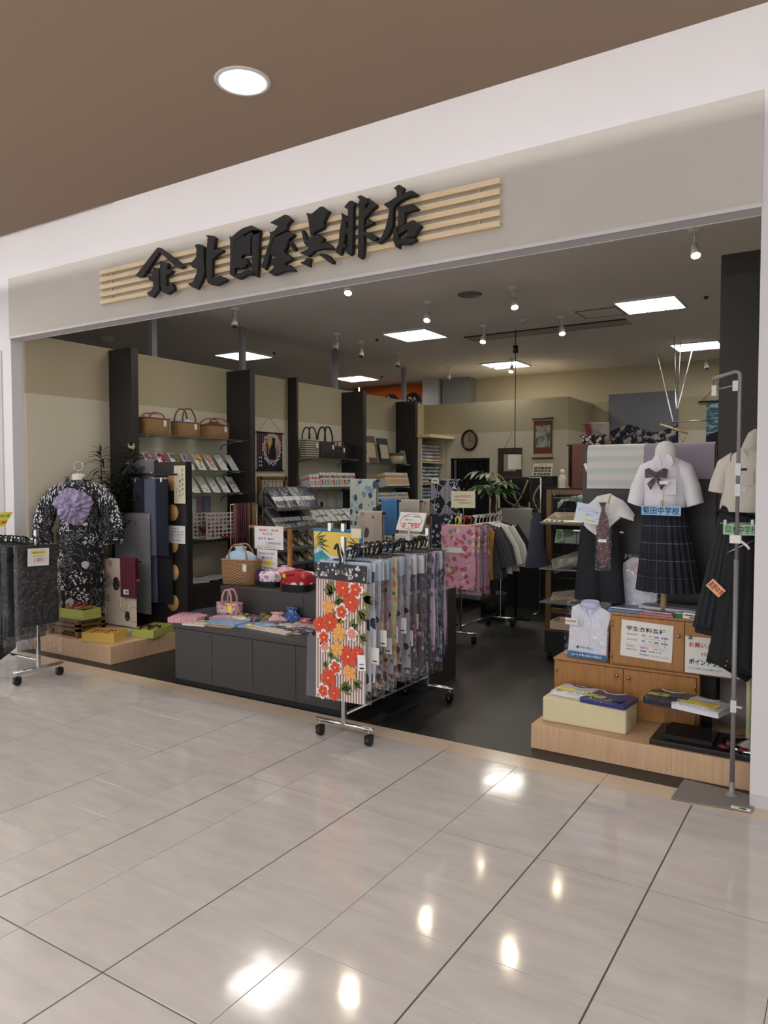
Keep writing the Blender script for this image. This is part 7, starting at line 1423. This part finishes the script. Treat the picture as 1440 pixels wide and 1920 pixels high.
# right-hand mannequin: ivory shirt, dark skirt, signs, jacket
mx, my = -.50, 4.27
t = thing('uniform_mannequin', 'second torso mannequin at the right jamb on a chrome disc base', 'mannequin', (mx + .03, my + .08, HP))
q = B(); q.lathe([(.001, 0), (.15, 0), (.154, .008), (.12, .022), (.03, .04), (.014, .055)], (mx + .07, my + .05, HP + .029), 'chrome', 32); q.build('base', t)
q = B(); q.tube([(mx + .04, my + .05, HP + .06), (mx + .04, my + .05, .52)], .014, mat('pole_green', (190, 190, 150), .5), 10); q.tube([(mx + .04, my + .05, .52), (mx + .03, my + .02, 1.4)], .012, 'pole_green', 10); q.build('pole', t)
q = B(); q.rings([(1.66, mx + .03, my, .055, .05), (1.70, mx + .035, my, .058, .052), (1.76, mx + .045, my, .05, .045), (1.81, mx + .05, my, .035, .03), (1.83, mx + .052, my, .01, .01)], 'shirt_cream', 20, (True, True), 2, 1, 1, .14, 3); q.build('wrapped_neck', t)
t = thing('ivory_shirt', 'ivory short-sleeved school shirt with chest pocket beside the right jamb', 'shirt', (mx, my, 1.4)); mat('ivory', (206, 200, 190), .85, var=.03, vs=8)
SCX = mx + .0
q = B(); q.rings([(1.405, SCX + .04, my, .15, .10), (1.43, SCX + .04, my, .155, .11), (1.52, SCX + .04, my, .14, .10), (1.62, SCX + .04, my, .145, .10), (1.69, SCX + .04, my, .11, .085), (1.725, SCX + .04, my, .06, .06)], 'ivory', 34, (False, False), 2.4, 1, 1, .07, 3.0); q.build('body', t)
for s in (-1, 1): q = B(); cx_ = SCX + .04; q.loft([(V((cx_ + s * .10, my, 1.665)), V((0, 0, .05)), V((0, .06, 0))), (V((cx_ + s * .135, my - .005, 1.62)), V((s * .03, 0, .05)), V((0, .062, 0))), (V((cx_ + s * .155, my - .01, 1.55)), V((s * .045, 0, .012)), V((0, .06, 0))), (V((cx_ + s * .165, my - .01, 1.505)), V((s * .045, 0, .008)), V((0, .06, 0)))], 'ivory', 20, False); q.build('sleeve', t)
q = B()
q.prism([(.01, 1.625), (-.01, 1.585 + .04), (-.05, 1.70), (-.03, 1.735), (.0, 1.70)], (SCX + .02, my - .085, 0), (1, 0, 0), (0, 0, 1), (0, .006, 0), 'ivory'); q.prism([(.01, 1.62), (.03, 1.59), (.09, 1.70), (.06, 1.74)], (SCX + .02, my - .085, 0), (1, 0, 0), (0, 0, 1), (0, .006, 0), 'ivory'); q.build('collar', t)
q = B(); a = aY(1392, 883, my - .11); q.prism([(0, 0), (.05, .0), (.05, -.065), (.025, -.078), (0, -.068)], (a.x, my - .105, a.z), (1, 0, 0), (0, 0, 1), (0, .008, 0), 'ivory'); q.build('chest_pocket', t)
def darkg(name, label, cat, pl, Y, th, mt, group=None, nfold=6, amp=.012):
    pts = [aY(x, y, Y) for x, y in pl]; zt_, zb_ = max(p.z for p in pts), min(p.z for p in pts); n = 14
    L_ = [p for p in pts]; 
    def edge(z, left):
        xs = []
        for i in range(len(pts)):
            p, r_ = pts[i], pts[(i + 1) % len(pts)]
            if (p.z - z) * (r_.z - z) <= 0 and abs(p.z - r_.z) > 1e-6: xs.append(p.x + (r_.x - p.x) * (z - p.z) / (r_.z - p.z))
        return (min(xs) if left else max(xs)) if xs else pts[0].x
    q = B()
    def f(u, v): z = zt_ - .0005 - (zt_ - zb_ - .001) * v; l, r_ = edge(z, True), edge(z, False); return (l + (r_ - l) * u, Y + .01 - amp * (.3 + v) * abs(math.sin(u * nfold * PI)) - .02 * math.sin(PI * u), z)
    q.sheet(f, 40, 18, mt, .4, zt_ - zb_, -th); return q, zt_, zb_
mat('skirt_navy', (30, 33, 42), .75, var=.1, vs=20); mat('jacket', (17, 19, 24), .8, var=.1, vs=20)
t = thing('pleated_skirt', 'dark navy pleated school skirt hanging beside the jacket', 'skirt', (-.62, 4.22, .75)); q, a, c = darkg('x', '', '', [(1347, 958), (1420, 962), (1420, 1200), (1297, 1176), (1340, 1000)], 4.19, .03, 'skirt_navy', nfold=9, amp=.02); q.build('pleats', t)
q = B(); aa = aY(1352, 980, 4.17); q.tube([aa, V((-.42, 4.17, aa.z))], .004, 'steel', 6); q.build('hanger_bar', t)
t = thing('school_jacket', 'black school jacket with small buttons hanging before the posters', 'jacket', (-.55, 4.12, .58))
q, a, c = darkg('x', '', '', [(1372, 1016), (1420, 998), (1420, 1268), (1360, 1260), (1322, 1245), (1352, 1110), (1362, 1040)], 4.10, .04, 'jacket', nfold=3, amp=.01); q.build('body', t)
for i, y in enumerate((1240, 1248)): c = aY(1364 - i * 3, y, 4.07); q = B(); q.ell(c, (.006, .005, .006), mat('brass', (150, 130, 90), .35, .8), 8, 5); q.build('button', t)
q = B(); q.tube([aY(1363, 1037, 4.09), aY(1417, 1011, 4.09)], .004, 'chrome', 6); q.build('hanger_bar', t)
c = aY(1394, 1003, 4.06); t = thing('straw_boater', 'small orange brown hat shape above the jacket', 'hat', c); q = B(); q.lathe([(.001, .022), (.02, .02), (.027, .008), (.04, .0), (.04, -.002), (.001, -.002)], c, mat('hat_orange', (180, 110, 50), .6), 20); q.build('crown', t)
p0, p1, p2 = aY(1356, 982, 4.02), aY(1424, 984, 4.02), aY(1354, 1002, 4.02); 
t = sign('school_sign', 'pale green school name strip clipped on a bar at the right jamb', p0, p1, p2, [('仰木中学校', .5, .5, .9, .78, mat('ink_olive', (60, 80, 66), .8), .03)], mat('strip_green', (158, 196, 160), .7))
q = B(); q.tube([aY(1350, 981, 4.025), aY(1418, 981, 4.025)], .0035, 'steel', 6); q.build('bar', t)
for x in (1360, 1411): q = B(); c = aY(x, 979, 4.02); q.box(c.x - .006, c.x + .006, 4.005, 4.03, c.z - .012, c.z + .012, 'acrylic'); q.build('clip', t)
p0, p1, p2 = aY(1337, 1085, 4.07), aY(1361, 1108, 4.07), aY(1329, 1103, 4.07)
sign('school_sign', 'slanted orange school name strip pinned on the dark skirt', p0, p0 + (p1 - p0) * 1.0, p2, [('真野中学校'[:3] + '学', .52, .5, .95, .72, mat('ink_maroon', (110, 40, 30), .8), .03)], mat('strip_orange', (238, 178, 138), .7))
# pole stand in front of the right jamb
t = thing('sign_stand', 'tall silver pole stand on a flat grey base plate by the right jamb', 'stand', (-.5, 3.97, 0))
q = B(); cr = [aZ(1258, 1499, 0), aZ(1283, 1463, 0), V((-.415, 4.06, 0)), V((-.413, 3.925, 0)), V((-.385, 3.915, 0)), aZ(1408, 1525, 0)]
ctr = sum(cr, V((0, 0, 0))) / 6; q.prism([(p.x, p.y) for p in cr], (0, 0, .002), (1, 0, 0), (0, 1, 0), (0, 0, .006), 'alu_paint'); q.build('base_plate', t, bevel=.002)
pb = aZ(1372, 1493, 0); px_, py_ = pb.x, pb.y
q = B(); q.lathe([(.032, .008), (.026, .016), (.014, .024), (.013, .07), (.011, .075)], (px_, py_, 0), 'alu_paint', 20); q.build('socket', t)
q = B(); q.tube([(px_, py_, .02), (px_, py_, 1.18)], .0115, 'alu_paint', 12); q.build('lower_pole', t)
q = B(); a = aY(1337, 712, py_); q.tube([(px_, py_, 1.17), (px_, py_, 2.075)] + arc((px_ - .02, py_, 2.075), .02, 0, PI / 2 + .3, 6)[1:] + [(a.x, py_ - .02, a.z)], .009, 'alu_paint', 10); q.build('upper_pole', t)
q = B(); q.box(px_ - .03, px_ + .02, py_ - .018, py_ + .018, 1.26, 1.30, 'white_plastic'); q.tube([(px_ + .01, py_ - .01, 1.28), (px_ + .05, py_ - .03, 1.25), (px_ + .06, py_ - .03, 1.235)], .006, 'white_plastic', 6); q.build('slider', t)
for z in (.455, 1.62, 1.52): q = B(); q.box(px_ - .012, px_ + .014, py_ - .018, py_ + .014, z - .03, z + .03, 'acrylic'); q.tube([(px_ + .012, py_ - .012, z), (px_ + .04, py_ - .02, z)], .006, 'black_plastic' if z > 1.6 else 'acrylic', 8); q.build('clamp', t)
q = B(); c = a + V((0, -.01, -.03)); q.tube([a, c, c + V((.015, 0, -.02))], .005, 'steel', 6); q.box(c.x - .004, c.x + .018, c.y - .006, c.y + .006, c.z - .05, c.z, 'acrylic'); q.tube([c + V((.02, 0, -.02)), V((px_ - .01, py_ - .012, 2.03))], .004, 'steel', 6); q.box(px_ - .03, px_ - .005, py_ - .02, py_, 2.0, 2.05, 'acrylic'); q.build('banner_clip', t)
t2 = [aZ(1372, 1515, .009), aZ(1407, 1519, .009), aZ(1370, 1510, .009)]
q = B(); c = aZ(1389, 1516, .0085); q.ob(c, (.085, .03, .001), 'paper', -.05); q.ob(c + V((-.022, 0, .001)), (.024, .018, .0006), 'hl_yellow', -.05); q.ob(c + V((.008, 0, .001)), (.03, .014, .0006), 'ink', -.05); q.build('sticker', t, label='white sticker with a yellow and black mark')

# ================================================================ GRID GONDOLA BEHIND
t = thing('wooden_gondola', 'wooden framed wire gondola with packs, left of the low partition', 'rack', (-2.0, 6.9, 0))
GX0, GX1, GY = aY(1031, 920, 6.9).x, -1.5, 6.9; GZ = aY(1031, 918, 6.9).z
for x in (GX0, GX1): q = B(); q.box(x - .025, x + .025, GY - .025, GY + .025, 0, GZ, 'old_wood'); q.build('post', t)
for z in (GZ - .045, .3): q = B(); q.box(GX0, GX1, GY - .018, GY + .018, z, z + .045, 'old_wood'); q.build('rail', t)
q = B()
for k in range(9): x = GX0 + .03 + (GX1 - GX0 - .06) * k / 8; q.tube([(x, GY, .34), (x, GY, GZ - .04)], .003, 'black_plastic', 5)
for k in range(10): z = .42 + k * .11; q.tube([(GX0, GY, z), (GX1, GY, z)], .003, 'black_plastic', 5)
q.build('wire_grid', t, kind='stuff')
for yy, z in ((7.0, 1.40), (7.12, 1.45)): q = B(); q.tube([(GX0, GY, z - .05), (GX0, yy, z), (GX1, yy, z), (GX1, GY, z - .05)], .008, 'steel', 8); q.build('hanger_rail', t)
for i, z in enumerate((aY(1045, 978, 6.7).z, aY(1045, 1063, 6.75).z, aY(1045, 1125, 6.75).z)): q = B(); q.box(GX0 + .02, GX1, GY - .32, GY - .02, z - .012, z, 'rack_grey'); q.build('shelf', t)
zz = [aY(1045, 978, 6.7).z, aY(1045, 1063, 6.75).z, aY(1045, 1125, 6.75).z]
mat('tan_pack', (150, 132, 112), .6, var=.15, vs=20); mat('grey_pack', (96, 92, 88), .5, var=.3, vs=30)
o = pack('large_pack', 'large cream and tan pack sloping on the top gondola shelf', 'packet', (GX0 + .27, GY - .16, zz[0] + .03), .46, .3, .03, 'tan_pack', -.1, .28, group='packs on the wooden gondola')
q = B()
for k in range(4): q.box(-.2 + k * .05, -.17 + k * .05, -.145, -.12, .016, .018, 'ink')
q.box(-.22, .22, -.15, -.1, .0152, .0165, 'cream_paper'); q.build('printed_edge', o)
pack('large_pack', 'grey crinkled pack on the second gondola shelf', 'packet', (GX0 + .26, GY - .16, zz[1] + .07), .34, .26, .05, 'grey_pack', .3, .3, -.35, group='packs on the wooden gondola')
pack('large_pack', 'beige patterned pack on the lowest gondola shelf', 'packet', (GX0 + .26, GY - .16, zz[2] + .05), .34, .24, .04, 'tan_pack', .2, .2, -.15, group='packs on the wooden gondola')
t = shirt('black garment hanging in front of the pale green cloth on the gondola', (aY(1065, 930, 6.96).x, 7.0, 1.40), 'shirt_black', .08, .16, -.03, -.30, 'black_plastic', .02, False, 'hanging_garment', 'garments behind the gondola', 0, 'garment')
t = shirt('pale green patterned garment behind the gondola grid', (aY(1085, 930, 7.05).x, 7.12, 1.45), flor('pale_green', (178, 196, 176), [(110, 150, 120)], 12, .4, .05), .2, .26, -.03, -.5, 'white_plastic', .03, False, 'hanging_garment', 'garments behind the gondola', 0, 'garment')
t = shirt('slate blue denim garment hanging at the left side of the gondola', (aY(1018, 930, 6.85).x - .02, 6.75, 1.36), mat('denim', (56, 60, 74), .9, var=.15, vs=30), .03, .11, -.10, -.62, 'black_plastic', .03, False, 'hanging_garment', 'garments behind the gondola', .5, 'garment')
b = B(); a = aZ(1022, 1235, 0); b.box(a.x, a.x + .42, a.y - .02, a.y + .4, .06, .26, 'black'); b.build('black_chest', label='low black chest with casters before the gondola', cat='chest', bevel=.004)
for (dx, dy) in ((.03, .02), (.39, .02), (.03, .36), (.39, .36)):
    b = B(); b.tube([(a.x + dx - .012, a.y + dy, .03), (a.x + dx + .012, a.y + dy, .03)], .03, 'black_plastic', 12); b.box(a.x + dx - .01, a.x + dx + .01, a.y + dy - .01, a.y + dy + .01, .03, .06, 'steel'); b.build('caster', bpy.data.objects['black_chest'])
tr = tray('open_tray', 'open beige cardboard tray on the low black chest', (a.x + .2, a.y + .15, .26), .34, .24, .075, mat('tray_beige', (186, 164, 140), .8), .0, 'tray_beige')

# ================================================================ BACK: CLOCK, PICTURES, LANTERN, KIMONO
YW = 11.495
c = aY(881, 825.5, YW); rx_ = (aY(896, 825, YW).x - aY(866, 825, YW).x) / 2; rz_ = (aY(881, 806, YW).z - aY(881, 845, YW).z) / 2
t = thing('oval_clock', 'oval dark-framed clock on the back room wall', 'clock', c - V((0, 0, rz_)))
q = B(); q.tube([c + V((rx_ * .9 * math.cos(a), -.02, rz_ * .92 * math.sin(a))) for a in [2 * PI * k / 40 for k in range(40)]], .022, mat('frame_dark', (40, 26, 20), .3), 8, closed=True); q.build('frame', t)
q = B(); q.prism([(rx_ * .9 * math.cos(a), rz_ * .92 * math.sin(a)) for a in [2 * PI * k / 36 for k in range(36)]], c + V((0, -.014, 0)), (1, 0, 0), (0, 0, 1), (0, .01, 0), mat('clock_face', (170, 150, 130), .4, var=.35, vs=9)); q.build('face', t)
q = B(); q.box(c.x - .004, c.x + .004, YW - .018, YW - .015, c.z, c.z + .1, 'ink'); q.ob(c + V((.04, -.017, -.02)), (.09, .003, .008), 'ink', 0, 0, .4); q.build('hands', t)
x0, x1, z1, z0 = aY(935, 840, YW).x, aY(979, 840, YW).x, aY(956, 840, YW).z, aY(956, 897, YW).z
t = thing('framed_picture', 'dark wooden framed picture hung by cords behind the lantern', 'picture', ((x0 + x1) / 2, YW, z0)); w_ = .07
for (a, b_, c_, d_) in ((x0, x1, z1 - w_, z1), (x0, x1, z0, z0 + w_), (x0, x0 + w_, z0 + w_, z1 - w_), (x1 - w_, x1, z0 + w_, z1 - w_)): q = B(); q.box(a, b_, YW - .03, YW, c_, d_, mat('frame_brown', (70, 50, 40), .5)); q.build('frame_bar', t)
q = B(); q.box(x0 + w_, x1 - w_, YW - .012, YW - .004, z0 + w_, z1 - w_, 'frame_brown'); q.build('backing', t); q = B(); q.box(x0 + .1, x1 - .1, YW - .016, YW - .012, z0 + .12, z1 - .1, mat('mount', (176, 172, 160), .8)); q.build('mount', t)
hk = aY(959, 812, YW); q = B(); q.tube([(x0 + .1, YW - .01, z1), hk, (x1 - .1, YW - .01, z1)], .004, 'wood_hanger', 5); q.ell(hk, (.02, .01, .02), 'wood_hanger', 8, 5); q.build('cord', t)
x0, x1, z1, z0 = aY(1001, 782, YW).x, aY(1036, 782, YW).x, aY(1018, 785, YW).z, aY(1018, 859, YW).z
t = thing('hanging_scroll', 'brown hanging scroll with a pale ink landscape', 'scroll', ((x0 + x1) / 2, YW, z0))
q = B(); q.box(x0, x1, YW - .008, YW - .004, z0, z1, mat('scroll_brown', (112, 70, 46), .8)); q.build('mounting', t); q = B(); q.box(x0 - .01, x1 + .01, YW - .011, YW - .008, z1 - .03, z1 + .01, 'wood_hanger'); q.box(x0, x1, YW - .011, YW - .008, z0, z0 + .07, 'wood_hanger'); q.build('bands', t)
q = B(); q.box(x0 + .035, x1 - .035, YW - .010, YW - .008, z0 + .17, z1 - .11, mat('scroll_pic', (176, 176, 160), .8, fn=lambda nt: nt.mix(nt.step(nt.noise(nt.uv('Object'), 7, 4, .7), .45, .62), (178, 176, 162), (84, 90, 80)))); q.build('painting', t)
for z in (z1, z0): q = B(); q.tube([(x0 - .02, YW - .015, z), (x1 + .02, YW - .015, z)], .014, 'frame_brown', 8); q.build('rod', t)
p0, p1, p2 = aY(1001, 869, 10.1), aY(1037, 869, 10.1), aY(1001, 899, 10.1)
it = [('家紋一覧', .5, .1, .4, .07, 'scroll_brown')]
for r_ in range(4):
    for cc in range(5): it.append(('#', .14 + cc * .18, .28 + r_ * .19, .15, .15, 'ink')); it.append(('#', .14 + cc * .18, .28 + r_ * .19, .08, .08, 'cream_paper'))
t = sign('crest_board', 'cream card printed with rows of round family crests', p0, p1, p2 + V((0, -.08, 0)), it, 'cream_paper', 'sign')
q = B(); q.tube([(p0.x + .1, 10.12, p2.z), (p0.x + .1, 10.12, .811)], .01, 'black_plastic', 6); q.build('stem', t)
b = B(); a = aY(1012, 905, 9.9); b.box(a.x - .1, a.x + .22, 9.8, 10.0, .8105, aY(1012, 893, 9.9).z, 'black'); b.build('black_box', label='black box of accessories below the crest card', cat='box')
# lantern pendant
pc = aZ(967, 618, 3.466); lz1, lz0 = aY(952, 853, pc.y).z, aY(952, 880, pc.y).z
t = thing('pendant_lantern', 'white drum paper lantern hanging on a long cord', 'lamp', (pc.x, pc.y, lz0))
q = B(); q.tube([(pc.x, pc.y, 3.466), (pc.x, pc.y, lz1)], .005, 'black', 6); q.build('cord', t); q = B(); zc = aY(967, 655, pc.y).z; q.tube([(pc.x, pc.y, zc - .045), (pc.x, pc.y, zc + .045)], .033, 'black_plastic', 16); q.build('cord_reel', t)
q = B(); q.lathe([(.085, 0), (.085, lz1 - lz0)], (pc.x, pc.y, lz0), mat('shade', (226, 222, 208), .8), 28); q.build('shade', t); q = B(); q.tube([(pc.x - .085, pc.y, lz1), (pc.x + .085, pc.y, lz1)], .004, 'steel', 5); q.tube([(pc.x, pc.y - .085, lz1), (pc.x, pc.y + .085, lz1)], .004, 'steel', 5); q.build('spider', t)
# kimono cloths by the back wall
def kimono_cloth(label, px0, px1, py0, py1, Y, mt): cloth_px(label, px0, px1, py0, py1, Y, mt)
mat('obi_rust', (126, 84, 72), .8, var=.2, vs=14); flor('kim_bw', (26, 22, 26), [(210, 205, 200)], 20, .42, .03); mat('kim_pink', (170, 120, 120), .8, fn=lambda nt: nt.mix(nt.step(nt.noise(nt.uv('UV'), 3, 2), .42, .58), (196, 186, 184), (150, 60, 66))); mat('obi_dark', (56, 34, 36), .8)
kimono_cloth('rust brown obi cloth on a stand by the back wall', 1074, 1104, 832, 915, 9.6, 'obi_rust')
kimono_cloth('narrow dark red obi cloth left of the rust brown one', 1067, 1074, 832, 912, 9.65, 'obi_dark')
kimono_cloth('black cloth with white blossoms behind the rust obi', 1092, 1132, 815, 900, 10.3, 'kim_bw')
kimono_cloth('pink and white kimono cloth at the back wall', 1098, 1142, 793, 880, 11.0, 'kim_pink')
c = aY(1054, 915, 8.6); t = thing('figurine', 'small pale figurine standing before the back room wall', 'figurine', (c.x, 8.6, c.z)); q = B(); q.lathe([(.04, 0), (.035, .06), (.045, .12), (.02, .16)], (c.x, 8.6, c.z), 'skin_dummy', 14); q.build('body', t); q = B(); q.ell((c.x, 8.6, c.z + .19), (.03, .03, .035), 'skin_dummy', 10, 6); q.build('head', t)
b = B(); b.box(c.x - .2, c.x + .4, 8.5, 8.75, 0, c.z, 'black'); b.build('black_pedestal', label='tall black pedestal under the pale figurine', cat='pedestal')
# wall cloths: plain generic sea-toned tapestry and blue noren
YV = 12.74
c0, c1, c2, c3 = aY(1142, 740, YV), aY(1272, 732, YV), aY(1142, 845, YV), aY(1272, 845, YV)
t = thing('wall_tapestry', 'large grey tapestry with dark blue and cream mottled lower half', 'tapestry', ((c0.x + c1.x) / 2, YV, c2.z))
q = B(); q.sheet(lambda u, v: c0.lerp(c1, u).lerp(c2.lerp(c3, u), v) + V((0, -.01 - .012 * math.sin(u * 12), 0)), 30, 4, mat('tap_grey', (122, 124, 134), .9), th=.003); q.build('cloth', t)
mat('tap_blue', (40, 46, 70), .9, fn=lambda nt: nt.mix(nt.step(nt.noise(nt.uv('UV'), 5, 5, .7), .5, .56), (34, 40, 62), (186, 182, 168)))
def tp(u, v): return c0.lerp(c1, u).lerp(c2.lerp(c3, u), v) + V((0, -.03, 0))
q = B(); q.sheet(lambda u, v: tp(u, (.62 + .07 * math.sin(u * 8 + 2.4)) * (1 - v) + 1.0 * v), 24, 4, 'tap_blue', 1.5, .5, -.003); q.build('mottled_band', t)
c0b, c1b, z0b = aY(1325, 753, 12.7), aY(1365, 750, 12.7), aY(1325, 836, 12.7).z
t = thing('blue_noren', 'blue and white printed hanging cloth with black hills, beside the dark panel', 'wall hanging', (c0b.x + .2, 12.7, z0b)); hh = c0b.z - z0b
q = B(); q.box(c0b.x, c1b.x, 12.7, 12.705, z0b, c0b.z, mat('noren_blue', (64, 100, 120), .85, fn=lambda nt: nt.mix(nt.step(nt.noise(nt.uv('Object', (1.5, 1, 9)), 4, 3), .5, .58), (60, 96, 116), (150, 176, 186)))); q.build('cloth', t)
q = B(); q.add([(c0b.x, 12.698, z0b), (c1b.x, 12.698, z0b), (c1b.x, 12.698, z0b + hh * .42), (c0b.x, 12.698, z0b + hh * .22)], [(0, 1, 2, 3)], 'ink'); q.build('hill_print', t)
q = B(); q.tube([(c0b.x - .12, 12.69, c0b.z), (c1b.x, 12.69, c0b.z)], .014, 'black_plastic', 8); q.tube([(c0b.x - .08, 12.69, c0b.z), (c1b.x - .02, 12.7, c0b.z + .4)], .004, 'black_plastic', 5); q.build('rod', t)
# suspended display bars
t = thing('suspended_bars', 'silver display bars hung on long rods from the ceiling', 'display bars', (-1.9, 8.3, 2.0)); YH = 8.3
def cz(px): 
    return None
tops = [(1232, 665), (1264, 630), (1276, 640), (1298, 656)]; bots = [(1262, 790), (1268, 790), (1267, 795), (1271, 765)]
for (a, b_) in zip(tops, bots):
    A_ = aZ(a[0], a[1], 3.44); Bp = aY(b_[0], b_[1], YH); q = B(); q.tube([A_, Bp], .006, 'white_plastic' if a[0] in (1232, 1298) else 'steel', 6); q.build('rod', t)
for (a, b_) in (((1238, 796), (1288, 812)), ((1258, 792), (1342, 787)), ((1288, 812), (1275, 838))): q = B(); q.tube([aY(a[0], a[1], YH), aY(b_[0], b_[1], YH - .1)], .012 if a[0] == 1238 else .007, 'wood_hanger' if a[0] != 1258 else 'steel', 8); q.build('bar', t)
# orange festival banner beyond the partition
c0b, c1b = aZ(694, 729, 3.46), V((-6.97, 12.55, 3.44))
t = thing('orange_banner', 'orange banner with round dark crests high beyond the partition', 'banner', (-7.8, 12.6, 2.4))
q = B(); q.box(-8.75, -7.02, 12.66, 12.67, 2.5, 3.44, mat('banner_orange', (196, 92, 34), .8)); q.build('cloth', t)
q = B(); r = random.Random(3)
for k, x in enumerate((-8.35, -7.86, -7.36)):
    q.prism([(.2 * math.cos(a), .2 * math.sin(a)) for a in [2 * PI * j / 24 for j in range(24)]], (x, 12.655, 3.08), (1, 0, 0), (0, 0, 1), (0, 0, 0), 'ink')
    for j in range(34): a = r.uniform(0, 6.28); rr = .17 * math.sqrt(r.random()); q.prism([(.014 * math.cos(e), .014 * math.sin(e)) for e in [2 * PI * m / 5 for m in range(5)]], (x + rr * math.cos(a), 12.652, 3.08 + rr * math.sin(a)), (1, 0, 0), (0, 0, 1), (0, 0, 0), 'cream_paper')
q.build('crest_print', t, kind='stuff')
q = B(); q.tube([(-7.9, 11.6, 2.95), (-7.9, 11.6, 3.3)], .012, 'white_plastic', 6); q.build('white_tube', None, label='thin white tube light seen above the partition', cat='light')
